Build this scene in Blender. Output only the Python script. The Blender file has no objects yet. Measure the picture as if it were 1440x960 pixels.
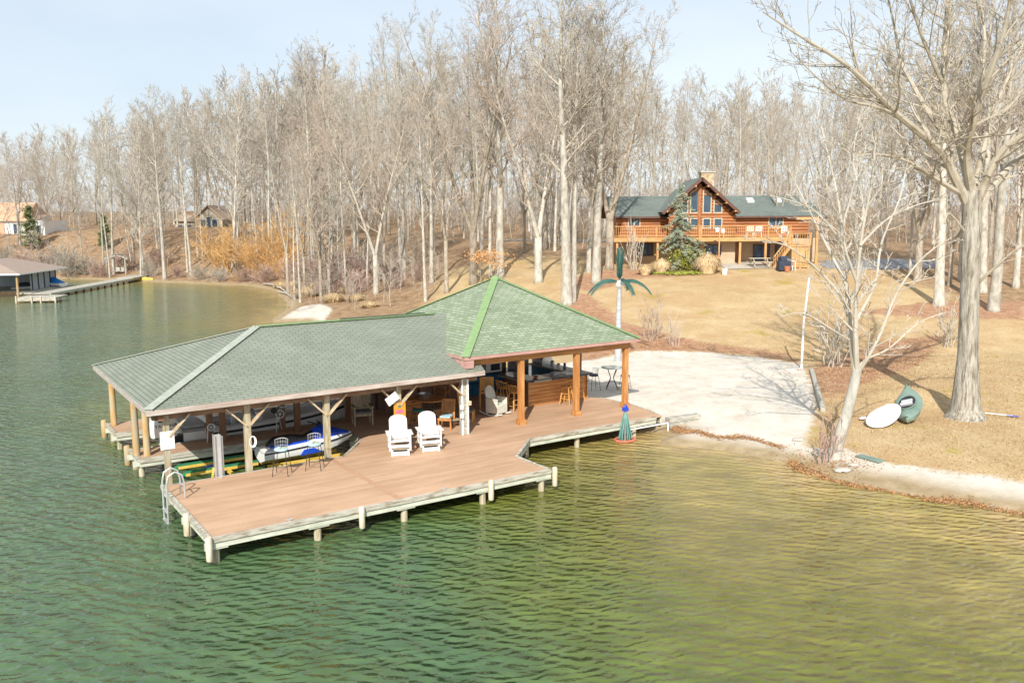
import bpy, math, random
import numpy as np
from mathutils import Vector, Matrix
R = math.radians
rnd = random.Random(7)
scn = bpy.context.scene
col = scn.collection

# ------------------------------------------------------------ camera
F = 1219.0; PT = R(8.08); RL = R(-.29); CH = 8.4
cd = bpy.data.cameras.new('camera'); cam = bpy.data.objects.new('camera', cd); col.objects.link(cam)
cd.sensor_width = 36; cd.lens = 36 * F / 1440; cd.clip_end = 6000; cd.clip_start = .1
_r = Vector((1, 0, 0)); _u = Vector((0, math.sin(PT), math.cos(PT))); _f = Vector((0, math.cos(PT), -math.sin(PT)))
cx_ = _r * math.cos(RL) + _u * math.sin(RL); cy_ = -_r * math.sin(RL) + _u * math.cos(RL)
m = Matrix((cx_, cy_, -_f)).transposed().to_4x4(); m.translation = (0, 0, CH)
cam.matrix_world = m
scn.camera = cam

# ------------------------------------------------------------ sky, sun, exposure
SUN_AZ, SUN_EL = 188.0, 36.0
w = bpy.data.worlds.new('World'); scn.world = w; w.use_nodes = True
nt = w.node_tree; nt.nodes.clear()
out = nt.nodes.new('ShaderNodeOutputWorld'); bg = nt.nodes.new('ShaderNodeBackground')
sky = nt.nodes.new('ShaderNodeTexSky'); sky.sky_type = 'NISHITA'; sky.sun_disc = False
sky.sun_elevation = R(SUN_EL); sky.sun_rotation = R(SUN_AZ); sky.altitude = 50; sky.air_density = 1.0; sky.dust_density = 1.3
tc = nt.nodes.new('ShaderNodeTexCoord'); mp = nt.nodes.new('ShaderNodeMapping'); mp.inputs['Scale'].default_value = (1.3, .8, 3.6)
mp.inputs['Rotation'].default_value = (0, .12, .5)
nz = nt.nodes.new('ShaderNodeTexNoise'); nz.inputs['Scale'].default_value = 1.5; nz.inputs['Detail'].default_value = 6; nz.inputs['Roughness'].default_value = .5
rp = nt.nodes.new('ShaderNodeValToRGB'); rp.color_ramp.elements[0].position = .34; rp.color_ramp.elements[0].color = (3.2, 3.6, 4.0, 1)
rp.color_ramp.elements[1].position = .66; rp.color_ramp.elements[1].color = (4.0, 4.3, 4.55, 1)
mx = nt.nodes.new('ShaderNodeMixRGB'); mx.inputs['Fac'].default_value = .82
L = nt.links.new
L(tc.outputs['Generated'], mp.inputs[0]); L(mp.outputs[0], nz.inputs['Vector']); L(nz.outputs['Fac'], rp.inputs[0])
L(rp.outputs[0], mx.inputs['Color2']); L(sky.outputs[0], mx.inputs['Color1']); L(mx.outputs[0], bg.inputs['Color'])
bg.inputs['Strength'].default_value = .15
L(bg.outputs[0], out.inputs['Surface'])
sd_ = bpy.data.lights.new('sun', 'SUN'); sd_.energy = 4.2; sd_.angle = R(.5); sd_.color = (1, .95, .87)
so = bpy.data.objects.new('sun', sd_); col.objects.link(so)
sdir = Vector((math.sin(R(SUN_AZ)) * math.cos(R(SUN_EL)), math.cos(R(SUN_AZ)) * math.cos(R(SUN_EL)), math.sin(R(SUN_EL))))
so.rotation_euler = sdir.to_track_quat('Z', 'Y').to_euler(); so.location = (0, -20, 60)
scn.view_settings.view_transform = 'Standard'; scn.view_settings.look = 'None'
scn.view_settings.exposure = .54; scn.view_settings.gamma = 1; scn.view_settings.use_curve_mapping = False
scn.render.engine = 'CYCLES'

# ------------------------------------------------------------ helpers
def tag(o, label=None, cat=None, group=None, kind=None):
    if label: o['label'] = label
    if cat: o['category'] = cat
    if group: o['group'] = group
    if kind: o['kind'] = kind
    return o

def empty(name, loc=(0, 0, 0), rz=0, label=None, cat=None, group=None):
    o = bpy.data.objects.new(name, None); col.objects.link(o)
    o.location = loc; o.rotation_euler = (0, 0, rz); o.empty_display_size = .2
    return tag(o, label, cat, group)

KIDS = {}
def copy_tree(o, parent=None):
    c = o.copy(); col.objects.link(c); c.parent = parent
    if o.name in KIDS:
        KIDS[c.name] = [copy_tree(ch, c) for ch in KIDS[o.name]]
    return c

class MB:
    def __init__(s): s.v = []; s.f = []; s.uv = None
    def add(s, vs, fs):
        n = len(s.v); s.v += [tuple(p) for p in vs]; s.f += [tuple(i + n for i in q) for q in fs]; return s
    def box(s, x0, x1, y0, y1, z0, z1):
        return s.add([(x0, y0, z0), (x1, y0, z0), (x1, y1, z0), (x0, y1, z0), (x0, y0, z1), (x1, y0, z1), (x1, y1, z1), (x0, y1, z1)],
                     [(3, 2, 1, 0), (4, 5, 6, 7), (0, 1, 5, 4), (1, 2, 6, 5), (2, 3, 7, 6), (3, 0, 4, 7)])
    def cbox(s, c, sz, rz=0, rx=0, ry=0):
        M = Matrix.Rotation(rz, 3, 'Z') @ Matrix.Rotation(ry, 3, 'Y') @ Matrix.Rotation(rx, 3, 'X')
        h = Vector(sz) / 2; c = Vector(c)
        P = [c + M @ Vector((h.x * a, h.y * b, h.z * d)) for d in (-1, 1) for a, b in ((-1, -1), (1, -1), (1, 1), (-1, 1))]
        return s.add(P, [(3, 2, 1, 0), (4, 5, 6, 7), (0, 1, 5, 4), (1, 2, 6, 5), (2, 3, 7, 6), (3, 0, 4, 7)])
    def beam(s, p, q, w, h, up=(0, 0, 1)):
        p = Vector(p); q = Vector(q); d = (q - p).normalized(); a = d.cross(Vector(up))
        if a.length < 1e-4: a = d.cross(Vector((1, 0, 0)))
        a.normalize(); b = a.cross(d).normalized(); a = a * w / 2; b = b * h / 2
        P = [p - a - b, p + a - b, p + a + b, p - a + b, q - a - b, q + a - b, q + a + b, q - a + b]
        return s.add(P, [(0, 1, 2, 3), (7, 6, 5, 4), (0, 4, 5, 1), (1, 5, 6, 2), (2, 6, 7, 3), (3, 7, 4, 0)])
    def tube(s, pts, rs, n=8, cap=True):
        pts = [Vector(p) for p in pts]
        if not hasattr(rs, '__len__'): rs = [rs] * len(pts)
        base = len(s.v); pa = None
        for i, p in enumerate(pts):
            d = (pts[min(i + 1, len(pts) - 1)] - pts[max(i - 1, 0)])
            d = d.normalized() if d.length > 1e-9 else Vector((0, 0, 1))
            if pa is None: a = d.orthogonal().normalized()
            else:
                a = pa - d * pa.dot(d); a = a.normalized() if a.length > 1e-6 else d.orthogonal().normalized()
            pa = a; b = d.cross(a)
            for k in range(n):
                t = 2 * math.pi * (k + .5) / n
                s.v.append(tuple(p + (a * math.cos(t) + b * math.sin(t)) * rs[i]))
        for i in range(len(pts) - 1):
            for k in range(n):
                k2 = (k + 1) % n
                s.f.append((base + i * n + k, base + i * n + k2, base + (i + 1) * n + k2, base + (i + 1) * n + k))
        if cap:
            s.f.append(tuple(base + k for k in reversed(range(n)))); s.f.append(tuple(base + (len(pts) - 1) * n + k for k in range(n)))
        return s
    def lathe(s, prof, c=(0, 0, 0), n=16, sx=1, sy=1):
        b = len(s.v)
        for r, z in prof:
            for k in range(n):
                t = 2 * math.pi * k / n; s.v.append((c[0] + r * sx * math.cos(t), c[1] + r * sy * math.sin(t), c[2] + z))
        for i in range(len(prof) - 1):
            for k in range(n):
                k2 = (k + 1) % n; s.f.append((b + i * n + k, b + i * n + k2, b + (i + 1) * n + k2, b + (i + 1) * n + k))
        s.f.append(tuple(b + k for k in reversed(range(n)))); s.f.append(tuple(b + (len(prof) - 1) * n + k for k in range(n)))
        return s
    def prism(s, poly, axis, a0, a1):
        def P(p, t): return {'z': (p[0], p[1], t), 'y': (p[0], t, p[1]), 'x': (t, p[0], p[1])}[axis]
        n = len(poly); b = len(s.v)
        s.v += [P(p, a0) for p in poly] + [P(p, a1) for p in poly]
        s.f.append(tuple(b + i for i in reversed(range(n)))); s.f.append(tuple(b + n + i for i in range(n)))
        for i in range(n):
            j = (i + 1) % n; s.f.append((b + i, b + j, b + n + j, b + n + i))
        return s
    def loft(s, rings, cap=True, closed=True):
        b = len(s.v); n = len(rings[0])
        for r in rings: s.v += [tuple(p) for p in r]
        for i in range(len(rings) - 1):
            for k in range(n if closed else n - 1):
                k2 = (k + 1) % n; s.f.append((b + i * n + k, b + i * n + k2, b + (i + 1) * n + k2, b + (i + 1) * n + k))
        if cap:
            s.f.append(tuple(b + k for k in reversed(range(n)))); s.f.append(tuple(b + (len(rings) - 1) * n + k for k in range(n)))
        return s
    def build(s, name, mat, parent=None, smooth=False, bevel=0, label=None, fixn=True):
        me = bpy.data.meshes.new(name); me.from_pydata(s.v, [], s.f); me.update()
        if fixn:
            import bmesh
            bm = bmesh.new(); bm.from_mesh(me); bmesh.ops.recalc_face_normals(bm, faces=bm.faces); bm.to_mesh(me); bm.free()
        if s.uv:
            ul = me.uv_layers.new(name='UVMap')
            for i, q in enumerate(s.uv): ul.data[i].uv = q
        for mm in (mat if isinstance(mat, (list, tuple)) else [mat]): me.materials.append(mm)
        if smooth:
            me.polygons.foreach_set('use_smooth', [True] * len(me.polygons))
            if hasattr(me, 'set_sharp_from_angle'): me.set_sharp_from_angle(angle=R(40))
        o = bpy.data.objects.new(name, me); col.objects.link(o)
        if parent:
            o.parent = parent; KIDS.setdefault(parent.name, []).append(o)
        if bevel:
            b = o.modifiers.new('bevel', 'BEVEL'); b.width = bevel; b.segments = 2; b.limit_method = 'ANGLE'; b.angle_limit = R(40)
        if label: o['label'] = label
        return o

# ------------------------------------------------------------ materials
def nodes(name):
    mt = bpy.data.materials.new(name); mt.use_nodes = True; n = mt.node_tree
    return mt, n, n.nodes['Principled BSDF']
def N(n, t, **k):
    o = n.nodes.new(t)
    for a, b in k.items():
        if a in o.inputs: o.inputs[a].default_value = b
        else: setattr(o, a, b)
    return o
def pm(name, c1, c2=None, scale=4, stretch=(1, 1, 1), rough=.7, bump=.0, metal=0, detail=5, c3=None, spec=None, rnd_obj=0, dist=.02, trans=0, alpha=1):
    """two or three colour noise material in object space"""
    mt, n, b = nodes(name); c2 = c2 or tuple(x * .8 for x in c1)
    tcn = N(n, 'ShaderNodeTexCoord'); mpn = N(n, 'ShaderNodeMapping'); mpn.inputs['Scale'].default_value = stretch
    n.links.new(tcn.outputs['Object'], mpn.inputs[0])
    nn = N(n, 'ShaderNodeTexNoise', Scale=scale, Detail=detail, Roughness=.6); n.links.new(mpn.outputs[0], nn.inputs['Vector'])
    r = N(n, 'ShaderNodeValToRGB'); e = r.color_ramp.elements
    e[0].position = .36; e[0].color = (*c1, 1); e[1].position = .64; e[1].color = (*c2, 1)
    if c3: x = e.new(.5); x.color = (*c3, 1)
    n.links.new(nn.outputs['Fac'], r.inputs[0]); src = r.outputs[0]
    if rnd_obj:
        oi = N(n, 'ShaderNodeObjectInfo'); hs = N(n, 'ShaderNodeHueSaturation')
        ma = N(n, 'ShaderNodeMath', operation='MULTIPLY_ADD'); ma.inputs[1].default_value = rnd_obj; ma.inputs[2].default_value = 1 - rnd_obj / 2
        n.links.new(oi.outputs['Random'], ma.inputs[0]); n.links.new(ma.outputs[0], hs.inputs['Value']); n.links.new(src, hs.inputs['Color']); src = hs.outputs[0]
    n.links.new(src, b.inputs['Base Color']); b.inputs['Roughness'].default_value = rough; b.inputs['Metallic'].default_value = metal
    if spec is not None: b.inputs['Specular IOR Level'].default_value = spec
    if trans: b.inputs['Transmission Weight'].default_value = trans
    if alpha < 1: b.inputs['Alpha'].default_value = alpha
    if bump:
        n2 = N(n, 'ShaderNodeTexNoise', Scale=scale * 3, Detail=4); n.links.new(mpn.outputs[0], n2.inputs['Vector'])
        bp = N(n, 'ShaderNodeBump', Strength=bump, Distance=dist); n.links.new(n2.outputs['Fac'], bp.inputs['Height']); n.links.new(bp.outputs[0], b.inputs['Normal'])
    return mt

def shingle(name, ca, cb, cm):
    mt, n, b = nodes(name); uv = N(n, 'ShaderNodeUVMap')
    br = N(n, 'ShaderNodeTexBrick', Scale=1.0); br.inputs['Brick Width'].default_value = .33; br.inputs['Row Height'].default_value = .145
    br.inputs['Mortar Size'].default_value = .012; br.inputs['Mortar Smooth'].default_value = .3; br.inputs['Bias'].default_value = 0
    br.inputs['Color1'].default_value = (*ca, 1); br.inputs['Color2'].default_value = (*cb, 1); br.inputs['Mortar'].default_value = (*cm, 1)
    n.links.new(uv.outputs[0], br.inputs['Vector'])
    ns = N(n, 'ShaderNodeTexNoise', Scale=.45, Detail=4); n.links.new(uv.outputs[0], ns.inputs['Vector'])
    n3 = N(n, 'ShaderNodeTexNoise', Scale=28, Detail=3); n.links.new(uv.outputs[0], n3.inputs['Vector'])
    ad = N(n, 'ShaderNodeMath', operation='ADD'); n.links.new(ns.outputs['Fac'], ad.inputs[0]); n.links.new(n3.outputs['Fac'], ad.inputs[1])
    mr = N(n, 'ShaderNodeMapRange'); mr.inputs['From Min'].default_value = .7; mr.inputs['From Max'].default_value = 1.3; mr.inputs['To Min'].default_value = .84; mr.inputs['To Max'].default_value = 1.16
    n.links.new(ad.outputs[0], mr.inputs[0])
    hs = N(n, 'ShaderNodeHueSaturation'); n.links.new(mr.outputs[0], hs.inputs['Value']); n.links.new(br.outputs['Color'], hs.inputs['Color'])
    n.links.new(hs.outputs[0], b.inputs['Base Color']); b.inputs['Roughness'].default_value = .88
    # each course steps down a little: bump from the row height
    sp = N(n, 'ShaderNodeSeparateXYZ'); n.links.new(uv.outputs[0], sp.inputs[0])
    dv = N(n, 'ShaderNodeMath', operation='DIVIDE'); dv.inputs[1].default_value = .145; fr = N(n, 'ShaderNodeMath', operation='FRACT')
    n.links.new(sp.outputs['Y'], dv.inputs[0]); n.links.new(dv.outputs[0], fr.inputs[0])
    iv = N(n, 'ShaderNodeMath', operation='SUBTRACT'); iv.inputs[0].default_value = 1; n.links.new(fr.outputs[0], iv.inputs[1])
    ml = N(n, 'ShaderNodeMath', operation='SUBTRACT'); n.links.new(iv.outputs[0], ml.inputs[0]); n.links.new(br.outputs['Fac'], ml.inputs[1])
    bp = N(n, 'ShaderNodeBump', Strength=.8, Distance=.02); n.links.new(ml.outputs[0], bp.inputs['Height']); n.links.new(bp.outputs[0], b.inputs['Normal'])
    return mt

# ------------------------------------------------------------ land, from the shore line
def ray(px, py):
    x = (px - 720) / F; y = (480 - py) / F
    x, y = x * math.cos(RL) - y * math.sin(RL), x * math.sin(RL) + y * math.cos(RL)
    return Vector((x, math.cos(PT) + y * math.sin(PT), -math.sin(PT) + y * math.cos(PT)))
def at(px, py, z=0.):
    r = ray(px, py); t = (z - CH) / r.z; return Vector((0, 0, CH)) + r * t
TH = R(33.9); DO = at(298, 757.5, .65); DO.z = 0
DA = Vector((math.cos(TH), math.sin(TH), 0)); DB = Vector((-math.sin(TH), math.cos(TH), 0))
def W(u, v, z=0): return DO + DA * u + DB * v + Vector((0, 0, z))

shore = [(60, 8), (30, 15.5), (20, 20)] + [tuple(at(*p)[:2]) for p in ((1440, 722), (1380, 712), (1300, 700), (1220, 686), (1160, 673), (1125, 656), (1060, 641), (1000, 632), (950, 628), (915, 622))]
shore += [tuple(W(*p)[:2]) for p in ((18.4, 3.0), (17.2, 5.6), (14.5, 7.6), (12, 9.6), (10, 12.2), (8.4, 15.2), (7.6, 18))]
shore += [(-9.2, 48), (-12.5, 56), (-15, 63)] + [tuple(at(*p)[:2]) for p in ((425, 452), (378, 454), (390, 442), (405, 432), (398, 420), (385, 409), (350, 402), (300, 399.5), (230, 397), (160, 394), (80, 392), (0, 391))]
shore += [(-95, 124), (-140, 132), (-260, 120), (-600, 200)]
SH = np.array(shore); LP = np.vstack([SH, [(-600, 2500), (2500, 2500), (2500, 8)]])
def vnoise(x, y, s, seed=0):
    x = np.asarray(x, float) * s + seed * 17.3; y = np.asarray(y, float) * s + seed * 9.1
    return (np.sin(x * 1.7 + 1.3 * np.sin(y * 1.1)) + np.sin(y * 1.9 + 1.5 * np.sin(x * .9 + 2)) + .5 * np.sin(3.1 * x + 2.3 * y)) / 2.5
def sdist(x, y):
    x = np.atleast_1d(np.asarray(x, float)); y = np.atleast_1d(np.asarray(y, float)); best = np.full(x.shape, 1e9)
    for a, b in zip(SH[:-1], SH[1:]):
        d = b - a; t = np.clip(((x - a[0]) * d[0] + (y - a[1]) * d[1]) / (d @ d), 0, 1)
        best = np.minimum(best, np.hypot(x - a[0] - t * d[0], y - a[1] - t * d[1]))
    ins = np.zeros(x.shape, bool); n = len(LP)
    for i in range(n):
        a = LP[i]; b = LP[(i + 1) % n]
        if a[1] == b[1]: continue
        c = ((a[1] > y) != (b[1] > y)) & (x < (b[0] - a[0]) * (y - a[1]) / (b[1] - a[1]) + a[0]); ins ^= c
    return np.where(ins, best, -best)
def sst(a, b, x): t = np.clip((x - a) / (b - a), 0, 1); return t * t * (3 - 2 * t)
def hz(x, y):
    x = np.atleast_1d(np.asarray(x, float)); y = np.atleast_1d(np.asarray(y, float))
    d = sdist(x, y); d = d + .35 * vnoise(x, y, .55) * sst(0, 1, np.abs(d) + .4)
    und = np.maximum(-3.2, d * .13 - .06)
    yy = np.maximum(0, y - 49); rise = np.where(yy < 28, .128 * yy, 3.584 + .032 * (yy - 28)); rise = np.minimum(rise, 11)
    bank = .14 * np.minimum(d, 1.3) + .34 * sst(.3, 4.5, d)
    up = bank + rise * sst(2, 26, d) + .05 * vnoise(x, y, .3, 2) * sst(3, 8, d) + .012 * np.clip(x - 10, 0, 40) * sst(4, 20, d)
    up = up + .5 * np.exp(-((x - 17.3) ** 2 + (y - 36.9) ** 2) / 2.2)
    return np.where(d < 0, und, up)
def h1(x, y): return float(hz(x, y)[0])
def gp(px, py, far=400):
    """where the line of sight through a photo point meets the land"""
    r = ray(px, py); t = np.arange(14, far, .15); P = np.array([0, 0, CH])[None] + t[:, None] * np.array(r)[None]
    g = np.maximum(hz(P[:, 0], P[:, 1]), 0); k = np.argmax(P[:, 2] < g)
    if P[k, 2] >= g[k]: k = len(t) - 1
    return Vector((P[k, 0], P[k, 1], g[k]))

def axis(a0, a1, st, lo, hi, k=1.09):
    c = list(np.arange(a0, a1 + st / 2, st)); s = st; x = c[-1]
    while x < hi: s *= k; x += s; c.append(x)
    s = st; x = c[0]; pre = []
    while x > lo: s *= k; x -= s; pre.append(x)
    return np.array(pre[::-1] + c)
def grid_obj(name, X, Y, Z, mat, attrs):
    nx, ny = len(X), len(Y); gx, gy = np.meshgrid(X, Y); z = Z(gx.ravel(), gy.ravel())
    v = np.stack([gx.ravel(), gy.ravel(), z], 1)
    i = np.arange(nx * ny).reshape(ny, nx); f = np.stack([i[:-1, :-1], i[:-1, 1:], i[1:, 1:], i[1:, :-1]], -1).reshape(-1, 4)
    me = bpy.data.meshes.new(name); me.vertices.add(len(v)); me.vertices.foreach_set('co', v.ravel())
    me.loops.add(f.size); me.loops.foreach_set('vertex_index', f.ravel().astype(np.int32)); me.polygons.add(len(f))
    me.polygons.foreach_set('loop_start', np.arange(0, f.size, 4, dtype=np.int32)); me.polygons.foreach_set('loop_total', np.full(len(f), 4, np.int32))
    me.update(calc_edges=True); me.validate(); me.polygons.foreach_set('use_smooth', [True] * len(me.polygons))
    for an, fn in attrs.items():
        a = me.attributes.new(an, 'FLOAT', 'POINT'); a.data.foreach_set('value', np.asarray(fn(v[:, 0], v[:, 1], v[:, 2]), np.float32))
    me.materials.append(mat); o = bpy.data.objects.new(name, me); col.objects.link(o); return o

# sand of the beach: polygon in plan, with soft noisy edge made in the material
def inpoly(x, y, poly):
    ins = np.zeros(x.shape, bool); n = len(poly)
    for i in range(n):
        a = poly[i]; b = poly[(i + 1) % n]
        if a[1] == b[1]: continue
        ins ^= ((a[1] > y) != (b[1] > y)) & (x < (b[0] - a[0]) * (y - a[1]) / (b[1] - a[1]) + a[0])
    return ins
def pdist(x, y, poly):
    best = np.full(x.shape, 1e9); n = len(poly)
    for i in range(n):
        a = np.array(poly[i]); b = np.array(poly[(i + 1) % n]); d = b - a
        t = np.clip(((x - a[0]) * d[0] + (y - a[1]) * d[1]) / (d @ d), 0, 1)
        best = np.minimum(best, np.hypot(x - a[0] - t * d[0], y - a[1] - t * d[1]))
    return np.where(inpoly(x, y, poly), best, -best)
def gpl(*pts): return [tuple(gp(*p)[:2]) for p in pts]
SANDP = gpl((1128, 512), (1060, 501), (980, 494), (905, 493), (860, 500), (820, 508)) + [tuple(W(16, 17)[:2]), tuple(W(9, 19)[:2]), tuple(W(8, 12)[:2]), tuple(W(14, 4)[:2]), (3.6, 27), (9.5, 26)] + gpl((1130, 645), (1140, 600), (1150, 570), (1142, 535))
MULP = [gpl((820, 515), (860, 500), (905, 493), (980, 494), (1060, 499), (1128, 512), (1105, 497), (1040, 489), (960, 476), (880, 455), (820, 408), (800, 425), (790, 460)),
        gpl((1135, 520), (1160, 560), (1215, 540), (1290, 515), (1330, 470), (1250, 480), (1180, 500)),
        gpl((800, 400), (830, 412), (900, 392), (1000, 386), (1020, 380), (900, 378), (820, 385)),
        gpl((1205, 440), (1300, 446), (1440, 450), (1440, 425), (1300, 425))]
SAND2 = gpl((392, 452), (400, 444), (425, 430), (450, 427), (468, 434), (455, 452), (430, 458))
def at_sand(x, y, z):
    s = np.maximum(pdist(x, y, SANDP), pdist(x, y, SAND2) * 1.0)
    # a strip of pale sand along the right shore, and grey sand under shallow water
    d = sdist(x, y); strip = np.where((x > 9) & (y < 30), 1.0 - np.abs(d - 1.25), -9)
    return np.clip(np.maximum(s, strip), -3, 3)
def at_mulch(x, y, z):
    s = np.full(x.shape, -9.)
    for q in MULP: s = np.maximum(s, pdist(x, y, q))
    return np.clip(s, -3, 3)
def at_wood(x, y, z):
    # woodland floor behind the house, round the cove and at the right; the rest is dormant lawn
    a = np.maximum(y - 90, np.minimum(-7 - x, y - 62)); a = np.maximum(a, np.minimum(x - 32, y - 60)); return np.clip(a, -6, 6)
# ------------------------------------------------------------ ground
def ground_mat():
    mt, n, b = nodes('ground_cover'); l = n.links.new
    tcn = N(n, 'ShaderNodeTexCoord'); P = tcn.outputs['Object']
    def noise(s, d=6, r=.6):
        q = N(n, 'ShaderNodeTexNoise', Scale=s, Detail=d, Roughness=r); l(P, q.inputs['Vector']); return q.outputs['Fac']
    def ramp(src, *st):
        r = N(n, 'ShaderNodeValToRGB'); e = r.color_ramp.elements; e[0].position = st[0][0]; e[0].color = (*st[0][1], 1)
        e[1].position = st[-1][0]; e[1].color = (*st[-1][1], 1)
        for p, c in st[1:-1]: x = e.new(p); x.color = (*c, 1)
        l(src, r.inputs[0]); return r.outputs[0]
    def mask(an, nscale, namp, lo, hi):
        a = N(n, 'ShaderNodeAttribute'); a.attribute_name = an
        m1 = N(n, 'ShaderNodeMath', operation='MULTIPLY_ADD'); m1.inputs[1].default_value = namp; l(noise(nscale, 5), m1.inputs[0]); l(a.outputs['Fac'], m1.inputs[2])
        r = N(n, 'ShaderNodeMapRange'); r.inputs['From Min'].default_value = lo + namp * .5; r.inputs['From Max'].default_value = hi + namp * .5; l(m1.outputs[0], r.inputs[0]); return r.outputs[0]
    def mix(f, a, c):
        x = N(n, 'ShaderNodeMixRGB'); l(f, x.inputs[0]); l(a, x.inputs[1]); l(c, x.inputs[2]); return x.outputs[0]
    lawn = ramp(noise(.55, 8, .7), (.33, (.33, .215, .10)), (.48, (.45, .315, .165)), (.66, (.56, .43, .26)))
    fine = ramp(noise(14, 4, .75), (.35, (.24, .15, .06)), (.62, (.66, .52, .31)))
    m0 = N(n, 'ShaderNodeMixRGB'); m0.inputs[0].default_value = .5; l(lawn, m0.inputs[1]); l(fine, m0.inputs[2]); lawn = m0.outputs[0]
    moss = ramp(noise(.34, 7, .72), (.575, (0, 0, 0)), (.66, (1, 1, 1)))
    gx = N(n, 'ShaderNodeRGB'); gx.outputs[0].default_value = (.34, .27, .04, 1)
    mm = N(n, 'ShaderNodeMath', operation='MULTIPLY'); mm.inputs[1].default_value = .85; l(moss, mm.inputs[0])
    lawn = mix(mm.outputs[0], lawn, gx.outputs[0])
    pat = ramp(noise(.19, 8, .7), (.46, (0, 0, 0)), (.62, (1, 1, 1))); pm_ = N(n, 'ShaderNodeMath', operation='MULTIPLY'); pm_.inputs[1].default_value = .55; l(pat, pm_.inputs[0]); gb = N(n, 'ShaderNodeRGB'); gb.outputs[0].default_value = (.40, .245, .125, 1); lawn = mix(pm_.outputs[0], lawn, gb.outputs[0])
    wood = ramp(noise(1.3, 9, .75), (.3, (.14, .085, .05)), (.46, (.27, .175, .10)), (.6, (.37, .25, .15)), (.72, (.48, .36, .23)))
    mulch = ramp(noise(2.2, 9, .8), (.32, (.22, .115, .065)), (.5, (.37, .21, .125)), (.7, (.50, .34, .22)))
    sand = ramp(noise(1.1, 9, .7), (.3, (.48, .42, .34)), (.5, (.60, .55, .475)), (.7, (.66, .615, .55)))
    wet = ramp(noise(2, 6, .6), (.3, (.27, .20, .11)), (.7, (.42, .33, .21)))
    c = mix(mask('wood', .4, 3, -1, 1), lawn, wood)
    c = mix(mask('mulch', 1.6, 1.6, -.25, .25), c, mulch)
    c = mix(mask('sand', 1.5, 1.1, -.12, .22), c, sand)
    # damp, darker ground just above and below the water line
    sp = N(n, 'ShaderNodeSeparateXYZ'); l(P, sp.inputs[0])
    r = N(n, 'ShaderNodeMapRange'); r.inputs['From Min'].default_value = .27; r.inputs['From Max'].default_value = .1; l(sp.outputs['Z'], r.inputs[0])
    c = mix(r.outputs[0], c, wet)
    l(c, b.inputs['Base Color']); b.inputs['Roughness'].default_value = .95; b.inputs['Specular IOR Level'].default_value = .15
    bp = N(n, 'ShaderNodeBump', Strength=.7, Distance=.06); l(noise(7, 6, .75), bp.inputs['Height']); l(bp.outputs[0], b.inputs['Normal'])
    return mt
gX = axis(-16, 34, .42, -900, 900, 1.05); gY = axis(20, 66, .42, -120, 2400, 1.04)
tag(grid_obj('ground', gX, gY, lambda x, y: hz(x, y), ground_mat(), {'sand': at_sand, 'mulch': at_mulch, 'wood': at_wood}), kind='structure')

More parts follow.
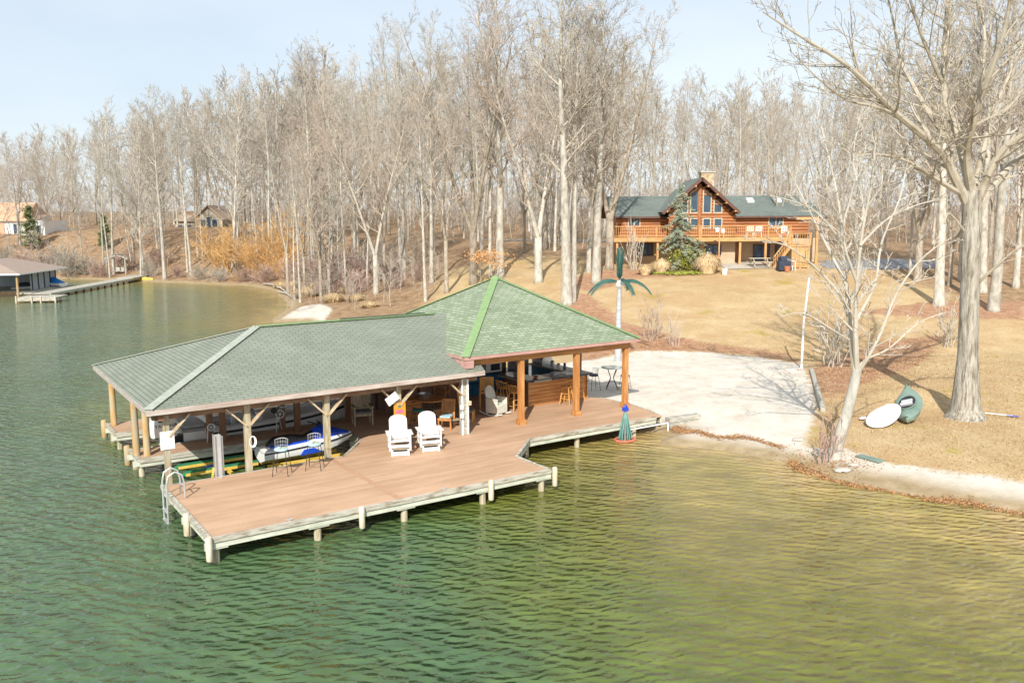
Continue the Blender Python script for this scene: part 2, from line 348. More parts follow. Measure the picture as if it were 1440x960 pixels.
# ------------------------------------------------------------ water
def water_mat():
    mt, n, b = nodes('lake_water'); l = n.links.new
    tcn = N(n, 'ShaderNodeTexCoord'); P = tcn.outputs['Object']
    def noise(s, stretch=(1, 1, 1), rot=0, d=3, r=.5, dist=0):
        m = N(n, 'ShaderNodeMapping'); m.inputs['Scale'].default_value = stretch; m.inputs['Rotation'].default_value = (0, 0, rot); l(P, m.inputs[0])
        q = N(n, 'ShaderNodeTexNoise', Scale=s, Detail=d, Roughness=r, Distortion=dist); l(m.outputs[0], q.inputs['Vector']); return q.outputs['Fac']
    a = N(n, 'ShaderNodeAttribute'); a.attribute_name = 'shallow'     # metres from the shore, clamped
    ad = N(n, 'ShaderNodeMath', operation='MULTIPLY_ADD'); ad.inputs[1].default_value = .5; l(noise(.3, d=5), ad.inputs[0]); l(a.outputs['Fac'], ad.inputs[2])
    sb = N(n, 'ShaderNodeMath', operation='SUBTRACT'); sb.inputs[1].default_value = .25; l(ad.outputs[0], sb.inputs[0])
    r = N(n, 'ShaderNodeValToRGB'); l(sb.outputs[0], r.inputs[0]); e = r.color_ramp.elements
    e[0].position = 0; e[0].color = (.36, .26, .10, 1); e[1].position = 1; e[1].color = (.062, .115, .048, 1)
    for p, c in ((.07, (.30, .235, .07)), (.2, (.19, .16, .045)), (.42, (.135, .135, .024)), (.7, (.095, .13, .028))):
        x = e.new(p); x.color = (*c, 1)
    # weed and silt patches on the bottom
    pr = N(n, 'ShaderNodeMapRange'); pr.inputs['From Min'].default_value = .35; pr.inputs['From Max'].default_value = .7; pr.inputs['To Min'].default_value = .72; pr.inputs['To Max'].default_value = 1.3
    l(noise(.8, (1, 2.2, 1), R(20), 6, .65), pr.inputs[0])
    hs = N(n, 'ShaderNodeHueSaturation'); l(pr.outputs[0], hs.inputs['Value']); l(r.outputs[0], hs.inputs['Color'])
    l(hs.outputs[0], b.inputs['Base Color']); b.inputs['Roughness'].default_value = .08; b.inputs['IOR'].default_value = 1.333; b.inputs['Specular IOR Level'].default_value = .85
    # wind ripples, crests running roughly across the view
    def wave(s, deg, dist, ds):
        m = N(n, 'ShaderNodeMapping'); m.inputs['Rotation'].default_value = (0, 0, -R(deg)); l(P, m.inputs[0])
        q = N(n, 'ShaderNodeTexWave', Scale=s, Distortion=dist, Detail=2.0); q.inputs['Detail Scale'].default_value = ds; q.inputs['Detail Roughness'].default_value = .5; l(m.outputs[0], q.inputs['Vector']); return q.outputs['Fac']
    w1 = wave(.78, 66, 6.5, 1.1); w2 = wave(1.25, 106, 7.0, 1.4); w3 = noise(4.6, (.7, 1.2, 1), R(14), 2, .5, .6); w4 = noise(.9, (.6, 1.3, 1), R(-30), 2, .5)
    def mul(s, k):
        q = N(n, 'ShaderNodeMath', operation='MULTIPLY'); q.inputs[1].default_value = k; l(s, q.inputs[0]); return q.outputs[0]
    s1 = N(n, 'ShaderNodeMath', operation='ADD'); l(mul(w1, .036), s1.inputs[0]); l(mul(w2, .021), s1.inputs[1])
    s2 = N(n, 'ShaderNodeMath', operation='ADD'); l(s1.outputs[0], s2.inputs[0]); s3 = N(n, 'ShaderNodeMath', operation='ADD'); l(mul(w3, .055), s3.inputs[0]); l(mul(w4, .13), s3.inputs[1]); l(s3.outputs[0], s2.inputs[1])
    cal0 = N(n, 'ShaderNodeAttribute'); cal0.attribute_name = 'calm'; wp = N(n, 'ShaderNodeMapRange'); wp.inputs['From Min'].default_value = .35; wp.inputs['From Max'].default_value = .65; wp.inputs['To Min'].default_value = .7; wp.inputs['To Max'].default_value = 1.2; l(noise(.12, (.7, 1.5, 1), R(25), 3, .5), wp.inputs[0]); cal = N(n, 'ShaderNodeMath', operation='MULTIPLY'); l(cal0.outputs['Fac'], cal.inputs[0]); l(wp.outputs[0], cal.inputs[1])
    sc = N(n, 'ShaderNodeMath', operation='MULTIPLY'); l(s2.outputs[0], sc.inputs[0]); l(cal.outputs[0], sc.inputs[1])
    bp = N(n, 'ShaderNodeBump', Strength=1, Distance=1); l(sc.outputs[0], bp.inputs['Height']); l(bp.outputs[0], b.inputs['Normal'])
    return mt
def shallow(x, y, z):
    d = -sdist(x, y)
    # the right of the bay stays shallow far out, the left drops off
    wdt = 10 + 24 * sst(-9, 16, x) * sst(45, 25, y)
    return np.clip(d / wdt, 0, 1)
def calm(x, y, z): return 1 - .55 * sst(60, 95, y) * sst(-55, -35, x)
wX = axis(-40, 40, .8, -900, 900, 1.07); wY = axis(0, 90, .8, -120, 700, 1.07)
tag(grid_obj('water', wX, wY, lambda x, y: np.zeros_like(x), water_mat(), {'shallow': shallow, 'calm': calm}), kind='structure')
# ------------------------------------------------------------ shared materials
M = {}
def deck_mat():
    mt = pm('deck_boards', (.43, .27, .165), (.52, .335, .215), .9, (.6, 1.6, 1), .75, .12, c3=(.475, .305, .19)); n = mt.node_tree; b = n.nodes['Principled BSDF']; l = n.links.new
    src = b.inputs['Base Color'].links[0].from_socket; tcn = N(n, 'ShaderNodeTexCoord'); sp = N(n, 'ShaderNodeSeparateXYZ'); l(tcn.outputs['Object'], sp.inputs[0])
    dv = N(n, 'ShaderNodeMath', operation='DIVIDE'); dv.inputs[1].default_value = .142; l(sp.outputs['Y'], dv.inputs[0]); fl_ = N(n, 'ShaderNodeMath', operation='FLOOR'); l(dv.outputs[0], fl_.inputs[0])
    dx = N(n, 'ShaderNodeMath', operation='DIVIDE'); dx.inputs[1].default_value = 3.7; l(sp.outputs['X'], dx.inputs[0]); ax = N(n, 'ShaderNodeMath', operation='MULTIPLY_ADD'); ax.inputs[1].default_value = .37; l(fl_.outputs[0], ax.inputs[0]); l(dx.outputs[0], ax.inputs[2]); fx_ = N(n, 'ShaderNodeMath', operation='FLOOR'); l(ax.outputs[0], fx_.inputs[0])
    cb = N(n, 'ShaderNodeCombineXYZ'); l(fx_.outputs[0], cb.inputs[0]); l(fl_.outputs[0], cb.inputs[1]); wn = N(n, 'ShaderNodeTexWhiteNoise'); l(cb.outputs[0], wn.inputs['Vector'])
    mr = N(n, 'ShaderNodeMapRange'); mr.inputs['To Min'].default_value = .92; mr.inputs['To Max'].default_value = 1.07; l(wn.outputs['Value'], mr.inputs[0]); hs = N(n, 'ShaderNodeHueSaturation'); l(mr.outputs[0], hs.inputs['Value']); l(src, hs.inputs['Color']); l(hs.outputs[0], b.inputs['Base Color']); return mt
M['deck'] = deck_mat()
M['deckdark'] = pm('seam_board', (.42, .245, .14), (.48, .29, .175), 2, (3, 3, 1), .7)
M['grey'] = pm('weathered_timber', (.26, .245, .21), (.50, .48, .42), 3, (1.2, 5, 6), .85, .4, c3=(.38, .36, .30))
M['rim'] = pm('weathered_rim', (.22, .16, .10), (.52, .49, .42), 2.2, (1.0, 5, 6), .85, .4, c3=(.42, .40, .33))
M['joist'] = pm('treated_joist', (.42, .44, .34), (.60, .60, .50), 2, (1, 3, 3), .8, .2)
M['post'] = pm('treated_post', (.30, .24, .13), (.46, .42, .33), 2.2, (5, 5, .8), .8, .4, c3=(.40, .35, .24), rnd_obj=.25)
M['postgold'] = pm('golden_post', (.46, .24, .07), (.40, .36, .28), 1.6, (4, 4, .7), .8, .4, c3=(.46, .33, .16), rnd_obj=.2)
M['brown'] = pm('stained_post', (.18, .085, .042), (.27, .14, .075), 2, (5, 5, .8), .6, .3, rnd_obj=.2)
M['cedar'] = pm('cedar_stain', (.40, .16, .045), (.56, .28, .10), 1.8, (5, 5, .8), .5, .25, c3=(.47, .215, .07))
M['cedarh'] = pm('cedar_beam', (.40, .165, .045), (.56, .28, .10), 1.8, (.8, 5, 5), .5, .25, c3=(.47, .215, .07))
M['brace'] = pm('brace_timber', (.40, .27, .14), (.52, .44, .33), 2.5, (3, 3, 3), .8, .3, rnd_obj=.2)
M['fascia'] = pm('fascia_board', (.36, .28, .235), (.52, .47, .42), 1.5, (.8, 6, 6), .7, .2)
M['pinkfascia'] = pm('red_brown_fascia', (.42, .235, .20), (.50, .30, .26), 2, (1, 3, 3), .6)
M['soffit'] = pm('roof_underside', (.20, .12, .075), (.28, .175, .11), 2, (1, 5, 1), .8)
M['shg'] = shingle('green_grey_shingles', (.20, .225, .175), (.24, .26, .21), (.13, .145, .11))
M['shb'] = shingle('mossy_green_shingles', (.195, .25, .15), (.30, .345, .25), (.12, .155, .095))
M['hipgreen'] = pm('hip_cap_green', (.17, .275, .115), (.22, .32, .15), 6, (1, 1, 1), .85, .2)
M['hipgrey'] = pm('hip_cap_grey', (.29, .31, .26), (.36, .385, .33), 6, (1, 1, 1), .85, .2)
M['hipdark'] = pm('ridge_vent', (.05, .06, .05), (.09, .11, .08), 6)
M['white'] = pm('white_paint', (.78, .78, .76), (.84, .84, .82), 3, rough=.45)
M['bumper'] = pm('cream_bumper', (.52, .42, .27), (.66, .60, .49), 3, (3, 3, 1), .6)
M['darkwood'] = pm('dark_board_wall', (.15, .08, .048), (.23, .13, .08), 2, (7, 7, .5), .6, .3)
M['alu'] = pm('aluminium', (.55, .56, .56), (.66, .67, .67), 4, rough=.4, metal=.6)
M['steel'] = pm('stainless_steel', (.48, .49, .50), (.60, .61, .62), 3, (1, 1, 5), .3, metal=.8)
M['black'] = pm('black_plastic', (.012, .012, .014), (.02, .02, .022), 5, rough=.45)
M['iron'] = pm('black_iron', (.03, .028, .026), (.05, .045, .04), 5, rough=.5, metal=.4)
M['glass'] = pm('window_glass', (.03, .055, .085), (.06, .10, .14), .6, rough=.06)

# ------------------------------------------------------------ docks (local frame: x along the front edge, y towards the shore)
def deck_boards(b, poly, z=.65, w=.142, gap=.009, th=.035, bay=1e9):
    """real boards running along x, clipped to a polygon given as bands (y -> [x0,x1])"""
    ys = [p[1] for p in poly]; y = min(ys); k = 0
    while y < max(ys) - .02:
        ym = y + w / 2; xs = []
        n = len(poly)
        for i in range(n):
            a = poly[i]; c = poly[(i + 1) % n]
            if (a[1] > ym) != (c[1] > ym): xs.append(a[0] + (ym - a[1]) / (c[1] - a[1]) * (c[0] - a[0]))
        xs.sort()
        for i in range(0, len(xs) - 1, 2):
            x0 = xs[i]; x1 = xs[i + 1]; cuts = [x0]; c0 = x0 + rnd.uniform(2.2, 4.8)
            while c0 < x1 - 1: cuts.append(c0); c0 += 4.88
            cuts.append(x1)
            for a, c in zip(cuts[:-1], cuts[1:]): b.box(a + .002, c - .002, y, min(y + w - gap, max(ys)), z - th, z + rnd.uniform(-.0015, .0015))
        y += w; k += 1
def vbumper(name, par, x, y, z0=.22, z1=.82, w=.16, mat=None):
    b = MB(); b.loft([[(x + math.cos(t) * w / 2 * s, y + math.sin(t) * w / 2 * s, z) for t in [i * math.pi / 5 for i in range(10)]] for z, s in ((z0, .8), (z0 + .03, 1), (z1 - .04, 1), (z1, .75))])
    return b.build(name, mat or M['bumper'], par, smooth=True)

def piling(par, x, y, z1=.56, r=.1, cap=True, mat='post', brk=True):
    b = MB(); b.tube([(x, y, -1.7), (x, y, .02), (x, y, z1)], [r * 1.05, r, r * .97], 10)
    o = b.build('piling', M[mat], par, smooth=True)
    if brk:
        c = MB(); c.box(x - .28, x + .28, y - .045 - r, y + .045 - r, z1 - .19, z1 - .01); c.build('cap_beam', M['joist'], o)
    return o

dk = empty('dock', DO, TH, 'timber dock with salmon coloured decking in the foreground carrying the green roofed boathouse', 'dock')
P1 = [(.02, .05), (10.25, .05), (10.25, 1.86), (11.86, 3.45), (18.3, 3.45), (18.55, 4.4), (18.75, 5.6), (18.6, 7.5), (18.25, 8.0), (18.2, 14.6), (8.6, 14.6), (8.6, 10.15), (7.15, 10.15), (7.15, 7.0), (6.75, 6.35), (5.7, 5.15), (.02, 5.15)]
b = MB(); 
# two halves with the seam board of the front deck between them
deck_boards(b, [(.02, .05), (5.10, .05), (5.10, 5.15), (.02, 5.15)])
deck_boards(b, [(5.28, .05), (10.25, .05), (10.25, 1.86), (11.86, 3.45), (18.3, 3.45), (18.55, 4.4), (18.75, 5.6), (18.6, 7.5), (18.25, 8.0), (18.2, 14.6), (8.6, 14.6), (8.6, 10.15), (7.15, 10.15), (7.15, 7.0), (6.75, 6.35), (5.7, 5.15), (5.28, 5.15)])
b.build('deck_boards', M['deck'], dk)
b = MB(); b.box(5.105, 5.275, .05, 5.15, .61, .652); b.build('seam_board', M['deckdark'], dk)
b = MB(); deck_boards(b, [(.04, 8.76), (7.13, 8.76), (7.13, 10.1), (.04, 10.1)]); b.build('finger_boards', M['deck'], dk)
b = MB(); deck_boards(b, [(.04, 12.9), (8.58, 12.9), (8.58, 14.7), (.04, 14.7)]); b.build('finger_boards', M['deck'], dk)
# dark sub-floor under the boards closes the gaps
b = MB()
for x0, x1, y0, y1 in ((.06, 10.2, .09, 5.1), (11.9, 18.2, 3.5, 14.5), (7.2, 11.88, 5.2, 10.1), (8.65, 11.88, 10.12, 14.5), (.08, 7.1, 8.8, 10.06), (.08, 8.6, 12.95, 14.66)):
    x = x0
    while x < x1: b.box(x, x + .05, y0, y1, .44, .61); x += .6
b.build('joists', M['joist'], dk)
# rims: weathered board with pale stringer below
def rim(p, q, out, zt=.70, name='rim_board', h=.13):
    p = Vector((*p, 0)); q = Vector((*q, 0)); o = Vector((*out, 0)); r_ = MB(); z = zt - h / 2
    r_.beam(p + o * .045 + Vector((0, 0, z)), q + o * .045 + Vector((0, 0, z)), .09, h)
    a = r_.build(name, M['rim'], dk)
    s_ = MB(); s_.beam(p + o * .02 + Vector((0, 0, z - .145)), q + o * .02 + Vector((0, 0, z - .145)), .05, .15); s_.build('stringer', M['joist'], a)
rim((-.09, 0), (10.3, 0), (0, -1)); rim((-.0, -.0), (-.0, 5.2), (-1, 0)); rim((10.27, .0), (10.27, 1.86), (1, 0), zt=.67)
rim((10.27, 1.86), (11.86, 3.42), (.7, -.7)); rim((11.9, 3.42), (17.95, 3.42), (0, -1))
rim((0, 5.17), (5.7, 5.17), (0, 1), zt=.645, h=.12); rim((5.7, 5.17), (7.15, 6.95), (-.7, .7), zt=.645); rim((7.13, 7.0), (7.13, 8.7), (-1, 0), zt=.645)
rim((0, 8.74), (7.1, 8.74), (0, -1), zt=.675, h=.17); rim((0, 10.12), (8.5, 10.12), (0, 1), zt=.645); rim((.02, 8.7), (.02, 10.15), (-1, 0))
rim((0, 12.88), (8.5, 12.88), (0, -1), zt=.675, h=.17); rim((0, 14.73), (8.6, 14.73), (0, 1), zt=.645); rim((.02, 12.84), (.02, 14.75), (-1, 0))
rim((8.57, 10.15), (8.57, 12.84), (-1, 0), zt=.645); rim((18.3, 3.5), (18.56, 4.4), (1, -.2), zt=.655, h=.1); rim((18.56, 4.4), (18.76, 5.6), (1, -.1), zt=.655, h=.1); rim((18.76, 5.6), (18.6, 7.6), (1, .1), zt=.655, h=.1)
for x in (.1, 2.75, 5.3, 7.9, 10.05): piling(dk, x, .12)
for x in (.1, 10.0): piling(dk, x, 2.4)
for x, y in ((11.9, 3.6), (14.2, 3.6), (17.0, 3.6), (.1, 8.95), (.1, 9.95), (2.6, 8.95), (5.2, 8.95), (.15, 13.1), (.15, 14.5), (2.6, 13.1), (5.2, 13.1), (7.9, 13.1), (7.0, 7.2), (8.45, 10.4)): piling(dk, x, y)
for x, y in ((-.11, -.12), (3.92, -.12), (8.05, -.12), (10.42, -.1), (-.13, 2.0)): vbumper('bumper', dk, x, y, .14, .75, .17, M['bumper'])
for x, y in ((-.1, 10.2), (-.1, 14.8)): vbumper('bumper', dk, x, y, .1, .8, .22, M['postgold'])
# short cleats along the rims
for x, y in ((1.6, 5.02), (6.6, .14), (2.0, .14)):
    b = MB(); b.tube([(x - .12, y, .71), (x - .06, y, .70), (x + .06, y, .70), (x + .12, y, .71)], [.008, .014, .014, .008], 6); b.box(x - .04, x + .04, y - .015, y + .015, .65, .70); b.build('cleat', M['alu'], dk)

# ------------------------------------------------------------ boathouse
def roof_face(b, pts, uvo=(0, 0)):
    """planar face, uv in metres: u along its first edge, v up the slope"""
    P = [Vector(p) for p in pts]; a = (P[1] - P[0]).normalized(); nrm = a.cross(P[2] - P[0]).normalized(); c = nrm.cross(a)
    if b.uv is None: b.uv = []
    n0 = len(b.v); b.v += [tuple(p) for p in P]; b.f.append(tuple(range(n0, n0 + len(P))))
    b.uv += [((p - P[0]).dot(a) + uvo[0], (p - P[0]).dot(c) + uvo[1]) for p in P]
def capstrip(p, q, w, name, mat, par, lift=.02, th=.025):
    b = MB(); b.beam(Vector(p) + Vector((0, 0, lift)), Vector(q) + Vector((0, 0, lift)), w, th); return b.build(name, mat, par)
bh = empty('boathouse', DO, TH, 'boathouse with long low hipped green-grey shingle roof over the two boat slips', 'boathouse')
EU0, EU1, EV0, EV1, EZ, RZ = -.37, 11.05, 4.95, 14.5, 3.0, 4.6
VM = (EV0 + EV1) / 2; HU = EU0 + (VM - EV0)
pu = lambda z: 10.35 + (z - 3.52) / .5855
b = MB()
roof_face(b, [(EU0, EV0, EZ), (EU1, EV0, EZ), (12.15, VM, RZ), (HU, VM, RZ)])
roof_face(b, [(EU1, EV1, EZ), (EU0, EV1, EZ), (HU, VM, RZ), (12.15, VM, RZ)], (3.1, .03))
roof_face(b, [(EU0, EV1, EZ), (EU0, EV0, EZ), (HU, VM, RZ)], (1.7, .05))
b.build('roof', M['shg'], bh, fixn=False)
b = MB(); t = .13
b.add([(EU0 + .02, EV0 + .02, EZ - t), (EU1 - .02, EV0 + .02, EZ - t), (12.1, VM, RZ - t), (HU, VM, RZ - t), (EU1 - .02, EV1 - .02, EZ - t), (EU0 + .02, EV1 - .02, EZ - t)], [(0, 1, 2, 3), (2, 4, 5, 3), (0, 3, 5)])
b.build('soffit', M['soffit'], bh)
for p, q in (((EU0, EV0), (EU1, EV0)), ((EU0, EV1), (EU0, EV0)), ((EU1, EV1), (EU0, EV1)), ((EU1, EV0), (EU1, 7.2))):
    b = MB(); b.beam((p[0], p[1], EZ - .085), (q[0], q[1], EZ - .085), .035, .16); b.build('fascia', M['fascia'], bh)
capstrip((EU0 + .03, EV0 + .03, EZ + .01), (HU, VM, RZ), .3, 'hip_cap', M['hipgrey'], bh)
capstrip((EU0 + .03, EV1 - .03, EZ + .01), (HU, VM, RZ), .3, 'hip_cap', M['hipgrey'], bh)
capstrip((HU, VM, RZ), (11.6, VM, RZ), .3, 'ridge_cap', M['hipgreen'], bh, .015)
capstrip((7.6, VM, RZ + .03), (11.2, VM, RZ + .03), .1, 'ridge_vent', M['hipdark'], bh, .02, .04)
PB = .2
def bpost(x, y, z1=2.86, s=.17, mat='post', par=bh, z0=.655, name='post', rnd_=False):
    b = MB()
    if rnd_: b.tube([(x, y, z0), (x, y, z1)], [s * .62, s * .55], 10)
    else: b.box(x - s / 2, x + s / 2, y - s / 2, y + s / 2, z0, z1)
    return b.build(name, M[mat], par, smooth=rnd_, bevel=0 if rnd_ else .012)
def ybrace(o, x, y, z=2.2, sides=(-1, 1), L_=.62):
    for s in sides:
        b = MB(); b.beam((x + s * .05, y - .1, z), (x + s * (.05 + L_), y - .1, z + L_), .05, .14, (0, 1, 0)); b.build('brace', M['brace'], o)
for x in (2.6, 5.2, 7.8):
    o = bpost(x, 5.42, 2.74, .19, z0=.6 if x < 7 else .655); ybrace(o, x, 5.42, 2.08)
o = bpost(.2, 5.4, 2.74, .17, z0=-1.6); ybrace(o, .2, 5.4, 2.08, (1,)); o = bpost(10.4, 5.42, 2.74, .2, 'grey'); ybrace(o, 10.4, 5.42, 2.08, (-1,), .5)
b = MB(); b.box(10.28, 10.33, 5.28, 5.33, .66, 2.7); b.box(10.5, 10.56, 5.28, 5.33, .66, 2.7); b.build('conduit', M['white'], bh)
b = MB(); b.box(10.49, 10.6, 5.16, 5.26, 1.75, 1.9); b.build('outlet_box', M['bumper'], bh)
b = MB(); b.box(10.2, 10.29, 5.2, 5.3, 1.62, 1.78); b.box(10.2, 10.29, 5.2, 5.3, 1.3, 1.46); b.build('outlet_box', M['white'], bh)
b = MB(); b.box(EU0 + .2, EU1 - .1, 5.33, 5.38, 2.6, 2.84); b.box(EU0 + .2, EU1 - .1, 5.46, 5.51, 2.6, 2.84); b.build('eave_beam', M['soffit'], bh)
b = MB(); b.box(-.05, .1, 5.1, 14.4, 2.62, 2.85); b.build('end_beam', M['brown'], bh)
b = MB(); b.box(0, 10.5, 9.46, 9.56, 2.7, 2.95); b.box(0, 10.5, 14.24, 14.34, 2.62, 2.85); b.build('inner_beam', M['brown'], bh)
for x, y, mt_, rd in ((.02, 9.2, 'postgold', 1), (.32, 9.02, 'postgold', 1), (2.55, 9.7, 'brown', 0), (2.95, 9.5, 'brown', 0), (5.15, 9.65, 'brown', 0), (5.6, 9.3, 'brown', 0), (7.85, 9.9, 'brown', 0),
                      (.18, 14.3, 'postgold', 1), (2.6, 14.3, 'brown', 0), (5.2, 14.3, 'brown', 0), (7.8, 14.3, 'brown', 0), (9.4, 13.2, 'cedar', 0)):
    bpost(x, y, 3.0 if y < 12 else 2.8, .19 if rd else .2, mt_, rnd_=bool(rd))
for x in [i * .61 - .1 for i in range(18)]:
    pass
rb = MB()
for i in range(18):
    x = .1 + i * .61
    if x < HU: continue
    for s in (0, 1):
        y0 = EV0 + .1 if s == 0 else EV1 - .1; rb.beam((x, y0, EZ - .2), (x, VM, RZ - .22), .045, .12)
rb.build('rafters', M['brown'], bh)
# closet wall behind the tables
b = MB(); b.box(9.6, 12.9, 9.9, 9.98, .655, 3.3); b.box(9.6, 9.68, 9.98, 11.2, .655, 3.3); b.build('board_wall', M['darkwood'], bh)
b = MB(); b.box(10.95, 11.12, 9.76, 9.895, .655, 3.2); b.build('wall_stud', M['brown'], bh)
b = MB(); b.box(9.52, 9.595, 9.9, 10.1, .655, 2.7); b.box(9.52, 9.595, 11.0, 11.2, .655, 2.7); b.build('door_frame', M['darkwood'], bh)
# notices on the posts
b = MB(); b.cbox((.2, 5.28, 1.98), (.4, .02, .54)); nb = b.build('notice_board', M['white'], bh)
b = MB()
for i in range(7): b.cbox((.2 + rnd.uniform(-.02, .02), 5.266, 2.17 - i * .06), (.26 - rnd.uniform(0, .06), .004, .012))
b.build('printed_lines', pm('faded_ink', (.5, .5, .5)), nb)

# ------------------------------------------------------------ pavilion
pv = empty('pavilion', DO, TH, 'open cedar pavilion with a taller mossy green pyramid roof above the bar', 'pavilion')
U0, U1, V0, V1, Z0, Z1 = 10.35, 18.65, 5.1, 14.0, 3.52, 5.95
AU, AV = 14.5, 9.55
b = MB(); A = (AU, AV, Z1)
roof_face(b, [(U0, V0, Z0), (U1, V0, Z0), A]); roof_face(b, [(U1, V0, Z0), (U1, V1, Z0), A], (2, .04)); roof_face(b, [(U1, V1, Z0), (U0, V1, Z0), A], (1, .08)); roof_face(b, [(U0, V1, Z0), (U0, V0, Z0), A], (3, .02))
b.build('roof', M['shb'], pv, fixn=False)
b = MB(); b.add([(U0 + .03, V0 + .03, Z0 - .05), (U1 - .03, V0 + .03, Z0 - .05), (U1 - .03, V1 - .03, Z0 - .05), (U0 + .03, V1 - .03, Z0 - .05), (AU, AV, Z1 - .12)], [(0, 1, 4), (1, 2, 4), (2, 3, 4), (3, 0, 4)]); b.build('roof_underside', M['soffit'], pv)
for c in ((U0, V0), (U1, V0), (U1, V1), (U0, V1)):
    capstrip((c[0], c[1], Z0), A, .3, 'hip_cap', M['hipgreen'], pv)
b = MB(); b.lathe([(.2, -.04), (.16, .04), (.05, .07)], (AU, AV, Z1), 8); b.build('apex_cap', M['hipgreen'], pv)
for p, q in (((U0, V0), (U1, V0)), ((U1, V0), (U1, V1)), ((U1, V1), (U0, V1)), ((U0, V1), (U0, V0))):
    b = MB(); b.beam((p[0], p[1], Z0 - .06), (q[0], q[1], Z0 - .06), .03, .11); b.build('fascia', M['pinkfascia'], pv)
b = MB(); b.box(U0 + .02, U0 + .35, V0 + .02, V0 + .35, Z0 - .42, Z0 - .115); b.add([(U0 + .03, V0 + .3, Z0 - .1), (U0 + .03, V0 + 1.6, Z0 - .1), (U0 + .03, V0 + 1.55, Z0 - .06), (U0 + .03, V0 + .3, Z0 - .42)], [(0, 1, 2, 3)]); b.build('corner_box', M['pinkfascia'], pv)
b = MB(); b.box(U0 + .4, U1 - .25, 5.42, 5.6, 3.13, 3.4); b.build('eave_beam', M['cedarh'], pv)
b = MB(); b.box(18.1, 18.28, 5.6, 13.6, 3.13, 3.4); b.build('eave_beam', M['cedar'], pv)
b = MB(); b.box(U0 + .4, U1 - .25, 13.4, 13.58, 3.13, 3.4); b.build('eave_beam', M['cedarh'], pv)
b = MB()
for i in range(10):
    x = U0 + 1.4 + i * .6; b.beam((x, V0 + .05, Z0 - .11), (x, V0 + 1.2, Z0 + .5), .045, .1)
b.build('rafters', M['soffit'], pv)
def ppost(x, y, s=.2, z0=.655, base=True, name='post', mat='cedar'):
    o = bpost(x, y, 3.13, s, mat, pv, z0=z0 + (.002 if not base else 0))
    if base:
        b = MB(); t = s / 2 + .025
        b.box(x - t - .02, x + t + .02, y - t - .02, y - s / 2 - .002, z0, z0 + .19); b.box(x - t - .02, x + t + .02, y + s / 2 + .002, y + t + .02, z0, z0 + .19)
        b.box(x - t - .02, x - s / 2 - .002, y - t, y + t, z0, z0 + .19); b.box(x + s / 2 + .002, x + t + .02, y - t, y + t, z0, z0 + .19); b.build('post_base', M['cedarh'], o)
for x in (13.0, 15.65, 18.2): ppost(x, 5.5)
ppost(18.2, 8.55, .17, mat='brown'); ppost(18.2, 13.5, .18, mat='brown'); ppost(10.9, 13.5, .18, mat='brown'); ppost(13.0, 11.2, .18, base=False, mat='brown')
b = MB(); b.box(13.0, 16.5, 11.8, 11.88, .655, 3.1); b.build('back_wall', M['darkwood'], pv)
b = MB(); b.box(12.75, 12.95, 11.2, 11.45, 2.9, 3.1); b.build('speaker', M['black'], pv)
# ------------------------------------------------------------ bare trees
M['bark'] = pm('pale_grey_bark', (.30, .275, .225), (.52, .49, .42), 2.2, (2.5, 2.5, .8), .9, .5, c3=(.42, .39, .33), rnd_obj=.35)
M['barkb'] = pm('brown_grey_bark', (.22, .18, .13), (.40, .35, .28), 2.2, (2.5, 2.5, .8), .9, .5, rnd_obj=.35)
M['limb'] = pm('grey_branch', (.37, .325, .265), (.50, .45, .37), 1.5, rough=.9, rnd_obj=.3)
M['twig'] = pm('tan_twigs', (.34, .295, .23), (.47, .42, .345), .7, rough=.9, rnd_obj=.35)
M['twigp'] = pm('pinkish_twigs', (.37, .295, .235), (.48, .40, .33), .7, rough=.9, rnd_obj=.3)
M['twigg'] = pm('greyish_twigs', (.37, .335, .28), (.50, .46, .40), .7, rough=.9, rnd_obj=.3)
def rot_about(d, ang, az):
    a = d.orthogonal().normalized(); c = d.cross(a); return (d * math.cos(ang) + (a * math.cos(az) + c * math.sin(az)) * math.sin(ang)).normalized()
class Tree:
    def __init__(s, seed): s.r = random.Random(seed); s.tr = MB(); s.cr = MB(); s.n = 0
    def branch(s, p, d, L_, r, lv, P):
        rg = s.r; n = P['seg'][lv]; pts = [p]; rs = [r]; up = P['up'][lv]
        for i in range(n):
            d = (d + Vector((rg.gauss(0, 1), rg.gauss(0, 1), rg.gauss(0, .6))) * P['wig'][lv] + Vector((0, 0, up))).normalized()
            p = p + d * (L_ / n); pts.append(p); rs.append(max(r * (1 - (i + 1) / n * .8), P['rmin']))
        s.cr.tube(pts, rs, P['sides'][lv], cap=False); s.n += n
        if lv + 1 >= len(P['num']): return
        k = P['num'][lv + 1]; k = max(1, int(k * rg.uniform(.75, 1.25) * (.6 + .4 * min(1, L_ / P['Lref'][lv]))))
        for i in range(k):
            t = .18 + .82 * (i + rg.random()) / k; j = min(int(t * n), n - 1); f = t * n - j
            q = pts[j].lerp(pts[j + 1], f); dd = (pts[j + 1] - pts[j]).normalized()
            cd_ = rot_about(dd, R(rg.uniform(*P['ang'])), rg.uniform(0, 6.283))
            if cd_.z < -.25: cd_.z *= -.5; cd_.normalize()
            s.branch(q, cd_, L_ * P['ratio'][lv] * (1.1 - .6 * t) * rg.uniform(.7, 1.25), max(rs[j] * .6, P['rmin']), lv + 1, P)
BASE = dict(seg=[0, 5, 3, 2, 1], up=[0, .10, .05, .04, .03], wig=[0, .09, .12, .14, .1], sides=[0, 5, 4, 3, 3], num=[0, 26, 7, 5, 3], Lref=[1, 4, 2, 1, .5], ratio=[0, .5, .5, .5, .5], ang=(25, 55), rmin=.013)
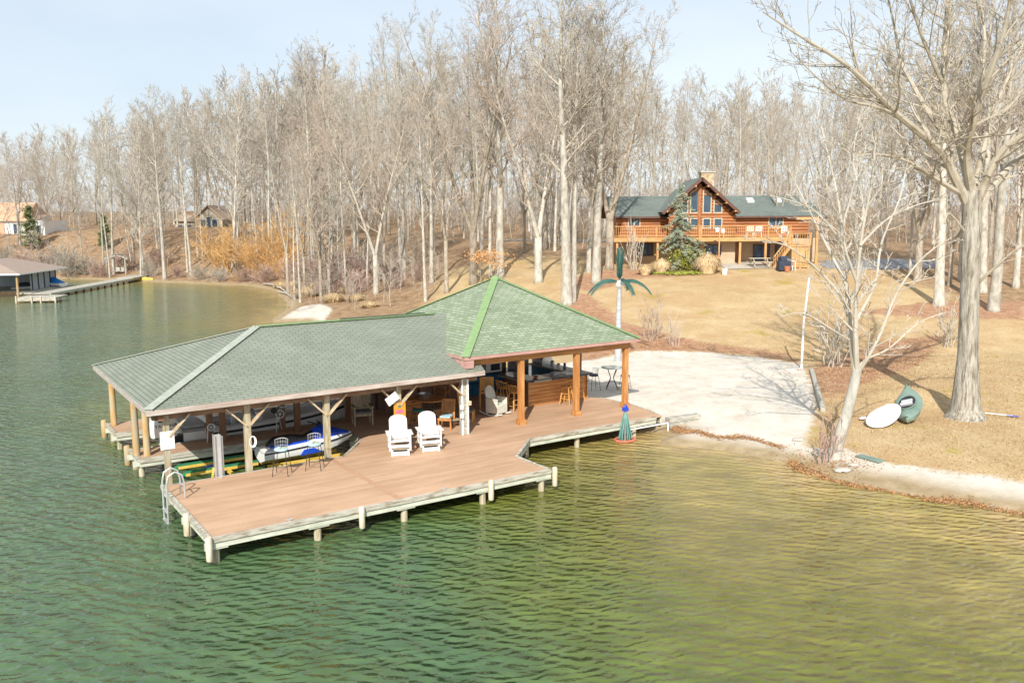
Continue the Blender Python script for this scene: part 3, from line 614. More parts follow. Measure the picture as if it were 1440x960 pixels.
def make_tree(seed, H, r0, t0=.4, Lf=.22, a_lo=60, a_hi=28, lean=0, fork=0, P=BASE, sides=9, trunk_up=1.0):
    T = Tree(seed); g = T.r
    def stem(p, d, H_, r_, t0_, nl, sd):
        n = 9; pts = [p]; rs = [r_ * 1.45]; pts.append(p + d * H_ * .02); rs.append(r_ * 1.12)
        q = pts[-1]
        for i in range(1, n + 1):
            d = (d + Vector((g.gauss(0, 1), g.gauss(0, 1), 0)) * .022 + Vector((0, 0, .03))).normalized(); q = q + d * H_ * .98 / n
            pts.append(q); rs.append(max(r_ * (1 - i / n) ** .85, .03))
        T.tr.tube(pts, rs, sd, cap=True)
        for i in range(nl):
            t = t0_ + (.985 - t0_) * (i + g.random() * .8) / nl; f = t * (len(pts) - 2) + 1; j = min(int(f), len(pts) - 2)
            c = pts[j].lerp(pts[j + 1], f - j); s_ = (t - t0_) / (1 - t0_)
            env = (min(1, .4 + s_ * 1.7) * (1 - .58 * s_ ** 2.6))
            dd = rot_about(Vector((0, 0, 1)), R(a_lo + (a_hi - a_lo) * s_ + g.uniform(-8, 8)), g.uniform(0, 6.283))
            T.branch(c, dd, H_ * Lf * env * g.uniform(.75, 1.2), max(rs[j] * .42, .03), 1, P)
    if not fork: stem(Vector((0, 0, -.25)), Vector((math.sin(lean), 0, math.cos(lean))), H, r0, t0, P['num'][1], sides)
    else:
        hf = H * (t0 * .75); T.tr.tube([(0, 0, -.25), (0, 0, H * .02), (lean * hf * .5, 0, hf * .5), (lean * hf, 0, hf)], [r0 * 1.5, r0 * 1.15, r0, r0 * .93], sides)
        for k in range(fork):
            az = k * 6.283 / fork + g.random(); d = rot_about(Vector((0, 0, 1)), R(g.uniform(14, 26)), az)
            stem(Vector((lean * hf, 0, hf - .2)), d, (H - hf) * g.uniform(.85, 1.05), r0 * .62, .12, int(P['num'][1] / fork * 1.3), max(5, sides - 2))
    return T
FARP = dict(BASE, num=[0, 20, 6, 5], seg=[0, 4, 2, 2], rmin=.017)
MIDP = dict(BASE, num=[0, 25, 7, 5, 2], rmin=.013)
NEARP = dict(BASE, num=[0, 34, 8, 6, 3], rmin=.0105)
protos = {}
def register(key, T, bark='bark', twig='twig'):
    def mesh(mb, name, mt):
        me = bpy.data.meshes.new(name); me.from_pydata(mb.v, [], mb.f); me.polygons.foreach_set('use_smooth', [True] * len(me.polygons)); me.materials.append(mt); return me
    protos[key] = (mesh(T.tr, 'trunk', M[bark]), mesh(T.cr, 'crown', M[twig]), T)
# height 24 m reference trees
register('p0', make_tree(11, 24, .30, .34, .20, 58, 26, P=NEARP), 'bark', 'twig'); register('p1', make_tree(12, 24, .27, .3, .21, 55, 25, P=NEARP), 'bark', 'twigp'); register('p2', make_tree(13, 24, .25, .36, .18, 52, 24, P=NEARP), 'bark', 'twigg')
register('m0', make_tree(21, 24, .34, .26, .26, 55, 24, fork=3, P=NEARP), 'barkb', 'twig'); register('m1', make_tree(22, 24, .30, .22, .24, 58, 26, fork=2, P=NEARP), 'bark', 'twigp')
register('f0', make_tree(31, 24, .20, .34, .19, 52, 24, P=MIDP), 'bark', 'twig'); register('f1', make_tree(32, 24, .18, .40, .16, 50, 22, P=MIDP), 'bark', 'twigg')
register('f2', make_tree(33, 24, .22, .3, .24, 55, 26, fork=2, P=MIDP), 'barkb', 'twigp'); register('f3', make_tree(34, 24, .17, .32, .20, 50, 24, lean=.09, P=MIDP), 'bark', 'twig')
register('f4', make_tree(35, 24, .24, .28, .26, 58, 28, fork=3, P=MIDP), 'barkb', 'twigg')
register('s0', make_tree(41, 12, .09, .22, .28, 50, 25, lean=.16, P=MIDP), 'bark', 'twigg'); register('s1', make_tree(42, 12, .08, .2, .26, 45, 22, P=MIDP), 'bark', 'twig')

def place_tree(key, x, y, H, name, label, group=None, wid=1.0, rz=None, z=None, thick=1.0):
    tm, cm, T = protos[key]; H0 = 12 if key[0] == 's' else 24; s = H / H0
    z = h1(x, y) if z is None else z
    e = empty(name, (x, y, z - .05), rnd.uniform(0, 6.283) if rz is None else rz, label, 'tree', group)
    e.scale = (s * wid, s * wid, s)
    for nm, me in (('trunk', tm), ('crown', cm)):
        o = bpy.data.objects.new(nm, me); col.objects.link(o); o.parent = e; KIDS.setdefault(e.name, []).append(o)
        if nm == 'trunk' and thick != 1: o.scale = (thick, thick, 1)
    return e
def hgt(p, ytop, kx=0):
    """height of an upright thing standing at p whose top shows at photo row ytop"""
    lo, hi = .1, 60
    for _ in range(30):
        mm = (lo + hi) / 2; q = p + Vector((0, 0, mm)) - Vector((0, 0, CH)); yy = q.y * math.cos(PT) - q.z * math.sin(PT); zz = q.y * math.sin(PT) + q.z * math.cos(PT)
        if 480 - F * zz / yy > ytop: lo = mm
        else: hi = mm
    return lo
def proj(p):
    q = Vector(p) - Vector((0, 0, CH)); d = q.y * math.cos(PT) - q.z * math.sin(PT); u = q.y * math.sin(PT) + q.z * math.cos(PT)
    return 720 + F * q.x / d, 480 - F * u / d
# trees one can tell apart: base pixel, top row, prototype, width, thickness, label
NAMED = [
 ((797, 428), -55, 'p0', 1.1, 1.25, 'tall pale straight trunked tree just behind the right slope of the green pyramid roof'),
 ((806, 425), -20, 'p2', 1.0, .9, 'grey shaded trunk tree standing right against the tallest pale tree behind the pavilion'),
 ((757, 397), -15, 'm1', 1.1, 1.0, 'forked pale tree on the lawn above the peak of the green pyramid roof'),
 ((703, 390), -30, 'p1', 1.15, 1.2, 'thick pale trunk rising directly behind the peak of the pyramid roof'),
 ((690, 389), 20, 'p2', .9, .8, 'dark thin trunk touching the left side of the thick trunk behind the roof peak'),
 ((666, 399), 10, 'm0', 1.0, 1.0, 'many limbed spreading tree left of the roof peak with orange leafed sapling beside it'),
 ((628, 412), 60, 'f2', 1.0, .95, 'mottled trunk tree close behind the left hip of the pyramid roof'),
 ((607, 398), 35, 'p2', 1.0, .85, 'slim whitish tree between two mottled trunks left of the pavilion peak'),
 ((599, 424), 110, 'f3', 1.1, 1.0, 'leaning grey tree nearest the left end of the pyramid roof'),
 ((838, 398), -10, 'p0', 1.15, 1.15, 'stout pale tree just left of the artificial palm crown'),
 ((828, 383), 30, 'p1', 1.0, .9, 'pale tree behind and left of the stout one near the artificial palm'),
 ((857, 379), 10, 'm0', 1.2, .9, 'wide crowned tree at the left end of the log house'),
 ((765, 343), 60, 'f0', 1.0, 1.1, 'smaller distant tree high on the lawn between the two biggest trunks'),
 ((529, 413), 65, 'm1', .95, .9, 'leaning pale tree on the right bank of the cove with drooping light branches'),
 ((541, 402), 90, 'f4', .9, .8, 'dark trunk tree just right of the leaning bank tree'),
 ((569, 393), 50, 'p2', .9, .8, 'straight narrow tree in the brown slope right of the cove'),
 ((563, 381), 40, 'f0', 1.0, .9, 'straight tree further up the brown slope right of the cove'),
 ((441, 369), 70, 'p2', 1.0, .9, 'tall white trunk at the right edge of the golden brush, right one of the pair'),
 ((434, 367), 78, 'p1', 1.0, .8, 'tall white trunk at the right edge of the golden brush, left one of the pair'),
 ((232, 392), 130, 'p0', .9, 1.0, 'single thick white trunk at the water edge in the middle of the far cove shore'),
 ((264, 383), 150, 'f3', .9, .9, 'crooked pale trunk at the cove shore just right of the thick white trunk'),
 ((1320, 430), -30, 'p0', 1.0, 1.25, 'thick pale trunk on the mulch bed left behind the big lawn oak'),
 ((1381, 411), -60, 'p1', 1.0, 1.2, 'pale trunk hidden half behind the trunk of the big lawn oak'),
 ((1397, 437), -80, 'p2', 1.1, 1.35, 'thick leaning pale trunk right behind the big lawn oak'),
 ((1290, 395), 40, 'm0', 1.1, .9, 'brown trunked tree on the right edge of the lawn behind the leaning shore tree'),
 ((1350, 395), 20, 'p2', 1.0, .9, 'slim tree deep right behind the oak trunk'),
 ((1428, 405), 10, 'm1', 1.0, .9, 'forked tree near the right edge of the picture behind the mulch bed'),
 ((28, 345), 165, 'm1', 1.0, .9, 'spreading tree beside the white house at the far left'),
 ((1092, 365), 90, 'f4', .9, .7, 'bare tree rising behind the right end of the log house roof'),
]
placed = []
for (bp_, ty, key, wd, th, lab) in NAMED:
    p = gp(*bp_); H_ = min(34, max(10, hgt(p, ty))); place_tree(key, p.x, p.y, H_, 'bare_tree', lab, None, wd, thick=th); placed.append((p.x, p.y))
# the wood: individual trees in the band one can see into
prof = [(-200, 200), (0, 185), (60, 165), (120, 140), (200, 125), (270, 105), (340, 92), (430, 72), (520, 50), (620, 20), (760, 5), (900, 10), (960, 45), (1005, 110), (1070, 85), (1130, 90), (1200, 60), (1300, 30), (1500, 0), (1700, 0)]
def ytop(x): return float(np.interp(x, [a for a, _ in prof], [c for _, c in prof]))
def clear(x, y):
    """ground kept free of wild trees: lawn, beach, houses, drive"""
    if -6 < x < 31 and y < 92: return False
    if 5 < x < 33 and 70 < y < 98: return False
    px, py = proj((x, y, h1(x, y)))
    if 31 <= x < 60 and y < 60: return False
    if x < -6 and y < 72: return False
    if -80 < x < -64 and 141 < y < 165: return False
    if 236 < px < 324 and 120 < y < 167 and rnd.random() < .78: return False
    return True
LBL = {'cove': ('slender bare tree among the dense grey trunks on the far shore of the cove', 'bare trees along the far cove shore'),
       'mid': ('bare tree in the wooded slope between the cove and the log house lawn', 'bare trees on the wooded slope'),
       'house': ('bare tree in the wood behind the log house', 'bare trees behind the log house'),
       'right': ('bare tree in the wood at the right edge of the lawn', 'bare trees right of the lawn')}
def scatter(zone, n, box_, keys, hmul=(.8, 1.0), mind=2.3):
    lab, grp = LBL[zone]; k = 0; tries = 0
    while k < n and tries < n * 60:
        tries += 1; x = rnd.uniform(box_[0], box_[1]); y = rnd.uniform(box_[2], box_[3])
        if not clear(x, y): continue
        if float(sdist(x, y)[0]) < .8: continue
        if any((x - a) ** 2 + (y - c) ** 2 < mind ** 2 for a, c in placed): continue
        z = h1(x, y); px, py = proj((x, y, z))
        if px < -60 or px > 1500: continue
        H_ = hgt(Vector((x, y, z)), ytop(px) + rnd.uniform(-6, 55)); H_ = min(30, max(9, H_)) * rnd.uniform(*hmul)
        key = rnd.choice(keys); place_tree(key, x, y, H_, 'bare_tree', lab, grp, rnd.uniform(.8, 1.1), z=z); placed.append((x, y)); k += 1
FK = ['f0', 'f1', 'f2', 'f3', 'f4', 'f1', 'f0', 's1']
scatter('cove', 26, (-64, -26, 122, 136), ['f0', 'f1', 'f3', 's0', 's1'], (.7, 1))
scatter('cove', 84, (-112, -26, 126, 195), FK)
scatter('mid', 16, (-24, -9, 80, 112), FK, (.6, .95))
scatter('mid', 44, (-34, 6, 92, 185), FK)
scatter('house', 56, (2, 75, 100, 185), FK)
scatter('right', 18, (33, 66, 62, 104), FK)
# further off the wood reads as one mass
fw = Tree(5); FF = dict(BASE, num=[0, 20, 6, 4], seg=[0, 3, 2, 1], rmin=.03)
fts = [make_tree(60 + i, 24, .19, .2, .23, 52, 26, fork=f_, P=FF, sides=5) for i, f_ in enumerate((0, 0, 2, 3))]
arrs = [(np.array(t.tr.v + t.cr.v), np.array(t.tr.f[:0] + [q for q in t.tr.f if len(q) == 4] + [tuple(k + len(t.tr.v) for k in q) for q in t.cr.f])) for t in fts]
VV = []; FFs = []; off = 0
for i in range(230):
    y = rnd.uniform(188, 300); x = rnd.uniform(-.62, .68) * y
    if float(sdist(x, y)[0]) < 1: continue
    z = h1(x, y); px, py = proj((x, y, z)); H_ = hgt(Vector((x, y, z)), ytop(px) + rnd.uniform(5, 60)); H_ = min(31, max(12, H_)); s = H_ / 24
    v, f = arrs[i % 4]; a = rnd.uniform(0, 6.28); ca, sa = math.cos(a), math.sin(a); k = s * rnd.uniform(.9, 1.2)
    VV.append(np.stack([(v[:, 0] * ca - v[:, 1] * sa) * k + x, (v[:, 0] * sa + v[:, 1] * ca) * k + y, v[:, 2] * s + z], 1)); FFs.append(f + off); off += len(v)
VV = np.vstack(VV); FFs = np.vstack(FFs)
me = bpy.data.meshes.new('far_woods'); me.vertices.add(len(VV)); me.vertices.foreach_set('co', VV.ravel()); me.loops.add(FFs.size); me.loops.foreach_set('vertex_index', FFs.ravel().astype(np.int32))
me.polygons.add(len(FFs)); me.polygons.foreach_set('loop_start', np.arange(0, FFs.size, 4, dtype=np.int32)); me.polygons.foreach_set('loop_total', np.full(len(FFs), 4, np.int32)); me.update(calc_edges=True)
me.materials.append(M['twig']); o = bpy.data.objects.new('far_woods', me); col.objects.link(o)
tag(o, 'distant leafless woods filling the background behind the nearer trees', 'woods', kind='stuff')

# ------------------------------------------------------------ the two big trees of the right shore, limbs laid out by hand
def limb(T, pix, depth, r0, r1, P, lv=1, dys=None, kids=True, sides=7):
    """pix: photo polyline placed in the upright plane of the tree, dys: how far each point leaves that plane"""
    pts = []
    for i, (a, c) in enumerate(pix):
        r_ = ray(a, c); yy = depth + (dys[i] if dys else 0); pts.append(Vector((0, 0, CH)) + r_ * (yy / r_.y))
    # smooth
    fine = []
    for i in range(len(pts) - 1):
        p0 = pts[max(i - 1, 0)]; p1 = pts[i]; p2 = pts[i + 1]; p3 = pts[min(i + 2, len(pts) - 1)]
        for t in (0, .33, .67): fine.append(.5 * ((2 * p1) + (p2 - p0) * t + (2 * p0 - 5 * p1 + 4 * p2 - p3) * t * t + (3 * p1 - p0 - 3 * p2 + p3) * t ** 3))
    fine.append(pts[-1]); n = len(fine); rs = [r0 + (r1 - r0) * (i / (n - 1)) ** .9 for i in range(n)]
    T.org = T.org if hasattr(T, 'org') else fine[0].copy()
    loc = [p - T.org for p in fine]
    return loc, rs
def big_tree(name, label, trunk, limbs, depth, P, seed, bark, twig, per=2.2, LK=1.0):
    T = Tree(seed); g = T.r
    loc, rs = limb(T, trunk['pix'], depth, 1, 1, P); rr = trunk['r']; n = len(loc); rs = [float(np.interp(i / (n - 1), [k / (len(rr) - 1) for k in range(len(rr))], rr)) for i in range(n)]
    T.tr.tube(loc, rs, 14)
    for lb in limbs:
        loc, rs = limb(T, lb['pix'], depth, lb['r'][0], lb['r'][1], P, dys=lb.get('dy')); rs = [q * lb.get('k', LK) for q in rs]; T.cr.tube(loc, rs, 7, cap=True)
        Lt = sum((loc[i + 1] - loc[i]).length for i in range(len(loc) - 1)); k = int(Lt * per * lb.get('d', 1))
        for i in range(k):
            t = .15 + .85 * (i + g.random()) / k; f = t * (len(loc) - 1); j = min(int(f), len(loc) - 2); q = loc[j].lerp(loc[j + 1], f - j); dd = (loc[j + 1] - loc[j]).normalized()
            cd_ = rot_about(dd, R(g.uniform(25, 60)), g.uniform(0, 6.283))
            if cd_.z < -.2: cd_.z *= -.4; cd_.normalize()
            T.branch(q, cd_, (lb.get('bl', 3.2)) * (1.15 - .6 * t) * g.uniform(.5, 1.2), max(rs[j] * .4, .018), 2, P)
    e = empty(name, T.org, 0, label, 'tree')
    T.tr.build('trunk', M[bark], e, smooth=True, fixn=False); T.cr.build('crown', M[twig], e, smooth=True, fixn=False)
    return e
M['limbs'] = pm('oak_limbs', (.25, .21, .15), (.42, .37, .29), 1.2, (1, 1, 1), .9, .3, c3=(.42, .37, .29))
M['paletwig'] = pm('pale_smooth_twigs', (.42, .38, .31), (.56, .51, .44), 1.2, rough=.85)
M['oakbark'] = pm('furrowed_oak_bark', (.17, .145, .11), (.46, .43, .37), 2.6, (4, 4, .55), .95, .9, c3=(.33, .30, .245), dist=.06)
M['mapbark'] = pm('smooth_pale_bark', (.30, .29, .25), (.50, .48, .43), 1.5, (2, 2, 1), .85, .3, c3=(.42, .40, .35))
PN = dict(BASE, num=[0, 0, 0, 6, 4, 3], seg=[0, 5, 5, 3, 2, 1], up=[0, .08, .05, .04, .03, .02], wig=[0, .1, .11, .14, .14, .1], sides=[0, 6, 5, 4, 3, 3], Lref=[1, 4, 3, 1.5, .8, .4], ratio=[0, .5, .45, .5, .5, .5], rmin=.0075)
OD = gp(1357, 588).y
big_tree('oak_tree', 'big oak with furrowed grey trunk and wide spreading limbs beside the kayak',
 dict(pix=[(1357, 592), (1358, 572), (1361, 500), (1364, 400), (1366, 330), (1366, 268)], r=[1.0, .56, .38, .34, .34, .36]),
 [dict(pix=[(1362, 290), (1342, 249), (1320, 210), (1263, 162), (1224, 122), (1184, 87), (1127, 52), (1073, 17)], r=(.27, .03), dy=[0, -.3, -.8, -1.8, -2.4, -2.8, -3, -3.2]),
  dict(pix=[(1360, 278), (1320, 254), (1276, 227), (1232, 217), (1200, 221)], r=(.16, .03), dy=[0, -.6, -1.4, -2.2, -2.6], bl=2.2),
  dict(pix=[(1368, 280), (1346, 188), (1329, 144), (1327, 87), (1331, 26), (1336, -60), (1340, -130)], r=(.26, .04), dy=[0, .4, .8, 1.2, 1.4, 1.6, 1.8]),
  dict(pix=[(1374, 285), (1403, 219), (1440, 188), (1490, 140), (1540, 60)], r=(.24, .04), dy=[0, -.5, -1, -1.6, -2]),
  dict(pix=[(1376, 290), (1421, 232), (1465, 205), (1530, 175), (1600, 140)], r=(.22, .04), dy=[0, .6, 1.4, 2.2, 3]),
  dict(pix=[(1368, 275), (1360, 219), (1368, 175), (1390, 109), (1412, 44), (1425, -30), (1440, -110)], r=(.25, .04), dy=[0, -.4, -1.2, -2, -2.6, -3, -3.4]),
  dict(pix=[(1338, 205), (1302, 153), (1285, 122), (1267, 87), (1259, 44), (1250, 0), (1240, -60)], r=(.16, .03), dy=[.3, .6, 1, 1.6, 2, 2.4, 2.8]),
  dict(pix=[(1263, 162), (1230, 150), (1190, 140), (1150, 110), (1110, 70)], r=(.1, .02), dy=[-1.8, -2.4, -2.8, -3, -3.4], bl=2),
  dict(pix=[(1327, 120), (1300, 60), (1280, 0), (1262, -80)], r=(.12, .03), dy=[1, .4, -.2, -.8]),
  dict(pix=[(1372, 170), (1385, 60), (1375, -20), (1370, -120)], r=(.13, .03), dy=[-1.2, 0, 1, 2]),
  dict(pix=[(1368, 405), (1400, 375), (1440, 345), (1500, 335)], r=(.1, .03), dy=[0, -.6, -1.2, -2], bl=2),
  dict(pix=[(1360, 330), (1335, 300), (1328, 315)], r=(.07, .04), dy=[0, -.5, -.8], d=.3, bl=.8),
  dict(pix=[(1370, 260), (1400, 150), (1440, 60), (1470, -60)], r=(.2, .03), dy=[0, 1.4, 2.4, 3.2])],
 OD, PN, 77, 'oakbark', 'limbs', 2.3, .72)
MD = gp(1171, 645).y
big_tree('maple_tree', 'slender pale tree leaning right at the shore edge with many fanning bare branches',
 dict(pix=[(1169, 655), (1174, 635), (1188, 590), (1199, 550), (1205, 520)], r=[.34, .225, .185, .17, .155]),
 [dict(pix=[(1203, 525), (1196, 470), (1192, 420), (1186, 360), (1180, 290), (1165, 220), (1150, 160)], r=(.11, .015), dy=[0, .2, .3, .4, .5, .6, .7], bl=1.9),
  dict(pix=[(1205, 525), (1203, 460), (1205, 400), (1212, 330), (1225, 260), (1232, 190)], r=(.10, .015), dy=[0, -.3, -.6, -.9, -1.1, -1.3], bl=1.8),
  dict(pix=[(1206, 524), (1222, 500), (1240, 465), (1262, 410), (1300, 360), (1345, 330)], r=(.075, .012), dy=[0, -.3, -.5, -.7, -.8, -1], bl=1.3),
  dict(pix=[(1206, 520), (1218, 505), (1250, 490), (1290, 455), (1325, 440)], r=(.05, .012), dy=[0, .3, .8, 1.2, 1.5], bl=1.0),
  dict(pix=[(1193, 430), (1170, 400), (1140, 370), (1105, 345), (1070, 338)], r=(.06, .012), dy=[.2, .2, 0, -.3, -.6], bl=1.2),
  dict(pix=[(1190, 400), (1160, 340), (1135, 290), (1110, 240)], r=(.06, .012), dy=[.3, .6, .9, 1.2], bl=1.5),
  dict(pix=[(1184, 340), (1150, 300), (1120, 285), (1085, 275)], r=(.045, .012), dy=[.4, 0, -.5, -.9], bl=1.1),
  dict(pix=[(1204, 450), (1230, 400), (1240, 340), (1265, 280), (1275, 230)], r=(.06, .012), dy=[-.3, -.1, .3, .6, .9], bl=1.5),
  dict(pix=[(1206, 400), (1185, 330), (1200, 260), (1195, 200)], r=(.05, .012), dy=[-.6, -1, -1.3, -1.6], bl=1.5),
  dict(pix=[(1197, 480), (1165, 460), (1130, 440), (1100, 445)], r=(.035, .01), dy=[.2, -.4, -.8, -1.1], bl=.9),
  dict(pix=[(1210, 345), (1245, 310), (1285, 290), (1320, 280)], r=(.045, .012), dy=[-.9, -1.1, -1.3, -1.5], bl=1.2),
  dict(pix=[(1186, 360), (1215, 300), (1200, 230), (1208, 165)], r=(.05, .012), dy=[.4, .9, 1.2, 1.4], bl=1.4)],
 MD, PN, 78, 'mapbark', 'paletwig', 2.4)
# ------------------------------------------------------------ log house on the hill
def hp(px, py, Y):
    r = ray(px, py); t = Y / r.y; return r.x * t, CH + r.z * t
M['log'] = pm('orange_log_stain', (.26, .105, .045), (.40, .18, .08), 1.2, (.5, 4, 4), .6, .2, c3=(.36, .14, .05))
M['logd'] = pm('log_ends', (.30, .12, .05), (.42, .20, .09), 4)
M['rail'] = pm('honey_railing', (.46, .24, .085), (.58, .34, .14), 2, rough=.6)
M['stucco'] = pm('tan_stucco', (.44, .32, .21), (.52, .39, .27), 1.2, rough=.9, bump=.1)
M['rough'] = pm('dark_roof_trim', (.09, .045, .035), (.14, .07, .05), 3)
M['housg'] = shingle('slate_green_house_shingles', (.135, .165, .145), (.185, .215, .19), (.09, .11, .10))
M['stone'] = pm('tan_chimney_stone', (.34, .25, .15), (.60, .49, .34), 3, rough=.9, bump=.5, c3=(.50, .38, .24))
M['frame'] = pm('window_frame_tan', (.46, .42, .33), (.52, .48, .38), 3)
M['bluegl'] = pm('blue_glass', (.035, .075, .14), (.09, .16, .26), .5, rough=.08)
M['conc'] = pm('pale_concrete', (.42, .38, .32), (.50, .46, .40), 1.2, rough=.9)
HO = Vector((17, 78, 4.0)); hs_ = empty('log_house', HO, 0, 'orange log house with dark green roof, pointed window gable and wrap-around balcony on the hill', 'house')
def hx(px, Y=79.5): return hp(px, 330, Y)[0] - HO.x
def hzz(py, Y=79.5, px=1010): return hp(px, py, Y)[1] - HO.z
def logwall(b, x0, x1, z0, z1, Y, holes=(), top=None, r=.14):
    z = z0 + r; y = Y - HO.y
    while z < z1 - r * .5:
        a, c = x0, x1
        if top:
            a, c = top(z + r)
            if c - a < .3: break
        segs = [(a, c)]
        for h in holes:
            if h[2] < z < h[3]:
                ns = []
                for s in segs:
                    if h[1] <= s[0] or h[0] >= s[1]: ns.append(s)
                    else:
                        if h[0] > s[0]: ns.append((s[0], h[0]))
                        if h[1] < s[1]: ns.append((h[1], s[1]))
                segs = ns
        for s in segs: b.tube([(s[0], y, z), (s[1], y, z)], r * 1.06, 8)
        z += 2 * r
def window(par, x0, x1, z0, z1, Y, nx=2, ny=1, mat='frame', gl='glass', fw=.09, name='window', top=None):
    """frame proud of the wall, glass behind, mullions"""
    y = Y - HO.y; f = MB(); zt0 = top[0] if top else z1; zt1 = top[1] if top else z1
    f.box(x0 - fw, x1 + fw, y - .06, y + .04, z0 - fw, z0)
    f.beam((x0 - fw, y - .01, zt0 + fw / 2), (x1 + fw, y - .01, zt1 + fw / 2), .1, fw)
    f.box(x0 - fw, x0, y - .06, y + .04, z0, zt0); f.box(x1, x1 + fw, y - .06, y + .04, z0, zt1)
    for i in range(1, nx): xm = x0 + (x1 - x0) * i / nx; f.box(xm - .03, xm + .03, y - .055, y + .035, z0, min(zt0, zt1))
    for i in range(1, ny): zm = z0 + (z1 - z0) * i / ny; f.box(x0, x1, y - .05, y + .03, zm - .025, zm + .025)
    o = f.build(name, M[mat], par)
    g = MB(); g.prism([(x0 + .001, z0 + .001), (x1 - .001, z0 + .001), (x1 - .001, zt1 + .02), (x0 + .001, zt0 + .02)], 'y', y + .005, y + .025); g.build('pane', M[gl], o)
    return o
def wrect(px0, py0, px1, py1, Y):
    a = hp(px0, py1, Y); c = hp(px1, py0, Y); return a[0] - HO.x, c[0] - HO.x, a[1] - HO.z, c[1] - HO.z
YW = 79.5; YG = 78.2
DKZ = hzz(334, 76.6); EAV = hzz(304, 79.0); 
xl, xr = hx(866), hx(1136); gl0, gl1 = hx(940, YG), hx(1034, YG)
w1 = wrect(884, 306, 899, 318, YW); w2 = wrect(1081, 306, 1100, 319, YW)
b = MB(); logwall(b, xl, gl0 + .2, DKZ, EAV + .15, YW, [w1]); b.build('log_wall', M['log'], hs_, smooth=True)
b = MB(); logwall(b, gl1 - .2, xr, DKZ, EAV + .15, YW, [w2]); b.build('log_wall', M['log'], hs_, smooth=True)
b = MB(); b.box(xl + .05, xr - .05, YW - HO.y + .1, YW - HO.y + 8.5, -.3, EAV + .1); b.build('core_wall', M['logd'], hs_)
pk = (hx(985, 77.4), hzz(249, 77.4)); fl = (hx(931, 77.4), hzz(298, 77.4)); fr = (hx(1040, 77.4), hzz(300, 77.4)); fr = (2 * pk[0] - fl[0], fl[1]) 
sl = (pk[1] - fl[1]) / (pk[0] - fl[0])
def gtop(z):
    k = (pk[1] - .35 - z) / sl; return (max(gl0, pk[0] - k), min(gl1, pk[0] + k))
gw = [wrect(988.8, 278, 999, 298.5, YG), wrect(1004, 287, 1014, 298.5, YG), wrect(971, 278, 981, 298.5, YG), wrect(957, 287, 966, 298.5, YG), wrect(988.5, 308, 998, 320, YG), wrect(1004, 308, 1014, 320, YG), wrect(971, 308, 981, 320, YG), wrect(957, 308, 966, 320, YG)]
gtops = []
for i, q in enumerate(gw[:4]):
    f0 = min(pk[1] - .75 - abs(q[0] - pk[0]) * sl, 99); f1 = pk[1] - .75 - abs(q[1] - pk[0]) * sl; gtops.append((f0, f1))
holes = [(q[0], q[1], q[2], (min(t_) if i < 4 else q[3])) for i, (q, t_) in enumerate(zip(gw, gtops + [None] * 4))]
b = MB(); logwall(b, gl0, gl1, DKZ, 20, YG, holes, gtop); b.build('gable_wall', M['log'], hs_, smooth=True)
b = MB(); b.prism([(gl0 + .05, DKZ), (gl1 - .05, DKZ), (gl1 - .05, fl[1] + .1), (pk[0], pk[1] - .5), (gl0 + .05, fl[1] + .1)], 'y', YG - HO.y + .08, YG - HO.y + 6); b.build('core_wall', M['rough'], hs_)
for i, q in enumerate(gw): window(hs_, q[0], q[1], q[2], (min(gtops[i]) if i < 4 else q[3]), YG - .1, 1, 1, top=gtops[i] if i < 4 else None)
for q in (w1, w2): window(hs_, *q, YW - .1, 2)
b = MB(); b.tube([(pk[0], YG - HO.y - .1, DKZ), (pk[0], YG - HO.y - .1, pk[1] - .6)], .16, 8); b.build('ridge_post', M['log'], hs_, smooth=True)
# roofs
def hroof(x0, x1, ye, yr, ze, zr, name='roof'):
    b = MB(); roof_face(b, [(x0, ye, ze), (x1, ye, ze), (x1, yr, zr), (x0, yr, zr)]); roof_face(b, [(x1, 2 * yr - ye, ze), (x0, 2 * yr - ye, ze), (x0, yr, zr), (x1, yr, zr)]); o = b.build(name, M['housg'], hs_, fixn=False)
    c = MB(); c.add([(x0, ye, ze - .16), (x1, ye, ze - .16), (x1, yr, zr - .16), (x0, yr, zr - .16), (x1, 2 * yr - ye, ze - .16), (x0, 2 * yr - ye, ze - .16), (x0, ye, ze - .01), (x1, ye, ze - .01)], [(0, 1, 2, 3), (2, 4, 5, 3), (0, 1, 7, 6)])
    for xx in (x0 - .02, x1 + .02): c.beam((xx, ye, ze - .09), (xx, yr, zr - .09), .04, .2); c.beam((xx, 2 * yr - ye, ze - .09), (xx, yr, zr - .09), .04, .2)
    c.build('roof_edge', M['rough'], o); return o
ye = 78.9 - HO.y; yr = 84 - HO.y; zr = hzz(275.5, 84)
rw = hroof(xl - .5, hx(1137) + .1, ye, yr, EAV, zr)
hroof(hx(1137) + .15, hx(1160), ye + .3, yr, EAV - .1, zr - .7)
b = MB(); yf = 77.2 - HO.y
for s in (-1, 1):
    fx = pk[0] + s * (pk[0] - fl[0]); P = [(fx, yf, fl[1]), (fx, yr, fl[1]), (pk[0], yr + 1, pk[1]), (pk[0], yf, pk[1])]
    roof_face(b, P if s > 0 else [P[1], P[0], P[3], P[2]])
gr_ = b.build('gable_roof', M['housg'], hs_, fixn=False)
b = MB()
for s in (-1, 1):
    fx = pk[0] + s * (pk[0] - fl[0]); b.beam((fx, yf - .03, fl[1] - .12), (pk[0], yf - .03, pk[1] - .12), .07, .26)
    b.add([(fx, yf, fl[1] - .18), (fx, yr, fl[1] - .18), (pk[0], yr, pk[1] - .18), (pk[0], yf, pk[1] - .18)], [(0, 1, 2, 3)])
b.build('barge_board', M['rough'], gr_)
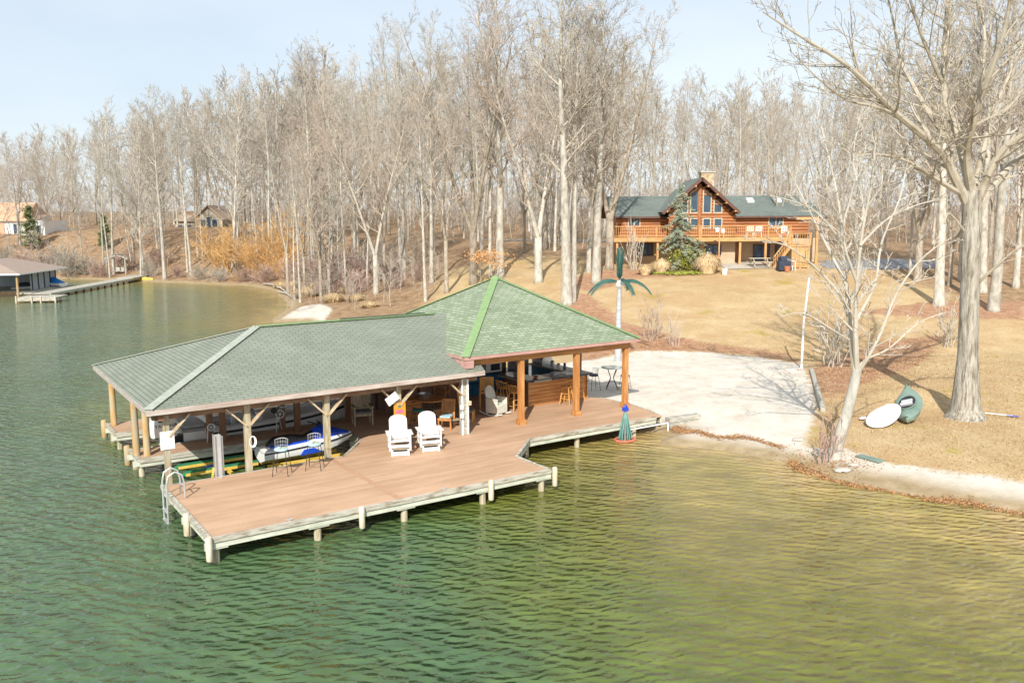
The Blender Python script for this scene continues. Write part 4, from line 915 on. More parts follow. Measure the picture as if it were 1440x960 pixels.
for s in (-1, 1):
    for i in range(4):
        t = .12 + i * .24; x = pk[0] + s * (pk[0] - fl[0]) * (1 - t); z = fl[1] + (pk[1] - fl[1]) * t - .3
        b = MB(); b.tube([(x, yf - .08, z), (x, YG - HO.y, z)], .08, 8); b.build('purlin', M['rail'], gr_, smooth=True)
for px in (1055.3, 1093.8):
    x = hx(px, 82); t = .45; z = EAV + (zr - EAV) * (hzz(283, 81.4) - EAV) / (zr - EAV); y = ye + (yr - ye) * ((z - EAV) / (zr - EAV))
    b = MB(); b.cbox((x, y, z + .08), (.62, .8, .22), 0, math.atan2(zr - EAV, yr - ye)); b.build('skylight', M['white'], rw)
b = MB(); cx0, cz1 = hx(983.5, 84.5), hzz(243, 84.5); cx1 = hx(1001, 84.5); b.box(cx0, cx1, 84.2 - HO.y, 85.4 - HO.y, zr - 1, cz1); ch = b.build('chimney', M['stone'], hs_)
b = MB(); b.box(cx0 - .1, cx1 + .1, 84.1 - HO.y, 85.5 - HO.y, cz1, cz1 + .12); b.build('chimney_cap', M['conc'], ch)
# balcony
yb = 76.6 - HO.y; xb0, xb1 = hx(862, 76.6), hx(1112, 76.6)
b = MB(); b.box(xb0, xb1, yb, YW - HO.y, DKZ - .12, DKZ); b.box(xb0, xb1, yb - .05, yb, DKZ - .34, DKZ + .01); bal = b.build('balcony', M['rail'], hs_)
def railing(p, q, z, par, name='railing', h=1.0, mat='rail'):
    b = MB(); p = Vector((*p, z)); q = Vector((*q, z)); d = q - p; n = max(1, int(d.length / 1.6)); up = Vector((0, 0, 1))
    for i in range(n + 1): a = p + d * i / n; b.beam(a, a + up * (h + .08), .1, .1)
    b.beam(p + up * h, q + up * h, .1, .06); b.beam(p + up * .14, q + up * .14, .05, .06); k = int(d.length / .19)
    for i in range(k): a = p + d * (i + .5) / k; b.beam(a + up * .16, a + up * (h - .03), .035, .035)
    return b.build(name, M[mat], par)
railing((xb0, yb + .06), (hx(984, 76.6), yb + .06), DKZ, bal); railing((hx(986, 76.6), yb + .06), (xb1, yb + .06), DKZ, bal); railing((xb0 + .05, yb + .1), (xb0 + .05, YW - HO.y - .2), DKZ, bal)
for px in (868, 925, 1041, 1077, 1108):
    x = hx(px, 76.8); b = MB(); b.box(x - .09, x + .09, yb + .1, yb + .28, -.4, DKZ - .12); b.build('balcony_post', M['rail'], bal)
# lower storey
lw = MB(); lw.box(xl + .1, hx(936), YW - HO.y - .05, YW - HO.y + .1, -.5, DKZ - .13); lw.build('lower_wall', M['stucco'], hs_)
lw = MB(); lw.box(hx(984, 78), hx(1034, 78), YG - HO.y - .3, YW - HO.y, -.5, DKZ - .13); lw.box(hx(936), hx(984, 78) - .01, YW - HO.y - .04, YW - HO.y + .1, -.5, DKZ - .13); lw.build('lower_wall', M['stucco'], hs_)
lw = MB(); lw.box(hx(1042), xr + .8, YW - HO.y - .05, YW - HO.y + .1, -.5, DKZ - .13); lw.build('lower_wall', M['stucco'], hs_)
window(hs_, *wrect(897.5, 343.5, 917, 358.5, YW - .1), YW - .12, 3, 2, gl='bluegl', mat='rough')
window(hs_, *wrect(993, 345, 1013, 356, YG - .35), YG - .36, 2, 1, gl='bluegl', mat='rough')
window(hs_, *wrect(1060, 345, 1081, 366, YW - .1), YW - .12, 2, 1, gl='bluegl', mat='rough', name='glass_door')
window(hs_, *wrect(1091, 345, 1100, 362, YW - .1), YW - .12, 1, 1, gl='bluegl', mat='rough')
# stair and landing on the right
xs0, xs1 = hx(1086, 75.6), hx(1110, 75.6); zl = 2.0; n = 10
b = MB()
for i in range(n): x = xs0 + (xs1 - xs0) * i / n; b.box(x, x + (xs1 - xs0) / n + .03, -3.1, -2.1, zl * (i + 1) / n - .05, zl * (i + 1) / n)
b.beam((xs0, -3.12, 0), (xs1, -3.12, zl), .05, .25); b.beam((xs0, -2.08, 0), (xs1, -2.08, zl), .05, .25)
for y in (-3.12,):
    b.beam((xs0, y, 1.0), (xs1, y, zl + 1), .08, .08)
    for i in range(11): x = xs0 + (xs1 - xs0) * i / 10; b.beam((x, y, zl * i / 10), (x, y, zl * i / 10 + 1), .04, .04)
b.build('stair', M['rail'], hs_)
b = MB(); xl2 = hx(1136, 75.6); b.box(xs1, xl2, -3.2, 1.4, zl - .12, zl)
for x in (xs1 + .1, (xs1 + xl2) / 2, xl2 - .1): b.box(x - .07, x + .07, -3.15, -3.0, -.4, zl - .12)
for i in range(9): b.box(xs1 + .1, xl2 - .1, -3.1, -3.06, .1 + i * .2, .26 + i * .2)
ld = b.build('landing', M['rail'], hs_); railing((xs1, -3.15), (xl2, -3.15), zl, ld)
b = MB(); x0 = hx(1150, 77); b.box(x0 - .1, x0 + .1, -.9, -.7, -.4, EAV - .2); b.box(hx(1120, 77), x0 + .1, -.85, -.65, EAV - .35, EAV - .12); b.build('porch_post', M['rail'], hs_)
# lamp pole by the middle window
lpz = h1(hx(1011.7, 75) + HO.x, 75.0)
lp = empty('patio_lamp', (hx(1011.7, 75) + HO.x, 75.0, lpz), 0, 'thin wooden pole lamp with two white lanterns in front of the house middle window', 'lamp')
b = MB(); b.beam((0, 0, -.3), (0, 0, hzz(322, 75) + HO.z - lpz), .1, .1); b.build('pole', M['rail'], lp)
b = MB(); zz = hzz(322, 75) + HO.z - lpz; b.lathe([(.14, -.25), (.2, .0), (.05, .14)], (-.2, 0, zz), 8); b.build('lantern', M['white'], lp); b = MB(); b.lathe([(.14, -.25), (.2, .0), (.05, .14)], (.3, 0, zz - .1), 8); b.build('lantern', M['white'], lp)
# patio and drive: sheets that follow the slope
def sheet(name, poly, mat, lift=.03, st=.8):
    xs = [p[0] for p in poly]; ys = [p[1] for p in poly]; X = np.arange(min(xs), max(xs) + st, st); Y = np.arange(min(ys), max(ys) + st, st); gx, gy = np.meshgrid(X, Y); z = hz(gx.ravel(), gy.ravel()) + lift
    ins = inpoly(gx.ravel(), gy.ravel(), poly); b = MB(); idx = {}
    nx = len(X)
    for j in range(len(Y) - 1):
        for i in range(nx - 1):
            q = [j * nx + i, j * nx + i + 1, (j + 1) * nx + i + 1, (j + 1) * nx + i]
            if sum(ins[k] for k in q) >= 3:
                for k in q:
                    if k not in idx: idx[k] = len(b.v); b.v.append((gx.ravel()[k], gy.ravel()[k], z[k]))
                b.f.append(tuple(idx[k] for k in q))
    o = b.build(name, mat, smooth=True, fixn=False); return tag(o, kind='structure')
sheet('patio', [(18.5, 74.4), (24.8, 74.6), (24.8, 79.4), (18.5, 79.4)], M['conc'], .05, .4)
M['gravel'] = pm('grey_drive', (.20, .20, .205), (.28, .28, .285), 4, rough=.95, bump=.3)
sheet('driveway', [tuple(gp(*q)[:2]) for q in ((1150, 378), (1230, 382), (1320, 380), (1330, 366), (1240, 364), (1150, 366))], M['gravel'])
sheet('road', [(-4, 118), (24, 112), (24, 115), (-4, 121.5)], M['gravel'], .04, .9)

# furniture on the balcony and the patio
def simple_chair(name, x, y, z, rz, mat, label, group=None, scale=1, slats=5, arms=True, h=.95, cat='chair', cush=None, seat_h=.42, w=.56):
    e = empty(name, (x, y, z), rz, label, cat, group); e.scale = (scale,) * 3; m_ = M[mat]; d = w / 2
    for sx in (-1, 1):
        b = MB(); b.beam((sx * (d - .03), -.24, 0), (sx * (d - .03), -.24, .62 + seat_h - .42 if arms else seat_h), .05, .05); b.build('leg', m_, e)
        b = MB(); b.beam((sx * (d - .03), .24, 0), (sx * (d - .03), .24, seat_h), .05, .05); b.beam((sx * (d - .03), .24, seat_h), (sx * (d - .03), .34, h), .05, .05); b.build('leg', m_, e)
        if arms: b = MB(); b.box(sx * (d - .03) - .045, sx * (d - .03) + .045, -.3, .27, .62 + seat_h - .42, .65 + seat_h - .42); b.build('armrest', m_, e)
    b = MB()
    for i in range(5): y0 = -.27 + i * .105; b.box(-d + .05, d - .05, y0, y0 + .09, seat_h - .025, seat_h)
    b.box(-d, d, -.28, -.24, seat_h - .09, seat_h - .02); b.box(-d, d, .2, .24, seat_h - .09, seat_h - .02); b.build('seat', m_, e)
    b = MB(); b.beam((-d + .03, .335, h - .04), (d - .03, .335, h - .04), .03, .09); b.beam((-d + .03, .26, seat_h + .1), (d - .03, .26, seat_h + .1), .03, .06)
    for i in range(slats): x_ = -d + .09 + (w - .18) * i / (slats - 1); b.beam((x_, .265, seat_h + .12), (x_, .33, h - .06), .07 if slats < 7 else .035, .02, (0, 1, 0))
    b.build('backrest', m_, e)
    if cush: b = MB(); b.box(-d + .06, d - .06, -.24, .22, seat_h + .002, seat_h + .06); b.build('cushion', M[cush], e, bevel=.02)
    return e
bz = HO.z + DKZ
for px, lab in ((1054, 'white plastic chair on the balcony just right of the gable'), (1066, 'second pale chair further right on the log house balcony')):
    simple_chair('balcony_chair', hx(px, 77.6) + HO.x, 77.7, bz, math.pi, 'white', lab, scale=1.05)
simple_chair('balcony_chair', hx(1105, 77.6) + HO.x, 77.8, bz, 2.6, 'white', 'pale chair at the right end of the log house balcony')
def picnic(x, y, z, rz, mat, label):
    e = empty('picnic_table', (x, y, z), rz, label, 'table'); b = MB()
    for i in range(5): b.box(-.9, .9, -.38 + i * .155, -.24 + i * .155, .72, .76)
    b.build('tabletop', M[mat], e)
    for s in (-1, 1):
        b = MB(); b.box(-.9, .9, s * .7 - .12, s * .7 + .12, .42, .46); b.build('bench', M[mat], e)
        b = MB(); b.beam((s * .6, -.75, 0), (s * .6, -.25, .72), .05, .09); b.beam((s * .6, .75, 0), (s * .6, .25, .72), .05, .09); b.beam((s * .6, -.8, .38), (s * .6, .8, .38), .05, .08); b.build('frame', M[mat], e)
    return e
picnic(hx(1069, 75.5) + HO.x, 75.5, h1(22.4, 75.5) + .05, .05, 'frame', 'small pale wooden picnic table on the patio before the glass door')
e = empty('grill', (hx(1104, 73.6) + HO.x, 73.6, h1(24.3, 73.6)), .2, 'barbecue grill under dark navy cover by the foot of the wooden stair', 'grill')
M['navy'] = pm('navy_cover', (.02, .03, .055), (.04, .055, .09), 3, rough=.7)
b = MB(); b.box(-.55, .55, -.3, .3, .05, .85); b.build('cart', M['navy'], e, bevel=.03); b = MB(); b.loft([[(-.4 * s, y, z) for y, z in ((-.3, .86), (.3, .86), (.28, 1.1), (0, 1.25), (-.28, 1.1))] for s in (1, -1)]); b.build('lid', M['navy'], e); b = MB(); b.box(.56, 1.0, -.28, .28, .8, .84); b.box(.9, .95, -.25, -.2, 0, .8); b.box(.9, .95, .2, .25, 0, .8); b.build('side_shelf', M['white'], e)
e = empty('flower_pot', (hx(1109, 73.2) + HO.x, 73.2, h1(24.7, 73.2)), 0, 'terracotta pot standing beside the covered grill', 'pot'); b = MB(); b.lathe([(.2, 0), (.28, .4), (.31, .4), (.31, .46), (.26, .46)], n=14); b.build('pot', pm('terracotta', (.42, .15, .08), (.5, .2, .1)), e, smooth=True); b = MB(); b.lathe([(.25, .40), (.2, .43), (.03, .45)], n=10); b.build('soil', M['rough'], e)
e = empty('bucket', (hx(1020.5, 72.6) + HO.x, 72.6, h1(18, 72.6)), 0, 'small white bucket left on the lawn edge right of the tall grass mound', 'bucket'); b = MB(); b.lathe([(.2, 0), (.26, .5), (.27, .52), (.23, .52), (.2, .3)], n=14); b.build('body', M['white'], e, smooth=True); b = MB(); b.tube([(-.26, 0, .45), (-.2, 0, .62), (0, 0, .7), (.2, 0, .62), (.26, 0, .45)], .012, 5); b.build('handle', M['alu'], e)

# ------------------------------------------------------------ house far behind the cove
M['fwall'] = pm('grey_brown_siding', (.34, .30, .23), (.42, .38, .30), 2, (.3, .3, 8), .8)
M['froof'] = pm('faded_brown_roof', (.30, .22, .16), (.38, .29, .22), 3)
M['tanroof'] = pm('tan_orange_roof', (.50, .30, .18), (.58, .38, .25), 3)
Yh = 168; a0 = hp(241, 345, Yh); a1 = hp(320, 345, Yh); gx = hp(293, 292, Yh)
fz = h1(gx[0], Yh); E = empty('lake_house', (gx[0], Yh, fz), 0, 'grey brown house with steep gable and stilted deck seen through the trees behind the cove', 'house')
fx = lambda px: hp(px, 300, Yh)[0] - gx[0]; fzz = lambda py: hp(293, py, Yh)[1] - fz
b = MB(); b.prism([(fx(274), -1), (fx(312), -1), (fx(312), fzz(307)), (fx(293), fzz(291)), (fx(274), fzz(307))], 'y', 0, 9); b.build('gable_wall', M['fwall'], E)
b = MB(); b.box(fx(241), fx(274) - .02, 1.5, 8, -1, fzz(311)); b.build('wing_wall', M['fwall'], E)
b = MB()
for s, p in ((-1, 271), (1, 315)): b.beam((fx(p), 4.3, fzz(309)), (fx(293), 4.3, fzz(289)), 9.6, .2)
b.build('roof', M['froof'], E)
b = MB(); b.beam((fx(240), 1, fzz(311)), (fx(240), 5, fzz(303)), .1, .1); b.add([(fx(239), .9, fzz(311)), (fx(275), .9, fzz(311)), (fx(275), 5, fzz(302)), (fx(239), 5, fzz(302)), (fx(275), 9, fzz(311)), (fx(239), 9, fzz(311))], [(0, 1, 2, 3), (3, 2, 4, 5)]); b.build('wing_roof', M['froof'], E)
HO_keep = HO.copy(); HO.y = Yh
for p0, p1 in ((281, 288), (290, 296), (298, 305)): window(E, fx(p0), fx(p1), fzz(322), fzz(309 if p0 != 290 else 305), Yh - .1, 1, 1, gl='glass')
for p0, p1 in ((246, 252), (258, 265)): window(E, fx(p0), fx(p1), fzz(324), fzz(316), Yh + 1.4, 1, 1, gl='glass')
HO.y = HO_keep.y
b = MB(); b.box(fx(256), fx(316), -3, -.02, fzz(329) - .2, fzz(329)); dd = b.build('deck', M['fwall'], E); railing((fx(256), -2.9), (fx(316), -2.9), fzz(329), dd, mat='fwall')
for px in (258, 272, 286, 300, 314): x = fx(px); b = MB(); b.box(x - .12, x + .12, -2.9, -2.66, -2, fzz(329) - .2); b.build('stilt', M['rough'], dd)

Yh2 = 150; q0 = hp(20, 310, Yh2); f2 = h1(q0[0], Yh2); E = empty('white_house', (q0[0], Yh2, f2), 0, 'white house with orange tan roof at the far left behind the boathouse', 'house')
fx = lambda px: hp(px, 300, Yh2)[0] - q0[0]; fzz = lambda py: hp(20, py, Yh2)[1] - f2
b = MB(); b.box(fx(-40), fx(61), 0, 8, -2, fzz(310)); b.build('wall', M['white'], E)
b = MB(); b.add([(fx(-44), -.5, fzz(311)), (fx(38), -.5, fzz(311)), (fx(34), 4, fzz(284)), (fx(-40), 4, fzz(284)), (fx(38), 8.5, fzz(311)), (fx(-44), 8.5, fzz(311))], [(0, 1, 2, 3), (3, 2, 4, 5), (1, 4, 2)]); b.build('roof', M['tanroof'], E)
b = MB(); b.add([(fx(38), .3, fzz(310)), (fx(64), .3, fzz(310)), (fx(62), 4, fzz(302)), (fx(38), 4, fzz(302))], [(0, 1, 2, 3)]); b.build('garage_roof', M['froof'], E)
HO.y = Yh2
window(E, fx(18), fx(28), fzz(328), fzz(315), Yh2 - .1, 2, 1); window(E, fx(-10), fx(4), fzz(338), fzz(314), Yh2 - .1, 1, 1, mat='tanroof', gl='tanroof', name='door'); window(E, fx(45), fx(55), fzz(330), fzz(318), Yh2 - .1, 2, 1)
HO.y = HO_keep.y

# ------------------------------------------------------------ swing arbor on the cove bank
g0 = gp(164, 387); E = empty('swing_arbor', g0, 0, 'weathered arched swing arbor of pale timber on the bank above the far dock', 'arbor')
k = g0.y / F
for sx, sy in ((-13, 0), (13, 0), (-8, 1.2), (9, 1.2)):
    b = MB(); b.box(sx * k - .07, sx * k + .07, sy - .07, sy + .07, -.3, 2.3); b.build('post', M['grey'], E)
b = MB()
for y in (0, 1.2):
    pts = [(-17 * k + 34 * k * t, y, 2.3 + .55 * math.sin(math.pi * t)) for t in [i / 8 for i in range(9)]]
    for p, q in zip(pts[:-1], pts[1:]): b.beam(p, q, .07, .16)
for i in range(9): t = i / 8; b.beam((-17 * k + 34 * k * t, -.2, 2.42 + .55 * math.sin(math.pi * t)), (-17 * k + 34 * k * t, 1.4, 2.42 + .55 * math.sin(math.pi * t)), .05, .08)
b.build('arched_top', M['grey'], E)
b = MB(); b.box(-.85, .85, .3, .8, .5, .56); b.box(-.85, .85, .78, .84, .56, 1.1); b.beam((-.8, .5, .56), (-.8, .5, 2.4), .03, .03); b.beam((.8, .5, .56), (.8, .5, 2.4), .03, .03); b.build('swing_seat', M['grey'], E)

# ------------------------------------------------------------ neighbour's boathouse at the far left
C0 = at(27, 385, 2.75); C1 = at(95, 375.5, 2.75); dv_ = (C1 - C0); dv_.z = 0; Lb = dv_.length; dv_.normalize(); lf = Vector((-dv_.y, dv_.x, 0)); ang = math.atan2(dv_.y, dv_.x)
E = empty('neighbour_boathouse', (C0.x, C0.y, 0), ang, 'brown roofed grey boathouse of the neighbour at the left edge across the water', 'boathouse')
Wb = 9.5; M['nroof'] = pm('brown_shingles', (.27, .205, .165), (.37, .29, .24), 3, (1, 6, 1), .9); M['nwall'] = pm('blue_grey_siding', (.36, .42, .44), (.44, .50, .52), 2, (6, 6, .3), .7)
b = MB(); b.add([(0, 0, 2.75), (Lb, 0, 2.75), (Lb, Wb, 2.75), (0, Wb, 2.75), (4.4, Wb / 2, 4.15), (Lb - 4.4, Wb / 2, 4.15)], [(0, 1, 5, 4), (1, 2, 5), (2, 3, 4, 5), (3, 0, 4)]); b.build('roof', M['nroof'], E)
b = MB(); b.add([(.05, .05, 2.6), (Lb - .05, .05, 2.6), (Lb - .05, Wb - .05, 2.6), (.05, Wb - .05, 2.6)], [(0, 1, 2, 3)]); b.build('soffit', M['fwall'], E)
for p, q in (((0, 0), (Lb, 0)), ((0, 0), (0, Wb)), ((Lb, 0), (Lb, Wb)), ((0, Wb), (Lb, Wb))): b = MB(); b.beam((p[0], p[1], 2.68), (q[0], q[1], 2.68), .05, .16); b.build('fascia', M['white'], E)
b = MB(); b.box(5.2, Lb - 1.2, 1.0, 1.12, .5, 2.6); wl = b.build('siding', M['nwall'], E); 
for i in range(5): x = 5.3 + i * (Lb - 6.7) / 4; b = MB(); b.box(x, x + .16, .93, 1.0, .5, 2.6); b.build('batten', M['navy'], wl)
b = MB(); b.box(Lb - 1.32, Lb - 1.2, 1.12, Wb - 1, .5, 2.6); b.build('siding', M['nwall'], E)
for x, y in ((.5, .5), (.5, 4.7), (.5, 9), (5, 4.7), (5, 9), (10, 9)): b = MB(); b.tube([(x, y, -1.5), (x, y, 2.6)], .12, 8); b.build('post', M['postgold'], E)
b = MB(); b.box(1.2, Lb, -.6, 1.0, .45, .58); b.box(5, Lb, 1.12, Wb, .45, .58); b.box(.2, 5, 4.3, 5.2, .45, .58); b.build('deck', M['grey'], E)
for x in (2, 5, 8, 11, 14): b = MB(); b.tube([(x, -.5, -1.5), (x, -.5, .45)], .11, 7); b.build('piling', M['rough'], E)
# its floating platform and long walkway
p0 = at(22, 425, .1); p1 = at(80, 424, .1); u_ = (p1 - p0).normalized(); E = empty('float_platform', (p0.x, p0.y, 0), math.atan2(u_.y, u_.x), 'low grey platform on yellow poles in front of the neighbour boathouse', 'dock'); Lp = (p1 - p0).length
b = MB(); b.box(0, Lp, 0, 3.2, .42, .55); b.build('deck', M['grey'], E); b = MB(); b.box(0, Lp, -.06, -.002, .2, .5); b.build('edge_board', M['rim'], E)
for x in (.1, Lp * .4, Lp * .62, Lp - .1): b = MB(); b.tube([(x, -.12, -1.5), (x, -.12, .75)], .08, 7); b.build('pole', M['bumper'], E)
a = at(88, 410, .5); c = at(200, 389.5, .5); u_ = (c - a); Lw = u_.length; E = empty('walkway', (a.x, a.y, 0), math.atan2(u_.y, u_.x), 'long grey plank walkway linking the neighbour boathouse to the cove bank', 'dock')
b = MB(); b.box(-3, Lw, 0, 1.9, .48, .58); b.box(Lw - 4, Lw + 2, -.3, 2.2, .585, .66); b.build('deck', M['grey'], E); b = MB(); b.box(-3, Lw, -.07, -.005, .3, .58); b.build('edge_board', M['joist'], E)
for i in range(12): x = -2.5 + i * (Lw - 0) / 12; b = MB(); b.tube([(x, .08, -1.5), (x, .08, .47)], .13, 7); b.build('piling', M['rough'], E)
b = MB(); q = gp(192, 395); b.tube([(0, 0, 0), (1.2, .1, .12), (2.4, 0, .05)], [.25, .35, .2], 8)
o = b.build('rowboat_cover', pm('yellow_tarp', (.5, .36, .06), (.6, .45, .12), 3), smooth=True); o.location = (q.x, q.y, q.z + .1); tag(o, 'folded yellow tarp lying at the shore end of the long walkway', 'tarp')
# ------------------------------------------------------------ shrubs, brush and garden plants
M['gold'] = pm('golden_willow_twigs', (.50, .28, .095), (.60, .39, .17), 1, rough=.9, rnd_obj=.2)
M['mauve'] = pm('mauve_grey_twigs', (.32, .215, .175), (.44, .32, .26), 1, rough=.9, rnd_obj=.3)
M['straw'] = pm('straw_blades', (.56, .41, .22), (.70, .55, .34), 2, rough=.9, rnd_obj=.2)
M['needle'] = pm('blue_green_needles', (.18, .22, .14), (.31, .35, .25), 1.2, rough=.8)
M['yleaf'] = pm('yellow_green_leaves', (.20, .22, .03), (.40, .38, .07), 2, rough=.7)
M['green'] = pm('bright_green_leaves', (.20, .28, .03), (.32, .36, .07), 2, rough=.7)
M['lawnblade'] = pm('dormant_blades', (.34, .23, .11), (.50, .37, .21), 1.2, rough=.95)
M['oakleaf'] = pm('orange_dry_leaves', (.50, .25, .09), (.62, .37, .17), 3, rough=.9)
M['fallen'] = pm('fallen_leaves', (.26, .13, .055), (.46, .28, .13), 9, rough=.9, c3=(.38, .19, .075))
BR = dict(BASE, num=[0, 0, 6, 4, 3], seg=[0, 4, 3, 2, 1], rmin=.011, ang=(15, 45), Lref=[1, 2, 1, .5, .3], up=[0, .06, .05, .03, .02], wig=[0, .12, .14, .16, .1])
def shrub_mesh(seed, stems, H, spread, P=BR, r=.03):
    T = Tree(seed); g = T.r
    for i in range(stems):
        az = g.uniform(0, 6.283); d = rot_about(Vector((0, 0, 1)), R(abs(g.gauss(0, spread))), az); rr = g.uniform(0, H * .16)
        T.branch(Vector((math.cos(az) * rr, math.sin(az) * rr, -.15)), d, H * g.uniform(.55, 1), r, 1, P)
    me = bpy.data.meshes.new('stems'); me.from_pydata(T.cr.v, [], T.cr.f); return me
SHM = {'gold': [shrub_mesh(200 + i, 22, 5, 34) for i in range(2)], 'mauve': [shrub_mesh(210 + i, 40, 2.6, 48, r=.02) for i in range(2)], 'vase': [shrub_mesh(220, 12, 2.2, 16, dict(BR, num=[0, 0, 4, 3, 2]), .02)]}
SHC = {}
def shrub(kind, mat, x, y, H, label, group, name='shrub', wid=1.0, z=None):
    key = (kind, mat, rnd.randrange(len(SHM[kind])))
    if key not in SHC: mm_ = SHM[kind][key[2]].copy(); mm_.materials.append(M[mat]); SHC[key] = mm_
    o = bpy.data.objects.new(name, SHC[key]); col.objects.link(o); s = H / {'gold': 5, 'mauve': 2.6, 'vase': 2.2}[kind]
    o.location = (x, y, h1(x, y) if z is None else z); o.scale = (s * wid, s * wid, s); o.rotation_euler.z = rnd.uniform(0, 6.28); return tag(o, label, 'shrub', group)
for (px, py, hpx, w_, lab) in ((322, 385, 92, 1.2, 'large golden willow bush at the left end of the orange brush'), (352, 388, 78, 1.1, 'golden bush leaning over the water in the middle of the orange brush'), (378, 384, 86, 1.1, 'golden orange bush next to the dark thin trunk'),
                               (408, 380, 108, .9, 'tallest golden bush right by the pair of white trunks'), (302, 372, 55, 1.1, 'low golden bush below the grey brown far house'), (395, 392, 45, 1.2, 'low golden tangle at the water edge under the tallest golden bush')):
    p = gp(px, py); shrub('gold', 'gold', p.x, p.y, hgt(p, py - hpx * .85), lab, None, 'willow_bush', w_)
for (px, py, hpx) in ((440, 402, 48), (468, 408, 44), (418, 398, 40), (372, 397, 28), (500, 412, 36), (452, 416, 26), (486, 396, 50), (345, 396, 22), (515, 400, 40), (98, 388, 34), (122, 386, 30), (62, 380, 30), (85, 382, 40), (140, 389, 26), (210, 389, 26), (250, 391, 22), (280, 393, 24), (310, 395, 22), (5, 375, 34), (30, 378, 30), (180, 380, 30), (225, 375, 30), (560, 405, 24), (545, 395, 34), (588, 395, 26)):
    p = gp(px, py); shrub('mauve', 'mauve' if px > 330 else rnd.choice(('mauve', 'twigg', 'twig')), p.x, p.y, hgt(p, py - hpx), 'low tangled grey and mauve leafless shrub on the cove bank', 'leafless shrubs on the cove bank', 'bramble_bush', rnd.uniform(1, 1.4))
for (px, py, hpx, w_, mt_, lab) in ((915, 478, 62, .9, 'twigp', 'pinkish leafless bush on the mulch bed behind the beach, left one of the two'), (948, 487, 48, .8, 'twigp', 'pinkish leafless bush on the mulch bed behind the beach, right one of the two'),
                                    (1168, 515, 90, 1.1, 'paletwig', 'many stemmed leafless shrub on the mulch right of the white pole'), (893, 380, 68, .7, 'paletwig', 'bare multi stemmed shrub in front of the house left lower window'),
                                    (1158, 652, 70, .9, 'mauve', 'reddish brown bare shrub at the foot of the leaning shore tree'), (1330, 488, 70, .8, 'paletwig', 'thin bare sapling at left of the big oak trunk')):
    p = gp(px, py); shrub('vase', mt_, p.x, p.y, hgt(p, py - hpx), lab, None, 'bare_shrub', w_)
# orange leafed oak sapling
def leafcloud(b, c, rad, n, sz, g=rnd, clumps=14, flat=1.0):
    C = [(Vector(c) + Vector((g.gauss(0, .5) * rad[0], g.gauss(0, .5) * rad[1], g.gauss(0, .45) * rad[2])), g.uniform(.22, .42)) for _ in range(clumps)]
    for i in range(n):
        q, k = g.choice(C); p = q + Vector((g.gauss(0, k) * rad[0], g.gauss(0, k) * rad[1], g.gauss(0, k) * rad[2] * flat)); a = Vector((g.gauss(0, 1), g.gauss(0, 1), g.gauss(0, 1))).normalized(); u = a.orthogonal().normalized() * sz * g.uniform(.6, 1.3); v = a.cross(u).normalized() * sz * g.uniform(.35, .7)
        b.add([p - u, p + v, p + u, p - v], [(0, 1, 2, 3)])
p = gp(677, 400); e = empty('oak_sapling', p, 0, 'small oak sapling still holding orange dry leaves behind the pyramid roof peak', 'tree'); H_ = hgt(p, 350)
T = Tree(301); b = T.cr; T.branch(Vector((0, 0, -.1)), Vector((.1, 0, 1)).normalized(), H_, .06, 1, dict(BR, num=[0, 0, 9, 4, 2], ang=(40, 75))); b.build('trunk', M['barkb'], e, fixn=False)
b = MB(); leafcloud(b, (.2, 0, H_ * .78), (1.8, 1.5, .7), 900, .09, clumps=18); b.build('leaves', M['oakleaf'], e, fixn=False)
# blue-green cedar in front of the house
p = gp(957, 381); e = empty('cedar_tree', p, 0, 'sparse blue green conifer with drooping branches in front of the log house gable', 'tree'); H_ = hgt(p, 258); g = random.Random(9)
b = MB(); b.tube([(0, 0, -.2), (.05, 0, H_ * .5), (-.05, 0, H_)], [.16, .09, .02], 8); b.build('trunk', M['barkb'], e, smooth=True)
lf_ = MB(); br_ = MB()
for i in range(84):
    t = .1 + .88 * i / 84; z = H_ * t; Lb_ = (1.95 * (1 - t) ** .8 + .25) * g.uniform(.55, 1.25); az = g.uniform(0, 6.28); d = Vector((math.cos(az), math.sin(az), .25)); pts = [Vector((0, 0, z))]
    for k in range(4): d = Vector((d.x, d.y, d.z - .22)); pts.append(pts[-1] + d * Lb_ / 4)
    br_.tube(pts, [.03, .025, .02, .012, .006], 4, cap=False)
    for k in range(int(40 * Lb_ / 1.5)):
        s_ = g.uniform(.15, 1) * 4; j = min(int(s_), 3); q = pts[j].lerp(pts[j + 1], s_ - j) + Vector((g.gauss(0, .09), g.gauss(0, .09), g.gauss(-.05, .08))); a = Vector((g.gauss(0, 1), g.gauss(0, 1), g.gauss(0, .5))).normalized(); w_ = a.orthogonal().normalized() * .045; lf_.add([q - w_, q + a * .2, q + w_, q - a * .16], [(0, 1, 2, 3)])
br_.build('branches', M['barkb'], e, fixn=False); lf_.build('needles', M['needle'], e, fixn=False)
p = gp(965, 380); e = empty('evergreen_shrub', p, 0, 'dense yellow green evergreen shrub at the foot of the blue green conifer', 'shrub'); b = MB()
leafcloud(b, (0, -.3, 1.1), (1.15, 1.0, .9), 2600, .085, clumps=34); b.build('foliage', M['yleaf'], e, fixn=False)
b = MB()
for k in range(9): a = k * .7; b.tube([(0, -.3, -.1), (.6 * math.cos(a), -.3 + .5 * math.sin(a), 1.3)], [.03, .01], 4)
b.build('stems', M['barkb'], e)
M['ggrass'] = pm('creeping_green', (.24, .30, .035), (.38, .38, .08), 3, rough=.8)
b = MB()
